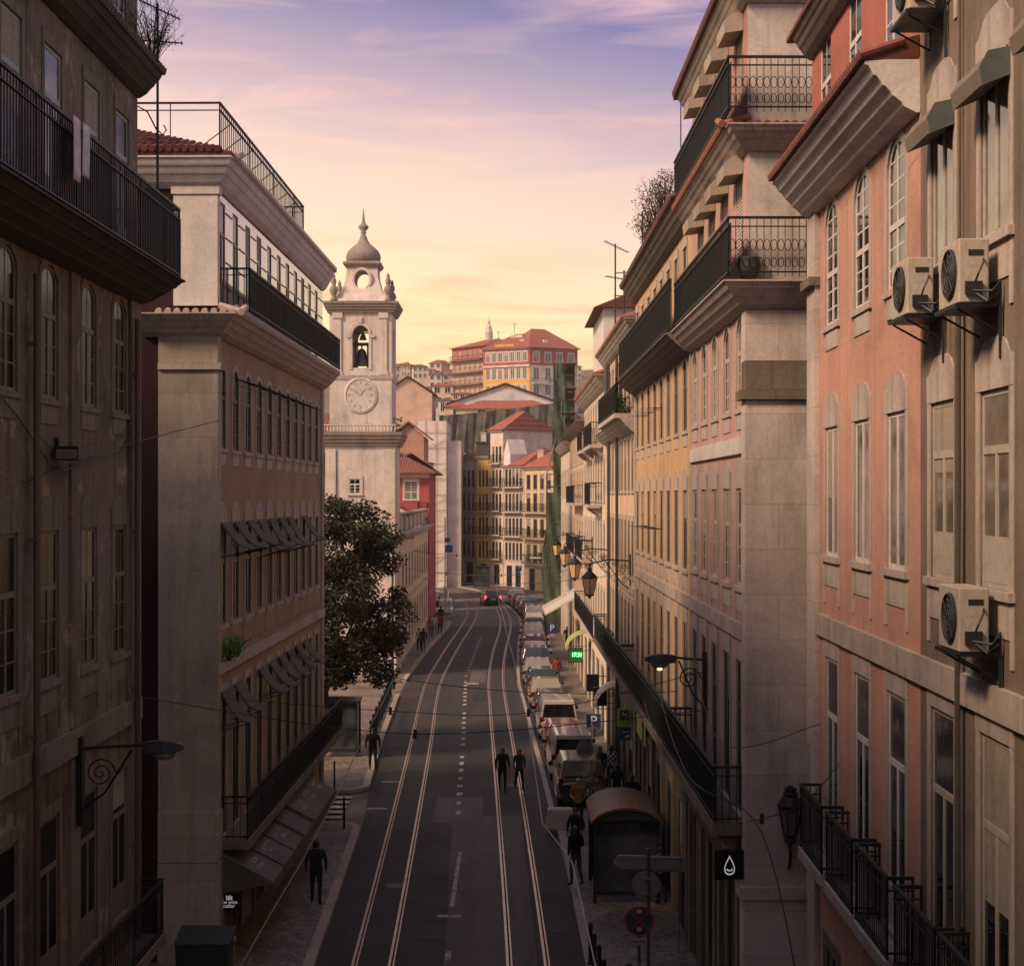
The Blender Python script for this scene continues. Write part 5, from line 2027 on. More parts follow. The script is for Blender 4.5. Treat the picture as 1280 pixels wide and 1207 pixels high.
def bush(name, label, loc, r, n, size, m, cat='plant', stalks=10, squash=1.0, group=None, h=1.0, droop=0):
    b = thing(name, label, cat, loc, 0, group)
    g = MB()
    for k in range(stalks):
        a = R.uniform(0, 2 * PI)
        x, y, z = math.cos(a) * r * R.uniform(.3, 1), math.sin(a) * r * R.uniform(.3, 1), h * R.uniform(.5, 1.2)
        g.tube([(x * .1, y * .1, 0), (x * .5, y * .5, z * .6), (x, y, z)], .012 if stalks < 40 else .007, 4, .003)
        if stalks >= 20:
            for q in range(5):
                t = R.uniform(.35, .95)
                p0 = Vector((x * t, y * t, z * min(1, t * 1.1)))
                p1 = p0 + Vector((R.uniform(-.2, .2), R.uniform(-.2, .2), R.uniform(.05, .25))) * r * 1.3
                g.tube([tuple(p0), tuple(p1)], .005, 3, .002)
    g.build('stem', BARK, b)
    g = MB()
    for k in range(max(3, stalks // 2)):
        a = R.uniform(0, 2 * PI)
        q = r * R.uniform(0, .8)
        leaves(g, (math.cos(a) * q, math.sin(a) * q, h * R.uniform(.3, 1) - droop), r * .5, n // max(3, stalks // 2), size, squash, .1)
    g.build('leaves', m, b, fix=False)
    return b


DRY = leafmat('dry_weeds', [(.05, .035, .02), (.12, .08, .045), (.2, .13, .07)])
GRN = leafmat('green_leaves', [(.02, .04, .012), (.05, .1, .02), (.09, .15, .03)])
BRT = leafmat('bright_green_leaves', [(.03, .12, .02), (.08, .3, .04), (.12, .42, .06)])
p = A.world(22.6, .5, 19.5)
bush('roof_weed', 'bare twiggy weed growing on the grimy house eave beside the antenna', p, .75, 260, .02, DRY, stalks=60, h=1.0)
for i, (s, r) in enumerate(((3.2, .6), (5.0, .75), (6.6, .6), (8.2, .5))):
    p = C2.world(s, .35, 18.6)
    bush('roof_weed', ['thin dry weeds at the near end of the ochre house eave', 'tallest dry weeds on the ochre house eave', 'bushy dry weeds midway along the ochre house eave', 'low dry weeds on the ochre house eave near the antennas'][i],
         p, r, 500, .035, DRY, stalks=26, h=[1.0, 1.3, 1.0, .7][i], group='weeds on the ochre eave')
p = B.world(.75, .16, 7.22)
bush('window_plant', 'bright green plant trailing on the string course of the corner house', p, .4, 500, .035, BRT, stalks=14, h=.5)
p = B.world(1.7, .16, 7.22)
bush('window_plant', 'smaller bright green plant farther along the same string course', p, .35, 320, .035, BRT, stalks=10, h=.4)
bush('ledge_plant', 'spiky plant growing from the corner of the tower cornice', (TX + 2.25, TY - .1, 14.7), .4, 90, .09, GRN, stalks=12, h=1.3)
bush('ledge_plant', 'low tuft of weeds at the left corner of the tower cornice', (TX - 2.1, TY - .1, 14.7), .45, 160, .07, DRY, stalks=12, h=.5)
for i, (s, z) in enumerate(((2.2, 14.2), (4.3, 14.2), (9, 5.0))):
    bush('balcony_plant', 'leafy pot plant on the peach house balcony, ' + ['by the corner', 'behind the net', 'above the shopfronts'][i], Fh.world(s, .35, z), .4, 200, .06, GRN, stalks=8, h=.7, group='plants on the peach house')
for i in range(3):
    bush('balcony_plant', 'green plant spilling over a far balcony of the warm cream house, ' + ['lowest one', 'middle one', 'third from the ground'][i], tuple(at(676 + i * 3, 0, 184.6).xy) + (3.5 + 3 * (i % 2) + .0 * i, ), .6, 260, .1, GRN, stalks=8, h=1.0, group='plants on the far balconies')
pot = thing('plant_pot', 'round dark clay pot standing behind the pink house balcony corner', 'pot', C1.world(-.1, .0, 15.28))
g = MB()
g.lathe([(.12, 0), (.2, .12), (.23, .28), (.2, .36), (.22, .4), (.17, .4), (.15, .3)], n=16)
g.build('bowl', flat('dark_terracotta', (.08, .065, .055), .7), pot, smooth=True)

# ------------------------------------------------------------------ wall lamps
LAMPG = flat('warm_lantern_glass', (.62, .42, .25), .25, var=.15)
for i, (d, xo) in enumerate(((58, 1.5), (70, 1.5), (83, 1.45), (97, 1.4))):
    xw = 4.6 - .005 * d
    z = 8.75
    t = thing('bracket_lantern', ['nearest and largest', 'second nearest', 'third along,', 'farthest and smallest'][i] + ' iron street lantern on a scrolled wall bracket', 'street lantern', (xw, d, z), 0, 'bracket lanterns in a row')
    g = MB()
    g.box(-.05, 0, -.06, .06, -1.1, .35)
    g.tube([(0, 0, .1), (-xo * .55, 0, .16), (-xo, 0, 0)], .03, 6)
    g.tube([(0, 0, -.95), (-xo * .2, 0, -.75), (-xo * .42, 0, -.3), (-xo * .62, 0, .1)], .02, 5)
    for cx, cz, rr in ((-.28, -.2, .17), (-.6, -.02, .1), (-.22, -.6, .13), (-1.0, .2, .1)):
        g.tube([(cx + rr * (1 - q / 22) * math.cos(q * .55), 0, cz + rr * (1 - q / 22) * math.sin(q * .55)) for q in range(20)], .014, 5)
    g.build('bracket', IRON, t)
    g = MB()
    x = -xo
    g.tube([(x, 0, 0), (x, 0, -.14)], .025, 6)
    zt = -.14
    g.lathe([(.05, 0), (.09, -.05), (.06, -.1), (.22, -.26), (.30, -.34), (.30, -.38), (.26, -.38)][::-1], (x, 0, zt), 4)
    for k in range(4):
        a = PI / 2 * k
        g.tube([(x + .27 * math.cos(a), .27 * math.sin(a), zt - .38), (x + .15 * math.cos(a), .15 * math.sin(a), zt - .98)], .016, 4)
    g.lathe([(.17, -1.02), (.17, -.97), (.05, -1.06)][::-1], (x, 0, zt), 4)
    g.lathe([(.04, -1.12), (.05, -1.02)], (x, 0, zt), 8)
    g.build('lantern_frame', IRON, t)
    g = MB()
    g.lathe([(.145, -.96), (.255, -.39)], (x, 0, zt), 4)
    g.build('lantern_glass', LAMPG, t)
# lantern on the ashlar pier
pl = C1.world(-.02, -.75, 4.9)
t = thing('pier_lantern', 'old iron lantern on a short bracket against the ashlar corner pier', 'wall lantern', pl)
g = MB()
g.box(-.05, .05, -.05, .06, -.75, -.1)
g.tube([(0, 0, -.7), (0, -.25, -.62), (0, -.32, -.35), (0, -.3, -.15)], .028, 6)
g.tube([(0, 0, -.2), (0, -.2, -.3), (0, -.3, -.2)], .018, 5)
g.build('bracket', IRON, t)
g = MB()
g.lathe([(.08, -.18), (.13, -.1), (.1, -.06), (.14, -.02)], (0, -.3, 0), 6)
for k in range(6):
    a = PI / 3 * k
    g.tube([(.12 * math.cos(a), -.3 + .12 * math.sin(a), -.03), (.21 * math.cos(a), -.3 + .21 * math.sin(a), .5)], .014, 4)
g.lathe([(.24, .49), (.25, .54), (.16, .68), (.13, .7), (.14, .76), (.1, .8), (.13, .84), (.03, .9)], (0, -.3, 0), 12)
g.build('lantern_frame', IRON, t)
g = MB()
g.lathe([(.105, -.02), (.2, .49)], (0, -.3, 0), 6)
g.build('lantern_glass', flat('grey_lantern_glass', (.12, .115, .1), .15), t)


def armlamp(label, root, dirx, reach, lit, z):
    t = thing('street_lamp', label, 'street lamp', root)
    g = MB()
    g.box(-.04, .04, -.1, .1, -1.3, .2)
    g.tube([(0, 0, .0), (dirx * reach, 0, .06)], .028, 6)
    g.tube([(0, 0, -1.05), (dirx * reach * .35, 0, -.75), (dirx * reach * .75, 0, -.02)], .02, 5)
    cx, cz = dirx * .33, -.42
    g.tube([(cx + .26 * (1 - q / 30) * math.cos(q * .5), 0, cz + .26 * (1 - q / 30) * math.sin(q * .5)) for q in range(28)], .016, 5)
    g.build('bracket', IRON, t)
    g = MB()
    x = dirx * reach
    def sec(u, w, za, zb):
        u, w, za, zb = u * .78, w * .78, za * .8, zb * .8
        return [(x + dirx * u, -w, za), (x + dirx * u, w, za), (x + dirx * u, w * .8, zb), (x + dirx * u, -w * .8, zb)]
    g.loft([sec(-.15, .1, -.06, .12), sec(0, .15, -.09, .15), sec(.3, .17, -.09, .17), sec(.6, .15, -.07, .13), sec(.75, .07, -.03, .07)])
    g.build('lamp_head', flat('lamp_head_paint', (.035, .04, .042), .45), t)
    g = MB()
    g.lathe([(.02, -.2), (.08, -.18), (.12, -.13), (.13, -.07)], (x + dirx * .25, 0, 0), 14, 1.6, .8)
    bl = g.build('lamp_bowl', emit('lit_lamp_bulb', (1, .62, .3), 4) if lit else flat('lamp_bowl_glass', (.2, .2, .19), .2), t, smooth=True)
    if lit:
        bl.scale = (1, 1, 1)
    return t


aw_ = A.world(19.0, .12, 6.95)
armlamp('dark bracket street lamp with a scroll on the grimy house wall', aw_, 1, 1.15, False, 0)
cw_ = C1.world(6.0, .08, 7.5)
lamp2 = armlamp('bracket street lamp with a small lit bulb on the pink house wall', cw_, -1, .75, False, 0)
g = MB()
g.lathe([(.02, -.24), (.05, -.23), (.065, -.2), (.05, -.17)], (-1.0, -.02, 0), 10)
g.build('bulb', emit('lit_lamp_bulb', (1, .6, .28), 1.6), lamp2)
fl_ = thing('floodlight', 'small square floodlight fixed between windows of the grimy house', 'floodlight', A.world(17.9, .08, 11.9))
g = MB()
g.box(0, .38, -.26, .26, -.12, .1)
g.box(-.06, .0, -.05, .05, -.1, .25)
g.build('housing', IRON, fl_)
g = MB()
g.box(.02, .36, -.27, -.262, -.1, .05)
g.build('glass', flat('lamp_bowl_glass', (.2, .2, .19), .2), fl_)
fl_.rotation_euler.z = A.rz - PI / 2

# ------------------------------------------------------------------ air conditioners
ACW = plaster('air_conditioner_casing', (.52, .47, .4), (.2, .17, .13), .4, .5, rough=.5)
for i, (s, z, lab) in enumerate(((9.35, 13.25, 'higher of two white air conditioners under the roller shutters'), (11.7, 13.4, 'lower left white air conditioner beside the arched windows'),
                                 (9.35, 9.55, 'weathered air conditioner standing at the string course of the beige house'), (11.6, 17.05, 'white air conditioner by the roof edge above the shutter box'))):
    p = E.world(s, 0, z)
    t = thing('air_conditioner', lab, 'air conditioner', p, E.rz, 'air conditioners on the beige house')
    g = MB()
    g.box(-.42, .42, .14, .46, 0, .68)
    c_ = g.build('casing', ACW, t, bevel=.015)
    g = MB()
    g.lathe([(.27, 0), (.27, .02), (.255, .03), (.25, .005), (.02, .005)], (0, 0, 0), 28)
    f_ = g.build('fan_grille', flat('fan_dark', (.03, .03, .03), .5), t, loc=(-.08, .462, .34))
    f_.rotation_euler.x = -PI / 2
    g = MB()
    for rr in (.08, .14, .2, .26):
        g.tube([(rr * math.cos(q * PI / 12), rr * math.sin(q * PI / 12), .03) for q in range(25)], .006, 4, caps=False)
    for q in range(8):
        a = q * PI / 4
        g.tube([(.03 * math.cos(a), .03 * math.sin(a), .03), (.27 * math.cos(a), .27 * math.sin(a), .03)], .005, 4)
    g.build('grille_wire', flat('grille_grey', (.07, .068, .065), .5), f_)
    g = MB()
    g.box(-.47, -.43, .22, .4, .08, .22)
    g.box(-.427, -.421, .2, .36, .5, .56)
    g.tube([(-.45, .3, .2), (-.52, .28, .3), (-.5, .22, .42), (-.43, .2, .46)], .012, 5)
    g.tube([(-.46, .3, .1), (-.56, .2, .0), (-.5, .05, .1), (-.45, .03, -.6)], .018, 5)
    g.tube([(-.46, .33, .12), (-.6, .16, .1), (-.52, .05, .22), (-.48, .03, -.4)], .014, 5)
    g.build('pipe', WIRE, t)
    g = MB()
    g.box(-.44, .44, .02, .5, -.05, -.01)
    for x in (-.35, .35):
        g.tube([(x, .02, -.3), (x, .45, -.06)], .014, 5)
    g.build('bracket', IRON, t)

# ------------------------------------------------------------------ antennas
def antenna(name, label, base, h, rz, yagis, scale=1.0):
    t = thing(name, label, 'antenna', base, rz, 'rooftop television antennas')
    g = MB()
    g.tube([(0, 0, 0), (0, 0, h)], .028 * scale, 6)
    g.build('mast', GALV if scale > 1.5 else flat('rusty_mast', (.05, .04, .035), .6, .4), t)
    for z, L, tilt, n in yagis:
        g = MB()
        g.tube([(-L * .45, 0, z - tilt * .45), (L * .55, 0, z + tilt * .55)], .016 * scale, 5)
        for k in range(n):
            q = -.42 + .94 * k / (n - 1)
            w = .26 - .1 * k / n
            g.tube([(L * q, -w, z + tilt * q), (L * q, w, z + tilt * q)], .008 * scale, 4)
        g.build('aerial', flat('aerial_metal', (.06, .055, .05), .5, .5), t)
    return t


pa = at(197, 238, 31.75)
ant = antenna('roof_antenna', 'tall rusty antenna mast rising beside the grimy house against the sky', (pa.x, pa.y, pa.z - .9), 4.6, math.radians(10), ((3.85, .9, -.02, 8), (4.5, .8, -.35, 12)))
g = MB()
g.tube([(-.95, -.1, 2.35), (-.5, -.05, 2.6), (-.2, 0, 2.45), (-.02, 0, 2.1)], .016, 5)
g.tube([(0, 0, 2.1), (.1, 0, 2.0), (.17, 0, 2.1), (.12, 0, 2.2)], .014, 5)
g.build('stay_bracket', IRON, ant)
pb = at(760, 415, 66)
antenna('roof_antenna', 'tall thin antenna with two aerials on the peach house roof', (pb.x + .3, 66, 17.6), 4.0, .4, ((3.9, 1.1, -.4, 9), (2.6, 1.0, -.1, 7)), 1.2)
pb = at(780, 385, 68)
antenna('roof_antenna', 'shorter antenna to the right of the tall thin one', (pb.x, 68, 17.6), 3.2, .3, ((3.1, .8, .1, 6), (2.1, .9, 0, 6)), 1.2)
antenna('roof_antenna', 'plain leaning mast on the ochre house roof behind the weeds', (at(800, 0, 55).x, 54, 18.6), 2.2, 0, ((2.1, .4, .1, 4),), 1.0)
pw_ = at(850, 225, 40.2)
mst = thing('mast_pole', 'thin upright pole at the far end of the pink house roof', 'pole', (pw_.x, 40.0, 18.4))
g = MB()
g.tube([(0, 0, 0), (0, 0, 3.0)], .016, 5)
g.build('pole', IRON, mst)
antenna('roof_antenna', 'tiny weathervane aerial on the hilltop house chimney', tuple(at(643, 0, 333).xy) + (zz(417, 333), ), 2.2, .3, ((2.0, 1.4, .1, 5),), 2)
antenna('roof_antenna', 'tiny aerial mast left of the hilltop house chimney', tuple(at(623, 0, 340).xy) + (zz(428, 340), ), 2.4, .9, ((2.2, 1.0, .0, 4),), 2)

# ------------------------------------------------------------------ laundry
LIN = flat('white_linen', (.62, .6, .6), .9)
for i, (s, w, h) in enumerate(((15.95, .34, .95), (16.45, .36, .8))):
    t = thing('towel', ['longer white towel hung over the high iron balcony', 'shorter white towel hung beside the longer one'][i], 'towel', A.world(s, .87, 16.86), A.rz, 'laundry on the high balcony')
    g = MB(-1)
    rings = []
    for k in range(9):
        z = -h * k / 8
        rings.append([(-w / 2 + w * q / 8, .03 + .012 * math.sin(q * 1.6 + k * .3 + i), z) for q in range(9)] + [(w / 2 - w * q / 8, .045 + .012 * math.sin((8 - q) * 1.6 + k * .3 + i), z) for q in range(9)])
    g.loft(rings)
    g.build('cloth', LIN, t, smooth=True)

# ------------------------------------------------------------------ vehicles
TYRE = flat('tyre_rubber', (.012, .012, .012), .8)
RIM = flat('alloy_rim', (.3, .3, .3), .35, .8)
CGLASS = flat('car_glass', (.012, .014, .015), .08, var=.3)
PLATE = flat('number_plate', (.6, .6, .56), .4)
REDL = flat('tail_lamp_lens', (.13, .01, .01), .25)
LITR = emit('lit_tail_lamp', (1, .06, .05), 3)


def paint(name, col):
    return flat(name, col, .28, .0, .5, .06, 2, .8)


PAINTS = {'black': (.01, .01, .012), 'white': (.46, .43, .38), 'red': (.14, .015, .015), 'silver': (.2, .195, .19), 'dark blue': (.015, .025, .06), 'grey': (.12, .12, .125),
          'beige': (.26, .22, .17), 'dark green': (.015, .04, .03), 'pale blue': (.22, .28, .34), 'maroon': (.09, .015, .02), 'charcoal': (.03, .03, .033)}


def car_proto(kind, label):
    Lg, Wd, Hh, sh, hood, cab0, cab1, roof0, roof1 = {
        'hatch': (3.95, 1.72, 1.48, .92, .86, -1.92, 1.05, -1.55, .35), 'sedan': (4.5, 1.78, 1.45, .92, .84, -1.55, 1.15, -.95, .4),
        'mpv': (4.3, 1.8, 1.68, .98, .95, -2.1, 1.45, -1.8, .65), 'van': (4.45, 1.82, 1.86, 1.02, .98, -2.2, 1.55, -2.1, .85)}[kind]
    t = thing('parked_car', label, 'car', (0, 0, 0), 0, 'cars parked along the right kerb')
    hw, hl = Wd / 2, Lg / 2

    def ring(y, w, zb, zt, r=.12):
        return [(-w + .1, y, zb), (-w, y, zb + r), (-w, y, zt - r), (-w + .09, y, zt - .02), (-w * .5, y, zt), (w * .5, y, zt), (w - .09, y, zt - .02), (w, y, zt - r), (w, y, zb + r), (w - .1, y, zb)]
    g = MB()
    back = sh if cab0 < -hl + .3 else sh + .02
    g.loft([ring(-hl, hw * .9, .34, back - .12, .06), ring(-hl + .08, hw * .96, .27, back - .03), ring(-hl + .5, hw, .2, back), ring(-.4, hw, .18, sh), ring(cab1 - .2, hw, .18, sh - .0),
            ring(hl - .55, hw * .98, .2, hood - .06), ring(hl - .12, hw * .92, .26, hood - .2), ring(hl, hw * .84, .34, hood - .32, .06)])
    # greenhouse
    rw, rw2 = hw * .93, hw * .76

    def gring(y0, y1, w, z):
        return [(-w, y0, z), (-w, y1 - .05, z), (-w + .06, y1, z), (w - .06, y1, z), (w, y1 - .05, z), (w, y0, z)]
    zl = [(sh - .03, 0), (sh + (Hh - sh) * .45, .45), (Hh - .1, .86), (Hh - .035, .95), (Hh, 1.08)]
    rr = []
    for z, q in zl:
        qq = min(1, q)
        rr.append(gring(cab0 + (roof0 - cab0) * qq + (.08 if q > 1 else 0), cab1 + (roof1 - cab1) * qq - (.2 if q > 1 else 0), rw + (rw2 - rw) * qq - (.12 if q > 1 else 0), z))
    g.loft(rr)
    # door seams and sills as thin ridges
    g.box(-hw - .004, hw + .004, -hl + .75, hl - .8, .2, .26)
    b_ = g.build('body', paint('car_paint_black', PAINTS['black']), t, smooth=False, bevel=.02)
    # glazing laid a few millimetres proud of the greenhouse

    def P(side, y, q):
        z = sh - .03 + (Hh - .07 - sh) * q
        w = rw + (rw2 - rw) * q * .95
        return (side * (w + .006), y, z)

    def ends(q):
        return cab0 + (roof0 - cab0) * q * .95, cab1 + (roof1 - cab1) * q * .95
    qa, qb = .14, .9
    g = MB()
    (a0, f0), (a1, f1) = ends(qa), ends(qb)
    w0, w1 = (rw - .1), (rw2 - .04)
    z0, z1 = P(1, 0, qa)[2], P(1, 0, qb)[2]
    g.quad((-w0, a0 - .012, z0), (w0, a0 - .012, z0), (w1, a1 - .012, z1), (-w1, a1 - .012, z1))
    g.build('rear_window', CGLASS, t, fix=False)
    g = MB()
    g.quad((w0, f0 + .012, z0), (-w0, f0 + .012, z0), (-w1, f1 + .012, z1), (w1, f1 + .012, z1))
    g.build('windscreen', CGLASS, t, fix=False)
    if kind != 'van' or True:
        for sd_ in (-1, 1):
            g = MB()
            ym = (a0 + f0) / 2
            for y0, y1, y2, y3 in (((a0 + .3, ym - .06, ym - .06, a1 + .12)), (ym + .06, f0 - .25, f1 - .08, ym + .06)):
                if kind == 'van' and y0 < ym:
                    continue
                q_ = [P(sd_, y0, qa), P(sd_, y1, qa), P(sd_, y2, qb), P(sd_, y3, qb)]
                g.poly(q_ if sd_ > 0 else q_[::-1])
            g.build('side_window', CGLASS, t, fix=False)
    for sx in (-1, 1):
        for sy in (-hl + .72, hl - .78):
            g = MB()
            g.lathe([(.2, -.1), (.3, -.1), (.315, -.06), (.315, .06), (.3, .1), (.2, .1)], n=20)
            wl = g.build('wheel', TYRE, t, loc=(sx * (hw - .1), sy, .315))
            wl.rotation_euler.y = PI / 2
            g = MB()
            g.lathe([(.02, -.09), (.21, -.085), (.21, .085), (.02, .09)], n=14)
            g.build('rim', RIM, wl)
        g = MB()
        zt = back - .05
        if kind in ('mpv', 'van', 'hatch'):
            g.box(sx * hw * .97, sx * hw * .76, -hl + .02, -hl + .22, zt - .24, zt + .14)
        else:
            g.box(sx * hw * .95, sx * hw * .55, -hl - .012, -hl + .2, zt - .2, zt - .02)
        g.build('tail_lamp', REDL, t, bevel=.015)
        g = MB()
        g.box(sx * (hw + .02), sx * (hw + .2), cab1 - .42, cab1 - .28, sh + .02, sh + .17)
        g.build('wing_mirror', TYRE, t, bevel=.03)
    g = MB()
    g.box(-.27, .27, -hl - .03, -hl + .02, .58, .70)
    g.build('number_plate', PLATE, t)
    g = MB()
    g.loft([ring(-hl - .06, hw * .86, .34, .56, .05), ring(-hl + .1, hw * .95, .3, .58, .05)])
    g.build('bumper', flat('dark_bumper', (.025, .025, .026), .6), t)
    return t


protos = {k: car_proto(k, 'x') for k in ('hatch', 'sedan', 'mpv', 'van')}
used = set()


def place_car(kind, colour, label, x, y, ang=0.0, name='parked_car', cat='car', group='cars parked along the right kerb', z=0.006):
    if kind in used:
        c = copy_tree(protos[kind])
    else:
        used.add(kind)
        c = protos[kind]
    c.name = name
    c.location = (x, y, z)
    c.rotation_euler.z = ang
    c['label'], c['category'] = label, cat
    if group:
        c['group'] = group
    elif 'group' in c:
        del c['group']
    b_ = [o for o in c.children if o.name.startswith('body')][0]
    setmat(b_, 0, paint('car_paint_' + colour.replace(' ', '_'), PAINTS[colour]))
    return c


RKT = [(p.x, p.y) for p in RK]
row = [('mpv', 'black', 'black people carrier nearest the camera in the parked row', 59.6), ('van', 'white', 'pale boxy van parked right behind the black people carrier', 64.8),
       ('hatch', 'red', 'dark red hatchback squeezed between the two pale vans', 70.0), ('van', 'white', 'pale van with a wide dark rear window beyond the dark red hatchback', 75.3),
       ('hatch', 'charcoal', 'charcoal hatchback parked just beyond the farther pale van', 81.0), ('sedan', 'beige', 'beige saloon beyond the charcoal hatchback', 86.4),
       ('hatch', 'dark green', 'dark green hatchback beyond the beige saloon', 91.6), ('sedan', 'silver', 'silver saloon beyond the dark green hatchback', 97.0),
       ('mpv', 'dark blue', 'dark blue people carrier in the middle of the parked row', 102.4), ('sedan', 'white', 'pale saloon between the dark blue people carrier and the maroon hatchback', 107.8),
       ('hatch', 'maroon', 'maroon hatchback in the middle of the row before the canopy', 113), ('sedan', 'grey', 'grey saloon just beyond the maroon hatchback', 118.4),
       ('hatch', 'silver', 'silver hatchback level with the scaffold tower', 123.6), ('sedan', 'black', 'black saloon level with the far side of the scaffold', 129),
       ('hatch', 'white', 'small white hatchback where the pale road surface starts', 134.4), ('mpv', 'silver', 'silver people carrier just before the bend', 140),
       ('hatch', 'dark green', 'green hatchback parked slanting at the start of the bend', 146), ('sedan', 'charcoal', 'charcoal saloon on the bend', 151.4),
       ('hatch', 'pale blue', 'pale blue hatchback on the bend', 156.6), ('sedan', 'maroon', 'maroon saloon on the bend', 161.6), ('hatch', 'silver', 'silver hatchback at the far end of the parked row', 166.4)]
for kind, colr, lab, y in row:
    x0, x1 = interp(RKT, y - 1.5), interp(RKT, y + 1.5)
    place_car(kind, colr, lab, (x0 + x1) / 2 + 1.12, y, -math.atan2(x1 - x0, 3) * -1 * -1)
mv = place_car('hatch', 'charcoal', 'dark car driving away with glowing red tail lights', -2.25, 165.6, .16, 'driving_car', 'car', None)
for o in mv.children:
    if o.name.startswith('tail_lamp'):
        setmat(o, 0, LITR)
place_car('hatch', 'white', 'white car parked at the left corner before the bend', -8.6, 162, .3, 'parked_car', 'car', None, .135)


def motorbike(label, loc, rz):
    t = thing('scooter', label, 'scooter', loc, rz, 'scooters on the far left pavement')
    for y in (-.62, .62):
        g = MB()
        g.lathe([(.16, -.05), (.25, -.05), (.27, 0), (.25, .05), (.16, .05)], n=16)
        w = g.build('wheel', TYRE, t, loc=(0, y, .27))
        w.rotation_euler.y = PI / 2
    g = MB()
    g.loft([[(-w, y, z0), (w, y, z0), (w * .8, y, z1), (-w * .8, y, z1)] for y, w, z0, z1 in ((-.85, .1, .5, .72), (-.5, .17, .35, .8), (-.05, .16, .28, .72), (.1, .15, .25, .4), (.35, .15, .25, .42), (.45, .16, .3, .95), (.6, .1, .5, 1.0))])
    g.build('body', paint('car_paint_black', PAINTS['black']), t)
    g = MB()
    g.tube([(-.33, .4, 1.02), (0, .5, 1.0), (.33, .4, 1.02)], .025, 6)
    g.build('handlebar', IRON, t)
    g = MB()
    g.box(-.14, .14, -.75, .0, .76, .84)
    g.build('seat', TYRE, t, bevel=.03)


motorbike('black scooter parked at the bend beside the low bollards', (-9.4, 168, .13), .5)
motorbike('second black scooter, farther round the bend', (-10.6, 172, .13), .7)

# ------------------------------------------------------------------ people
SKIN = flat('skin', (.35, .2, .14), .55, var=.08)
CLO = {}


def cloth(n, c):
    return flat('cloth_' + n, c, .85, spec=.2, var=.25, scale=4)


BLACK_C, NAVY, DENIM = cloth('black', (.012, .012, .014)), cloth('navy', (.018, .024, .04)), cloth('denim', (.05, .075, .12))
GREYC, REDC, OCHC = cloth('grey', (.16, .15, .14)), cloth('red', (.22, .035, .03)), cloth('ochre', (.3, .16, .04))
PALEC, GREENC, ROSEC = cloth('pale', (.42, .39, .36)), cloth('dull_green', (.05, .075, .065)), cloth('rose', (.3, .14, .13))
SHOE = cloth('shoe', (.02, .018, .016))
HAIRD, HAIRG, HAIRB = flat('dark_hair', (.012, .01, .008), .6), flat('grey_hair', (.25, .23, .21), .6), flat('brown_hair', (.05, .03, .018), .6)


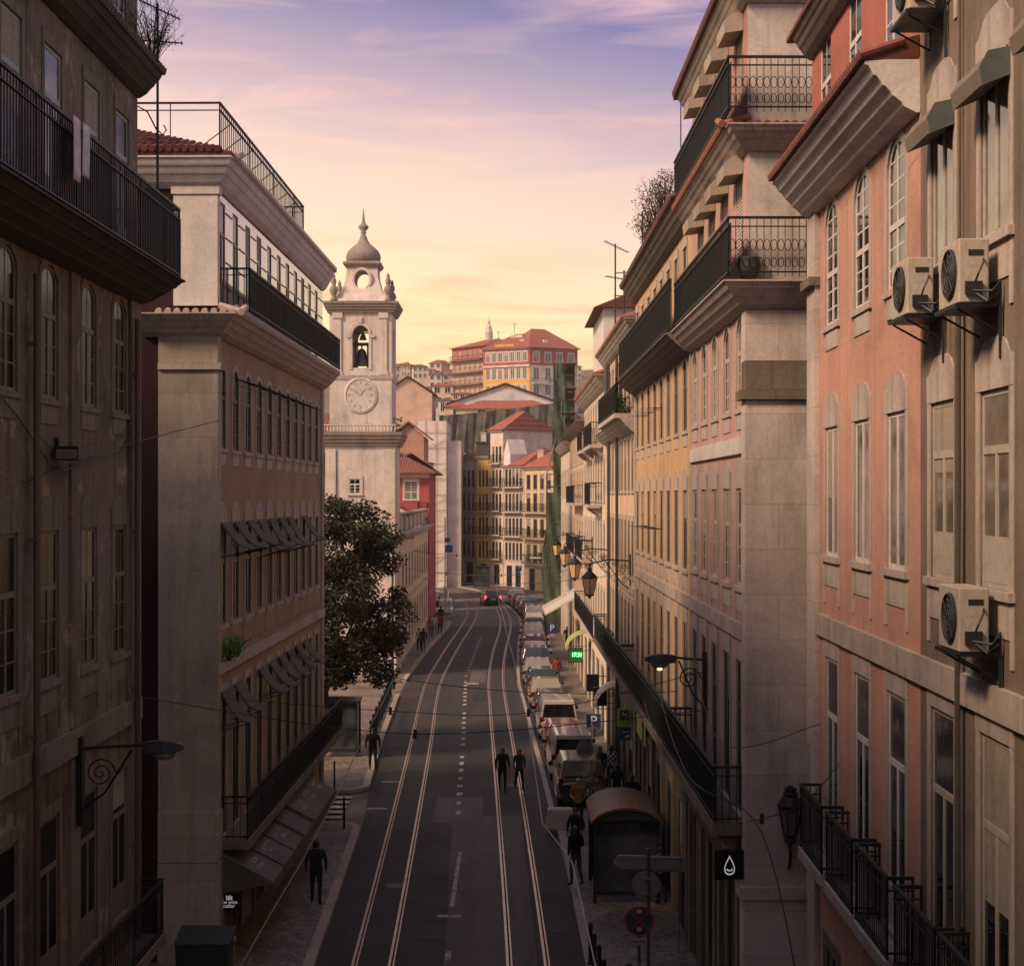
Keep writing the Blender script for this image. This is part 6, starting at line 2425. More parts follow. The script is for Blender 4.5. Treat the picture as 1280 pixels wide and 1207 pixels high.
def person(label, loc, rz, top, legs, hair=HAIRD, h=1.75, stride=.22, arm=.18, bend=(0, 0), hairlen=0.0, sit=False, build=1.0, lean=.02, group='people in the street'):
    t = thing('person', label, 'person', loc, rz, group)
    k = h / 1.75
    s = stride
    J = [('pelvis', (0, 0, .96), .125), ('spine', (0, lean * .5, 1.14), .118), ('chest', (0, lean, 1.34), .14), ('neck', (0, lean + .005, 1.5), .052), ('head', (0, lean + .03, 1.6), .082), ('crown', (0, lean + .02, 1.69), .066)]
    E = [(0, 1), (1, 2), (2, 3), (3, 4), (4, 5)]

    def add(n, p, r, par):
        J.append((n, p, r))
        E.append((par, len(J) - 1))
        return len(J) - 1
    hands = []
    for sd_, fw in ((-1, s), (1, -s)):
        if sit:
            a = add('hip', (sd_ * .1, .02, .9), .095, 0)
        else:
            a = add('hip', (sd_ * .09, 0, .9), .095, 0)
        kn = add('knee', (sd_ * .105, fw * .5 + .03 * (abs(s) > 0), .5 + .0), .06, a)
        an = add('ankle', (sd_ * .105, fw - .03 + (-.05 if fw < 0 else 0), .1 + (.05 if fw < 0 else 0)), .043, kn)
        add('toe', (sd_ * .125, fw + .14 + (-.05 if fw < 0 else 0), .042 + (.0 if fw >= 0 else .02)), .036, an)
    for i, (sd_, fw) in enumerate(((-1, -arm), (1, arm))):
        b = bend[i]
        a = add('shoulder', (sd_ * .185 * build, lean, 1.42), .068, 2)
        e = add('elbow', (sd_ * .25 * build, lean + fw * .45 - .02, 1.15), .05, a)
        w = add('wrist', (sd_ * (.25 - .08 * b) * build, lean + fw + .05 + .2 * b, .92 + .26 * b), .033, e)
        hd = add('hand', (sd_ * (.245 - .11 * b) * build, lean + fw + .08 + .27 * b, .845 + .3 * b), .03, w)
        hands.append((Vector(J[w][1]), Vector(J[hd][1]), sd_))
    me = bpy.data.meshes.new('person_body')
    me.from_pydata([Vector(p) * k for _, p, _ in J], E, [])
    o = bpy.data.objects.new('person_body', me)
    COL.objects.link(o)
    md = o.modifiers.new('skin', 'SKIN')
    md.use_smooth_shade = True
    me.update()
    sv = me.skin_vertices[0].data if me.skin_vertices else None
    if sv is None:
        bm = bmesh.new()
        bm.from_mesh(me)
        bm.verts.layers.skin.verify()
        bm.to_mesh(me)
        bm.free()
        sv = me.skin_vertices[0].data
    for i, (n, p, r) in enumerate(J):
        f = k * (build if n in ('pelvis', 'spine', 'chest', 'shoulder', 'hip') else 1)
        fx, fy = (1.25, .82) if n in ('chest', 'pelvis', 'spine') else ((.92, 1.1) if n in ('head', 'crown') else (1, 1))
        sv[i].radius = (r * f * fx, r * f * fy)
        sv[i].use_root = i == 0
    sub = o.modifiers.new('smooth', 'SUBSURF')
    sub.levels = sub.render_levels = 1
    dg = bpy.context.evaluated_depsgraph_get()
    em = bpy.data.meshes.new_from_object(o.evaluated_get(dg))
    bpy.data.objects.remove(o)
    bm = bmesh.new()
    bm.from_mesh(em)
    # fingers: each its own bent taper joined into the hand
    for w, hd, sd_ in hands:
        d = (hd - w).normalized()
        side = Vector((0, 1, 0)) if abs(d.y) < .8 else Vector((0, 0, 1))
        side = (side - d * side.dot(d)).normalized()
        g = MB()
        inn = d.cross(side) * (1 if sd_ > 0 else -1)
        for q, (off_, ln) in enumerate(((-.03, .06), (-.01, .075), (.011, .07), (.03, .055))):
            p0 = (hd + side * off_ + d * .01)
            g.tube([tuple(p * k) for p in (p0, p0 + d * ln * .55, p0 + d * ln * .95 + inn * .015)], .009 * k, 5, .006 * k)
        p0 = w.lerp(hd, .5) + side * .028
        g.tube([tuple(p * k) for p in (p0, p0 + side * .025 + d * .025, p0 + side * .03 + d * .06)], .01 * k, 5, .007 * k)
        tm = g.data('x', SKIN)
        bm.from_mesh(tm)
        bpy.data.meshes.remove(tm)
    # nose and ears
    hc = Vector((0, lean + .03, 1.6))
    g = MB()
    g.loft([[tuple((hc + Vector((x * w_, .07 + y_, z_))) * k) for x in (-1, 1)] + [tuple((hc + Vector((0, .085 + y_ + ex, z_))) * k)] for w_, y_, z_, ex in ((.012, .0, .04, .0), (.018, .005, -.01, .02), (.012, .0, -.02, .01))])
    for x in (-1, 1):
        g.lathe([(.005, -.03), (.018, -.015), (.02, .01), (.008, .03)], tuple((hc + Vector((x * .078, 0, .0))) * k), 6, .5, 1)
    tm = g.data('x', SKIN)
    bm.from_mesh(tm)
    bpy.data.meshes.remove(tm)
    bm.to_mesh(em)
    bm.free()
    em.materials.clear()
    for m in (SKIN, top, legs, SHOE):
        em.materials.append(m)
    mi = []
    for p in em.polygons:
        c = p.center / k
        arm_far = abs(c.x) > .2 * build or c.z > 1.15
        if c.z < .09:
            mi.append(3)
        elif any((c - hd).length < .1 and (c - w).dot(hd - w) > 0 for w, hd, _ in hands):
            mi.append(0)
        elif c.z > 1.515:
            mi.append(0)
        elif c.z > .93 or (abs(c.x) > .19 and c.z > .75):
            mi.append(1)
        else:
            mi.append(2)
    em.polygons.foreach_set('material_index', mi)
    em.polygons.foreach_set('use_smooth', [True] * len(mi))
    link('body', em, t)
    g = MB()
    n = 14
    prof = [(.02, .125), (.055, .112), (.085, .075), (.095, .03), (.094, -.01 - hairlen * .3), (.088, -.05 - hairlen), (.06, -.06 - hairlen)]
    vs, fs = [], []
    for r_, z_ in prof:
        for q in range(n):
            a = 2 * PI * q / n
            y = math.sin(a)
            zz_ = z_ if y < .3 else max(z_, .045 + .02 * (1 - y))
            vs.append(tuple((hc + Vector((r_ * math.cos(a) * .95, r_ * y * 1.12 - .012, zz_ + .0))) * k))
    for i in range(len(prof) - 1):
        for q in range(n):
            q2 = (q + 1) % n
            fs.append((i * n + q, i * n + q2, (i + 1) * n + q2, (i + 1) * n + q))
    fs.append(tuple(range(n))[::-1])
    g.add(vs, fs)
    g.build('hair', hair, t, smooth=True, fix=False)
    return t


def ground_at(u, v):
    p = at(u, v, dist(v))
    return (p.x, p.y)


def P2(u, v, z=.13):
    d = F * (CAMZ - z) / (v - 620)
    return ((u - 640) / F * d, d, z)


person('man in a dark navy jacket walking along the near left pavement', P2(395, 1131), .1, NAVY, NAVY, HAIRD, 1.78, .2, .16, build=1.05)
person('hooded figure in black walking on the plaza pavement by the kerb railing', P2(466, 964), PI + .1, BLACK_C, NAVY, HAIRD, 1.8, .22, .15, build=1.08)
person('man in black walking with a companion between the right tram rails', P2(628, 990, 0.02), PI, BLACK_C, BLACK_C, HAIRD, 1.72, .2, .15)
person('long haired woman in a dull green top striding on the right tram track', P2(649, 988, .02), PI + .2, GREENC, BLACK_C, HAIRD, 1.62, .3, .2, hairlen=.12)
person('person in pale top and dark trousers with others by the left kerb', P2(524, 814), .2, PALEC, BLACK_C, HAIRB, 1.7, .2, .15, group='people on the left pavement')
person('person in a dark jacket and jeans walking near the parapet house', P2(529, 815), .0, NAVY, DENIM, HAIRD, 1.75, .22, .15, group='people on the left pavement')
person('person in pale clothes farther up the left pavement', P2(543, 795), .1, PALEC, GREYC, HAIRB, 1.72, .2, .1, group='people on the left pavement')
person('person in a red jacket beside the person in pale clothes', P2(550, 794), .1, REDC, BLACK_C, HAIRD, 1.72, .2, .1, group='people on the left pavement')
person('person in all black just behind the red jacket on the left pavement', P2(551, 783), .1, BLACK_C, BLACK_C, HAIRD, 1.75, .2, .1, group='people on the left pavement')
person('person in a rose top half hidden beside the parapet house wall', P2(538, 797), PI, ROSEC, DENIM, HAIRD, 1.7, .2, .1, group='people on the left pavement')
person('man in a red top and blue jeans on the right pavement below the parking sign', P2(696, 857), .1, REDC, DENIM, HAIRD, 1.75, .16, .1)
person('tall person in black beside the checked shirt woman on the right pavement', P2(750, 992), .2, BLACK_C, BLACK_C, HAIRB, 1.8, .2, .12)
chk = person('woman in a black and white checked shirt on the right pavement', P2(764, 985), .1, PALEC, DENIM, HAIRD, 1.66, .2, .12, hairlen=.14)
m, nt_, b = nodes('checked_cloth')
cb = N(nt_, 'ShaderNodeTexChecker')
cb.inputs['Scale'].default_value = 11
cb.inputs['Color1'].default_value = (.5, .48, .45, 1)
cb.inputs['Color2'].default_value = (.02, .02, .025, 1)
nt_.links.new(mapped(nt_), cb.inputs['Vector'])
nt_.links.new(cb.outputs[0], b.inputs['Base Color'])
b.inputs['Roughness'].default_value = .9
chk.children[0].data.materials[1] = m
person('person in a black jacket with a pale back print walking towards the shops', P2(771, 1016), .1, BLACK_C, NAVY, HAIRD, 1.75, .2, .12)
person('dark haired person in black partly behind the bus shelter roof', P2(790, 1032), .0, BLACK_C, NAVY, HAIRD, 1.75, .2, .12, build=1.06)
person('fair haired person in an ochre jacket beside the orange board', P2(723, 1036), PI, OCHC, BLACK_C, HAIRG, 1.74, .12, .05, bend=(.7, .7))
person('grey clothed person standing behind the orange board', P2(741, 1026), PI, GREYC, GREYC, HAIRB, 1.72, .05, .05, bend=(.4, .4))
person('standing man in navy at the kerb beside the white block', P2(720, 1080), PI - .4, NAVY, NAVY, HAIRD, 1.75, .06, .05, bend=(.5, .3))
person('standing man in dark blue jacket and jeans waiting at the kerb by the shelter', P2(720, 1108), .5, BLACK_C, DENIM, HAIRB, 1.76, .1, .1, bend=(.2, .6))
person('person in a dark blue coat at the foot of the no stopping sign', (2.35, 32.2, .13), PI, cloth('blue', (.03, .06, .11)), BLACK_C, HAIRD, 1.72, .1, .1, build=1.08)
person('person in a violet blue top standing behind the shelter by the shops', (4.05, 43.4, .13), .4, cloth('violet_blue', (.06, .065, .16)), BLACK_C, HAIRD, 1.6, .05, .1)
person('person in dark clothes far along the right pavement under the canopy frame', P2(709, 812), 0, BLACK_C, NAVY, HAIRD, 1.72, .2, .1)

# ------------------------------------------------------------------ street furniture
for i, (u, v) in enumerate(((738, 1152), (743, 1166), (749, 1180), (754.5, 1198))):
    d = F * (CAMZ - 1.13) / (v - 620)
    x = (u - 640) / F * d
    t = thing('bollard', ['farthest', 'second farthest', 'second nearest', 'nearest'][i] + ' of four slim black bollards at the bottom right kerb', 'bollard', (x, d, .13), 0, 'bollards on the right kerb')
    g = MB()
    g.lathe([(.075, 0), (.075, .05), (.05, .08), (.05, .86), (.062, .88), (.062, .92), (.05, .94), (.045, .99), (.02, 1.0)], n=12)
    g.build('post', IRON, t)
for i in range(10):
    tt = i / 9
    x, y = -8.9 + 3.3 * tt - .2 * tt * tt, 176 - 3 * tt + 6 * (1 - tt)
    p = Vector((interp([(q.x, q.y) for q in LK], 153 + i * 3.0) - .35, 153 + i * 3.0))
    g = MB()
    g.lathe([(.07, 0), (.06, .1), (.055, .8), (.07, .84), (.03, .95)], (p.x, p.y, .13), 8)
    tag(g.build('bollard', plaster('pale_bollard', (.42, .36, .3))), 'pale bollard ' + ['at the corner', 'second from the corner', 'third from the corner', 'fourth along the bend', 'fifth along the bend', 'sixth along the bend', 'seventh along the bend', 'eighth along the bend', 'ninth along the bend', 'last along the bend'][i] + ' of the far left kerb', 'bollard', 'pale bollards on the bend')
for i in range(4):
    y0 = 70.3 + i * 4.6
    x0, x1 = interp([(q.x, q.y) for q in LK], y0) - .42, interp([(q.x, q.y) for q in LK], y0 + 4.2) - .42
    t = thing('guard_railing', ['nearest', 'second', 'third', 'farthest'][i] + ' section of dark guard railing along the plaza kerb', 'railing', (x0, y0, .13), math.atan2(4.2, x1 - x0), 'guard railings by the plaza')
    g = MB()
    rail(g, [(0, 0), (4.2, 0)], 0, 1.05, .14, .022)
    g.build('bars', IRON, t)
    for s in (0, 2.1, 4.2):
        g = MB()
        g.lathe([(.06, 0), (.05, .05), (.045, 1.1), (.07, 1.15), (.02, 1.24)], (s, 0, 0), 8)
        g.build('post', IRON, t)
# advertising shelters
def shelter(name, label, loc, rz, w, h, arched, dp=1.5):
    t = thing(name, label, 'bus shelter', loc, rz)
    fr = flat('shelter_frame', (.02, .022, .024), .4)
    for x in (-w / 2, w / 2):
        for y in (0, dp):
            g = MB()
            g.box(x - .05, x + .05, y - .04, y + .04, 0, h)
            g.build('post', fr, t)
    g = MB()
    g.box(-w / 2 + .05, w / 2 - .05, -.06, .05, .22, .34)
    g.box(-w / 2 + .05, w / 2 - .05, -.06, .05, h - .12, h)
    g.build('panel_frame', fr, t)
    g = MB()
    g.box(-w / 2 + .05, w / 2 - .05, -.03, .02, .34, h - .12)
    g.build('glass_panel', glass('shelter_glass', (.045, .055, .055), .12, .6, 1.2), t)
    g = MB()
    for y in (.05, dp - .05):
        g.box(-w / 2 + .02, -w / 2 + .05, .1, dp - .1, .3, h - .2)
    g.build('side_glass', glass('shelter_glass', (.045, .055, .055)), t)
    g = MB()
    if arched:
        n = 14
        rings = []
        for k in range(n + 1):
            a = PI * (.12 + .76 * k / n)
            x, z = -math.cos(a) * (w / 2 + .12) / math.cos(PI * .12), h - .12 + .62 * (math.sin(a) - math.sin(PI * .12))
            rings.append([(x, -.3, z), (x, dp + .2, z), (x, dp + .2, z + .07), (x, -.3, z + .07)])
        g.loft(rings)
        g.build('roof', plaster('rusty_orange_roof', (.12, .065, .035), (.05, .035, .03), .6, .4, .5), t)
        g = MB()
        g.loft([[(r[0][0] * .985, -.26, h - .02), (r[0][0] * .985, -.2, h - .02), (r[0][0] * .985, -.2, max(h - .01, r[0][2] - .005)), (r[0][0] * .985, -.26, max(h - .01, r[0][2] - .005))] for r in rings])
        g.build('gable_panel', fr, t)
    else:
        g.box(-w / 2 - .1, w / 2 + .1, -.2, dp + .15, h, h + .1)
        g.build('roof', fr, t)
    g = MB()
    g.box(-w / 2 + .3, w / 2 - .2, dp - .5, dp - .12, .42, .47)
    g.build('bench', IRON, t)
    return t


shelter('bus_shelter', 'bus shelter with an arched rusty orange roof on the right pavement', (3.12, 43.6, .13), 0, 1.72, 2.3, True, 2.6)
shelter('bus_shelter', 'flat roofed glass shelter under the plaza tree', (-7.35, 68.0, .13), 0, 1.5, 2.3, False, 1.3)
shelter('bus_shelter', 'dark shelter at the far bend in front of the yellow house', tuple(at(602, 0, 192).xy) + (.13,), 0, 1.7, 2.6, False, 1.3)

g = MB()
g.loft([[(-.44, -.25, 0), (.44, -.25, 0), (.44, .25, 0), (-.44, .25, 0)], [(-.42, -.22, .62), (.42, -.22, .62), (.42, .22, .62), (-.42, .22, .62)], [(-.36, -.18, .66), (.36, -.18, .66), (.36, .18, .66), (-.36, .18, .66)]])
tag(g.build('barrier_block', plaster('white_concrete', (.5, .46, .4), (.2, .17, .14), .4, .4), loc=P2(700, 1034, .13), bevel=.02), 'low white concrete block at the kerb in front of the black people carrier', 'barrier')
t = thing('notice_board', 'orange brown board standing on the pavement among the waiting people', 'board', P2(752, 1030))
g = MB()
g.box(-.35, .25, -.03, .03, .7, 1.25)
g.build('panel', flat('orange_board', (.3, .12, .03), .7), t)
for x in (-.3, .2):
    g = MB()
    g.box(x - .025, x + .025, -.06, -.032, 0, 1.2)
    g.build('leg', IRON, t)
g = MB()
g.lathe([(.24, 0), (.27, .1), (.27, .95), (.3, 1.0), (.3, 1.06), (.2, 1.12), (.05, 1.14)], (0, 0, 0), 16)
tag(g.build('litter_bin', flat('grey_bin', (.15, .15, .15), .6), loc=(-6.55, 36.3, .13)), 'pale topped round litter bin beside the corner pier', 'bin')
g = MB()
g.loft([[(-.55, -.4, 0), (.55, -.4, 0), (.55, .4, 0), (-.55, .4, 0)], [(-.6, -.42, 1.1), (.6, -.42, 1.1), (.6, .42, 1.1), (-.6, .42, 1.1)], [(-.62, -.45, 1.12), (.62, -.45, 1.12), (.62, .45, 1.3), (-.62, .45, 1.3)]])
tag(g.build('utility_cabinet', flat('dark_green_cabinet', (.02, .035, .033), .5), loc=(-6.9, 36.0, .13)), 'dark green cabinet standing at the foot of the corner pier', 'cabinet')
for i, (u, v) in enumerate(((418, 985), (430, 1035))):
    g = MB()
    p = P2(u, v)
    g.lathe([(.06, 0), (.04, .06), (.035, .95), (.05, 1.0), (.02, 1.05)], p, 10)
    tag(g.build('bollard', IRON), ['thin black post on the plaza side of the zebra crossing', 'thin black post at the near corner of the side lane'][i], 'bollard')
lp = thing('lamp_post', 'slim green lamp post rising by the plaza kerb', 'lamp post', (-6.85, 91.8, .13))
g = MB()
g.lathe([(.16, 0), (.16, .4), (.1, .5), (.08, 1.2), (.06, 6.8), (.05, 8.6)], n=10)
g.build('post', flat('green_lamp_post', (.02, .05, .04), .5), lp)
g = MB()
g.tube([(0, 0, 8.5), (.4, 0, 8.75), (.9, 0, 8.7)], .035, 6)
g.box(.7, 1.25, -.1, .1, 8.62, 8.74)
g.build('lamp_head', flat('lamp_head_paint', (.035, .04, .042)), lp)
lp = thing('lamp_post', 'thin street lamp post on the far pavement by the parked cars, arm over the road', 'lamp post', (at(683, 0, 152).x, 152, .13))
g = MB()
g.lathe([(.1, 0), (.07, .6), (.05, 5)], n=8)
g.build('post', GALV, lp)
g = MB()
g.tube([(0, 0, 4.9), (-.4, 0, 5.2), (-1.3, 0, 5.2)], .04, 6)
g.box(-1.6, -.5, -.12, .12, 5.15, 5.3)
g.build('lamp_head', WHITE, lp)
lp = thing('lamp_post', 'tall thin pole on the left corner before the bend, carrying blue signs', 'lamp post', (at(553, 0, 150).x, 156, .13))
g = MB()
g.lathe([(.1, 0), (.06, .8), (.05, 9)], n=8)
g.build('post', GALV, lp)
g = MB()
g.box(.05, .75, -.05, .0, 5.6, 6.3)
g.box(-.05, .5, -.05, .0, 6.6, 7.0)
g.build('sign_plate', flat('blue_sign', (.02, .1, .25), .4), lp)

# ------------------------------------------------------------------ signs
BLUE = flat('parking_blue', (.012, .05, .14), .4, var=.05)
SGREY = flat('sign_back_grey', (.22, .23, .225), .5, .3)
LETW = flat('sign_lettering_white', (.7, .7, .68), .5, var=.04)


def psign(label, u, v, size, d, grnd=.13):
    p = at(u, v, d)
    t = thing('parking_sign', label, 'parking sign', (p.x, d, grnd), 0, 'blue parking signs')
    zc_ = p.z - grnd
    g = MB()
    g.tube([(0, .03, 0), (0, .03, zc_ + size * .5)], .03, 8)
    g.build('post', GALV, t)
    g = MB()
    g.box(-size / 2, size / 2, -.015, 0, zc_ - size / 2, zc_ + size / 2)
    pl_ = g.build('panel', BLUE, t, bevel=.004)
    o = link('letter', text_data('P', size * .95, LETW, .003), pl_, (0, -.02, zc_))
    o.rotation_euler.x = PI / 2
    g = MB()
    g.box(-size * .3, size * .3, -.012, 0, zc_ - size * .92, zc_ - size * .56)
    g.build('lower_plate', flat('pale_sign_plate', (.3, .29, .27), .5), t)
    return t


psign('larger blue parking sign beside the pale vans', 742, 901, .67, 74)
psign('smaller blue parking sign farther up by the canopy frame', 690, 785, .7, 118)
psign('tiny blue parking sign far off in front of the warm cream house', 649, 710, .55, 172)
# round sign seen from behind, beside the vans
for lab, u, v, r_, d in (('round grey sign back on a thin post in front of the pale van', 731, 936, .33, 60), ('small round grey sign under the larger parking sign', 741, 914, .25, 71.5)):
    p = at(u, v, d)
    t = thing('round_sign', lab, 'road sign', (p.x, d, .13), .25, None)
    g = MB()
    g.lathe([(r_, 0), (r_, .015)], n=28)
    dsc = g.build('disc', SGREY, t, loc=(0, 0, p.z - .13))
    dsc.rotation_euler.x = PI / 2
    g = MB()
    g.tube([(0, -.04, 0), (0, -.04, p.z - .13 + r_ * .9)], .025, 8)
    g.build('post', GALV, t)

# the cluster at the bottom right: finger sign, round sign back, no stopping sign
p = at(810, 1078, 34)
t = thing('direction_sign', 'grey back of an arrow shaped direction sign with a round sign back below it', 'direction sign', (p.x, 34, .13), 0)
zs = p.z - .13
g = MB()
g.tube([(0, -.05, .3), (0, -.05, zs + .32)], .04, 10)
g.build('post', flat('green_grey_post', (.07, .085, .08), .5), t)
g = MB()
g.loft([[(x, y, z + zs) for x, z in ((-.74, .0), (-.62, .17), (.72, .12), (.78, .06), (.78, -.17), (.72, -.2), (-.62, -.13))] for y in (0, .05)])
g.build('arrow_panel', SGREY, t, bevel=.01)
g = MB()
g.box(-.6, .7, -.02, 0, zs + .09, zs + .115)
g.box(-.6, .7, -.02, 0, zs - .115, zs - .09)
g.build('stiffening_rib', SGREY, t)
g = MB()
g.lathe([(.3, 0), (.3, .02)], n=32)
ds = g.build('round_panel', SGREY, t, loc=(-.04, .0, zs - .47))
ds.rotation_euler.x = PI / 2
g = MB()
for z in (.16, -.16):
    g.box(-.12, .06, -.09, -.0, zs - .47 + z - .02, zs - .47 + z + .02)
g.build('clamp', GALV, t)
p = at(799, 1150, 33)
t = thing('no_stopping_sign', 'round blue no stopping sign with red rim and red cross', 'road sign', (p.x, 33, .13), 0)
zs = p.z - .13
g = MB()
g.tube([(0, .05, 0), (0, .05, zs + .25)], .035, 8)
g.build('post', flat('green_grey_post', (.07, .085, .08)), t)
RED = flat('sign_red', (.32, .02, .03), .4, var=.05)
g = MB()
g.lathe([(.305, 0), (.305, .014)], n=40)
ds = g.build('rim', RED, t, loc=(0, 0, zs))
ds.rotation_euler.x = PI / 2
g = MB()
g.lathe([(.265, .0), (.265, .019)], n=40)
di = g.build('disc', flat('sign_blue', (.012, .055, .075), .4), t, loc=(0, 0, zs))
di.rotation_euler.x = PI / 2
for s_ in (-1, 1):
    g = MB()
    g.box(-.262, .262, -.018, .018, .019, .023 + .001 * s_)
    o = g.build('cross_bar', RED, di)
    o.rotation_euler.z = s_ * PI / 4
g = MB()
g.prism([(-.05, .16), (.05, .16), (.06, .22), (0, .235), (-.06, .22)], 1, -.024, -.02)
g.prism([(-.04, -.22), (.05, -.2), (.03, -.12), (-.01, -.14), (-.05, -.12)], 1, -.024, -.02)
st_ = g.build('sticker', flat('torn_sticker', (.4, .42, .4), .6), t, loc=(0, 0, zs))
g = MB()
g.box(-.16, .16, -.02, 0, -.07, .07)
pl_ = g.build('lower_plate', flat('pale_sign_plate', (.3, .29, .27)), t, loc=(0, 0, zs - .43))
g = MB()
g.box(-.12, .1, -.024, -.021, -.012, .004)
g.box(.06, .12, -.024, -.021, .01, .02)
g.box(-.13, -.06, -.024, -.021, .012, .02)
g.build('plate_print', IRON, pl_)

# black sign with a white drop
p = at(911.5, 1080, 30.35)
t = thing('drop_sign', 'square black hanging sign with a white drop outline and a smile', 'shop sign', (p.x, 30.35, p.z), 0)
t.scale = (.9, 1, .9)
g = MB()
g.box(-.32, .32, -.05, .05, -.31, .31)
pn = g.build('panel', flat('black_sign_face', (.006, .006, .008), .35), t, bevel=.006)
g = MB()


def dropline(sc, n=40):
    out = []
    for k in range(n):
        a = 2 * PI * k / n
        x = math.sin(a) * math.sin(a / 2) ** 1.35
        out.append((x * .15 * sc, (math.cos(a) * .2) * sc))
    return out


o1, o2 = dropline(1.05), dropline(.84)
n = len(o1)
for k in range(n):
    k2 = (k + 1) % n
    g.quad((o1[k][0], -.054, o1[k][1] - .0), (o1[k2][0], -.054, o1[k2][1]), (o2[k2][0], -.054, o2[k2][1] - .01), (o2[k][0], -.054, o2[k][1] - .01))
for k in range(12):
    a0, a1 = PI + .35 + (PI - .7) * k / 12, PI + .35 + (PI - .7) * (k + 1) / 12
    q = [(math.cos(a) * r_, -.054, -.055 + math.sin(a) * r_) for a, r_ in ((a0, .075), (a1, .075), (a1, .048), (a0, .048))]
    g.quad(*q)
g.build('drop_mark', emit('lit_white_mark', (.6, .6, .58), .35), pn, fix=False)
g = MB()
g.tube([(.3, 0, .22), (.42, 0, .22)], .02, 6)
g.build('bracket', IRON, t)
# small white plate above it
g = MB()
g.box(-.08, .08, -.02, .02, -.2, .2)
o = g.build('street_plaque', WHITE, loc=tuple(at(908, 1047, 31.0)))
tag(o, 'small pale plaque just above the square black drop sign', 'plaque')

# small lettered sign at the corner pier of B
p = at(288.5, 1124, 38.6)
t = thing('cellar_sign', 'small black hanging sign with white lettering by the corner pier', 'shop sign', (p.x, 38.4, p.z), 0)
g = MB()
g.box(-.24, .24, -.03, .03, -.2, .2)
pn = g.build('panel', flat('black_sign_face', (.006, .006, .008)), t)
LS = emit('lit_sign_lettering', (.75, .75, .72), .25)
for s_, sz, z in (('the wine', .115, .0), ('cellar', .13, -.09)):
    o = link('lettering', text_data(s_, sz, LS, .002), pn, (0, -.034, z))
    o.rotation_euler.x = PI / 2
g = MB()
for k in range(4):
    g.box(-.07 + k * .04, -.045 + k * .04, -.034, -.031, .05, .165 - .02 * (k % 2))
g.build('sign_mark', LS, pn)

# green bank sign
GRB = flat('lime_sign', (.30, .42, .03), .4, var=.06)
p = at(780, 895, 57.5)
t = thing('bank_sign', 'lime green projecting sign with a black M over a blue panel', 'shop sign', (p.x, 57.2, p.z), 0)
t.scale = (.5, 1, .62)
w = .52
g = MB()
g.box(-w, w, -.06, .06, -.5, .5)
pn = g.build('panel', GRB, t)
g = MB()
g.box(-.33, .27, -.066, -.061, -.12, .4)
sq = g.build('emblem', flat('black_sign_face', (.006, .006, .008)), pn)
o = link('letter', text_data('M', .52, LETW, .004), sq, (-.03, -.072, .14))
o.rotation_euler.x = PI / 2
o.rotation_euler.y = .18
o = link('lettering', text_data('Montepio', .15, LETW, .003), pn, (0, -.066, -.32)) if False else None
g = MB()
g.box(-w * .9, w * .9, -.05, .05, -1.3, -.55)
bp = g.build('blue_panel', flat('bank_blue', (.015, .1, .16), .4), t)
g = MB()
g.box(-.2, .3, -.056, -.052, -.84, -.8)
g.prism([(.0, -1.15), (.35, -1.05), (.38, -.98), (.1, -1.02)], 1, -.056, -.052)
g.build('panel_mark', LETW, bp)
g = MB()
g.box(-.05, .9, .0, .05, .2, .26)
g.build('bracket', IRON, t)
g = MB()
c = (4.25, 0)
g.box(-.03, .0, -1.0, 3.4, 3.15, 4.05)
o = g.build('fascia_sign', GRB, loc=(4.30, 52.2, 0))
tag(o, 'long lime green fascia board on the shop wall beside the bank sign', 'shop sign')
g = MB()
for k in range(3):
    g.lathe([(.05, 0), (.28, .02), (.28, .04), (.05, .05)], (0, 0, 0), 12)
# pharmacy style clock
p = at(721, 818, 93)
t = thing('digital_clock', 'bright green digital clock sign hanging from the wall, showing the time', 'clock sign', (p.x, 93, p.z), 0)
t.scale = (.8, .8, .95)
g = MB()
g.box(-.62, .62, -.12, .12, -.46, .42)
cs = g.build('casing', flat('clock_casing', (.01, .03, .015), .4), t)
g = MB()
g.box(-.57, .57, -.125, -.121, -.4, .36)
fc = g.build('display', emit('green_led_glow', (.006, .09, .015), .25), cs)
o = link('digits', text_data('17:31', .36, emit('green_led', (.12, 1, .2), 7), .006), fc, (0, -.135, 0))
o.rotation_euler.x = PI / 2
g = MB()
g.tube([(.6, 0, .3), (1.0, 0, .3)], .03, 6)
g.build('bracket', IRON, t)
# shop awning and boxes along the right shops
def smallawning(label, x, y, z, col, w=2.4, pr=1.2):
    t = thing('shop_canopy', label, 'awning', (x, y, z), 0)
    g = MB()
    n = 8
    g.loft([[(-pr * math.sin(PI / 2 * k / n), 0, -.9 * (1 - math.cos(PI / 2 * k / n))), (-pr * math.sin(PI / 2 * k / n), w, -.9 * (1 - math.cos(PI / 2 * k / n))),
             (-pr * math.sin(PI / 2 * k / n) + .03, w, -.9 * (1 - math.cos(PI / 2 * k / n)) + .03), (-pr * math.sin(PI / 2 * k / n) + .03, 0, -.9 * (1 - math.cos(PI / 2 * k / n)) + .03)] for k in range(n + 1)])
    g.build('canvas', col, t)
    g = MB()
    for y_ in (0.02, w - .02):
        g.tube([(0, y_, -.9), (-pr, y_, -.9)], .015, 5)
    g.build('frame', IRON, t)


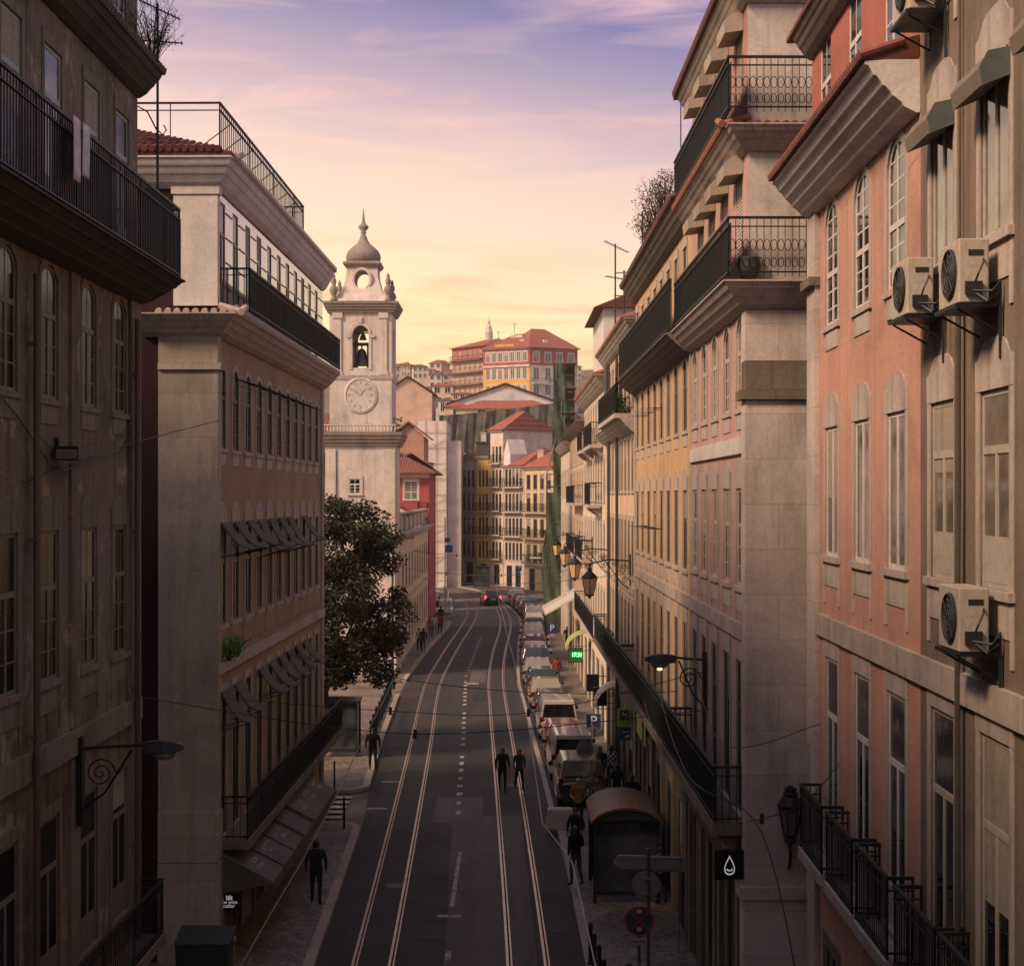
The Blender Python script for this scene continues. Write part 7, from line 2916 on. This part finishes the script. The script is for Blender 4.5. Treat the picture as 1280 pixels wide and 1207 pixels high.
smallawning('rounded pale green shop awning below the green digital clock', 4.05, 84, 4.0, flat('pale_green_canvas', (.3, .36, .12), .8))
smallawning('rounded cream shop awning beyond the bank sign', 4.25, 64, 3.6, flat('cream_canvas', (.5, .45, .36), .8), 1.8, .9)
for i, (u, v, d) in enumerate(((741, 853, 72), (750, 870, 66))):
    p = at(u, v, d)
    t = thing('hanging_box_sign', ['farther', 'nearer'][i] + ' of two small dark box signs hanging above the shops', 'shop sign', p, 0, 'dark box signs')
    g = MB()
    g.box(-.28, .28, -.12, .12, -.38, .38)
    g.build('panel', flat('black_sign_face', (.006, .006, .008)), t, bevel=.01)
    g = MB()
    g.tube([(.2, 0, .3), (4.6 - .005 * d - p.x, 0, .3)], .02, 5)
    g.build('bracket', IRON, t)

# ------------------------------------------------------------------ overhead wires
def wire(label, pts, r=.012, sag=.0, ins=(), name='overhead_wire', m=None):
    P = [Vector(p) for p in pts]
    if len(P) in (3, 4):
        Q = []
        for i in range(len(P) - 1):
            p0, p1, p2, p3 = P[max(i - 1, 0)], P[i], P[i + 1], P[min(i + 2, len(P) - 1)]
            for k in range(8):
                t = k / 8
                Q.append(.5 * ((2 * p1) + (p2 - p0) * t + (2 * p0 - 5 * p1 + 4 * p2 - p3) * t * t + (3 * p1 - p0 - 3 * p2 + p3) * t ** 3))
        P = Q + [P[-1]]
    if len(P) == 2:
        P = [P[0].lerp(P[1], k / 14) - Vector((0, 0, sag * 4 * (k / 14) * (1 - k / 14))) for k in range(15)]
    g = MB()
    g.tube([tuple(p) for p in P], r, 5)
    o = g.build(name, m or WIRE)
    tag(o, label, 'cable', 'overhead tram wires')
    for q in ins:
        p = P[int(q * (len(P) - 1))]
        g = MB()
        g.lathe([(.02, -.1), (.05, -.07), (.03, -.03), (.055, 0), (.03, .03), (.05, .07), (.02, .1)], tuple(p), 8)
        g.build('insulator', IRON, o)
    return o


COP = flat('contact_wire', (.22, .2, .17), .45, .6)
tr = lambda i, y: (interp([(q[0], q[1]) for q in rails[i][1]], y) + interp([(q[0], q[1]) for q in rails[i + 1][1]], y)) / 2
wire('pale contact wire running above the right tram track', [(tr(2, y) + .35 * (y < 25), y, 5.75 + .06 * math.cos(y * .35)) for y in range(12, 150, 3)], .012, m=COP)
wire('pale contact wire running above the left tram track', [(tr(0, y), y, 5.75 + .06 * math.cos(y * .35)) for y in range(12, 150, 3)], .01, m=COP)
CB = lambda s, z: C1.world(s, .06, z)
wire('span wire from the grimy house to the ashlar pier at first floor height', [A.world(22.5, .1, 7.4), (-2, 33, 6.3), (3.9, 31.5, 7.0)], .01, 0, (.5,))
wire('span wire crossing from the corner house pier to the pink house lamp', [B.world(.1, .1, 6.4), (-3, 39.5, 5.9), (.4, 39.2, 5.9), C1.world(6.2, .1, 7.2)], .01, 0, (.34, .67))
wire('thin cable from the corner house balcony to the pink house balcony', [B.world(9, .2, 6.6), C1.world(8.4, .4, 6.5)], .01, .45)
wire('span wire over the road at the plaza between lamp post and ochre house', [(-6.85, 91.8, 7.2), (4.1, 88, 7.3)], .014, .5, (.3, .6))
wire('farther span wire over the road before the pale surface', [(-7.3, 118, 7.2), (4.0, 116, 7.4)], .016, .5, (.3, .6))
wire('span wire across the street beside the bracket lanterns', [(-6.85, 91.8, 6.8), (4.3, 60, 8.3)], .012, .5)
wire('pale cable sagging from the ochre house to the salmon house balcony', [C2.world(4, .5, 6.2), C1.world(2.0, .9, 5.6), D.world(7.9, .9, 5.2), D.world(3, .8, 2.4)], .012)
wire('slack cable from the pink house lamp to the salmon house wall', [C1.world(6.0, .3, 7.6), C1.world(.2, .45, 6.5), D.world(6.9, .05, 7.3)], .009)
wire('wire from the pier lantern to the salmon house windows', [C1.world(.5, .2, 4.9), D.world(7.8, .3, 5.7), D.world(5.2, .05, 6.9)], .009, 0, (.3,))
wire('thin cable hanging on the grimy house and crossing to the corner pier', [A.world(16, .1, 11.4), A.world(20.5, .1, 12.0), B.world(-.05, .1, 13.0)], .012)
wire('low cable dropping beside the pink house balcony', [C2.world(6, .65, 5.4), C1.world(4, .9, 4.3), C1.world(.0, 1.3, 2.6)], .01)

for i, (x, y, r_) in enumerate(((-1.2, 36.5, .33), (-3.35, 46, .3), (.2, 62, .33), (-2.9, 82, .35))):
    t = thing('manhole_cover', 'round iron manhole cover ' + ['low in the picture near the centre line', 'between the rails of the left track', 'between the rails of the right track', 'in the road near the plaza railing'][i], 'manhole cover', (x, y, .006), 0, 'manhole covers')
    g = MB()
    g.lathe([(r_ + .06, 0), (r_ + .06, .004), (r_, .006)], n=24)
    g.build('rim', flat('manhole_frame', (.045, .042, .04), .7), t)
    g = MB()
    g.lathe([(r_, .006), (r_ - .01, .010)], n=24)
    g.build('lid', flat('rusty_iron_lid', (.05, .042, .036), .5, .5), t)
# ------------------------------------------------------------------ evening haze
g = MB()
g.box(-300, 300, -90, 760, -2, 75)
hz = g.build('haze', None)
hz.data.materials.clear()
m = bpy.data.materials.new('evening_haze')
m.use_nodes = True
nt_ = m.node_tree
for nd in list(nt_.nodes):
    if nd.type == 'BSDF_PRINCIPLED':
        nt_.nodes.remove(nd)
pv = nt_.nodes.new('ShaderNodeVolumePrincipled')
pv.inputs['Color'].default_value = (1, .86, .72, 1)
pv.inputs['Density'].default_value = .00038
pv.inputs['Anisotropy'].default_value = .3
nt_.links.new(pv.outputs[0], [n for n in nt_.nodes if n.type == 'OUTPUT_MATERIAL'][0].inputs['Volume'])
hz.data.materials.append(m)
hz['kind'] = 'stuff'
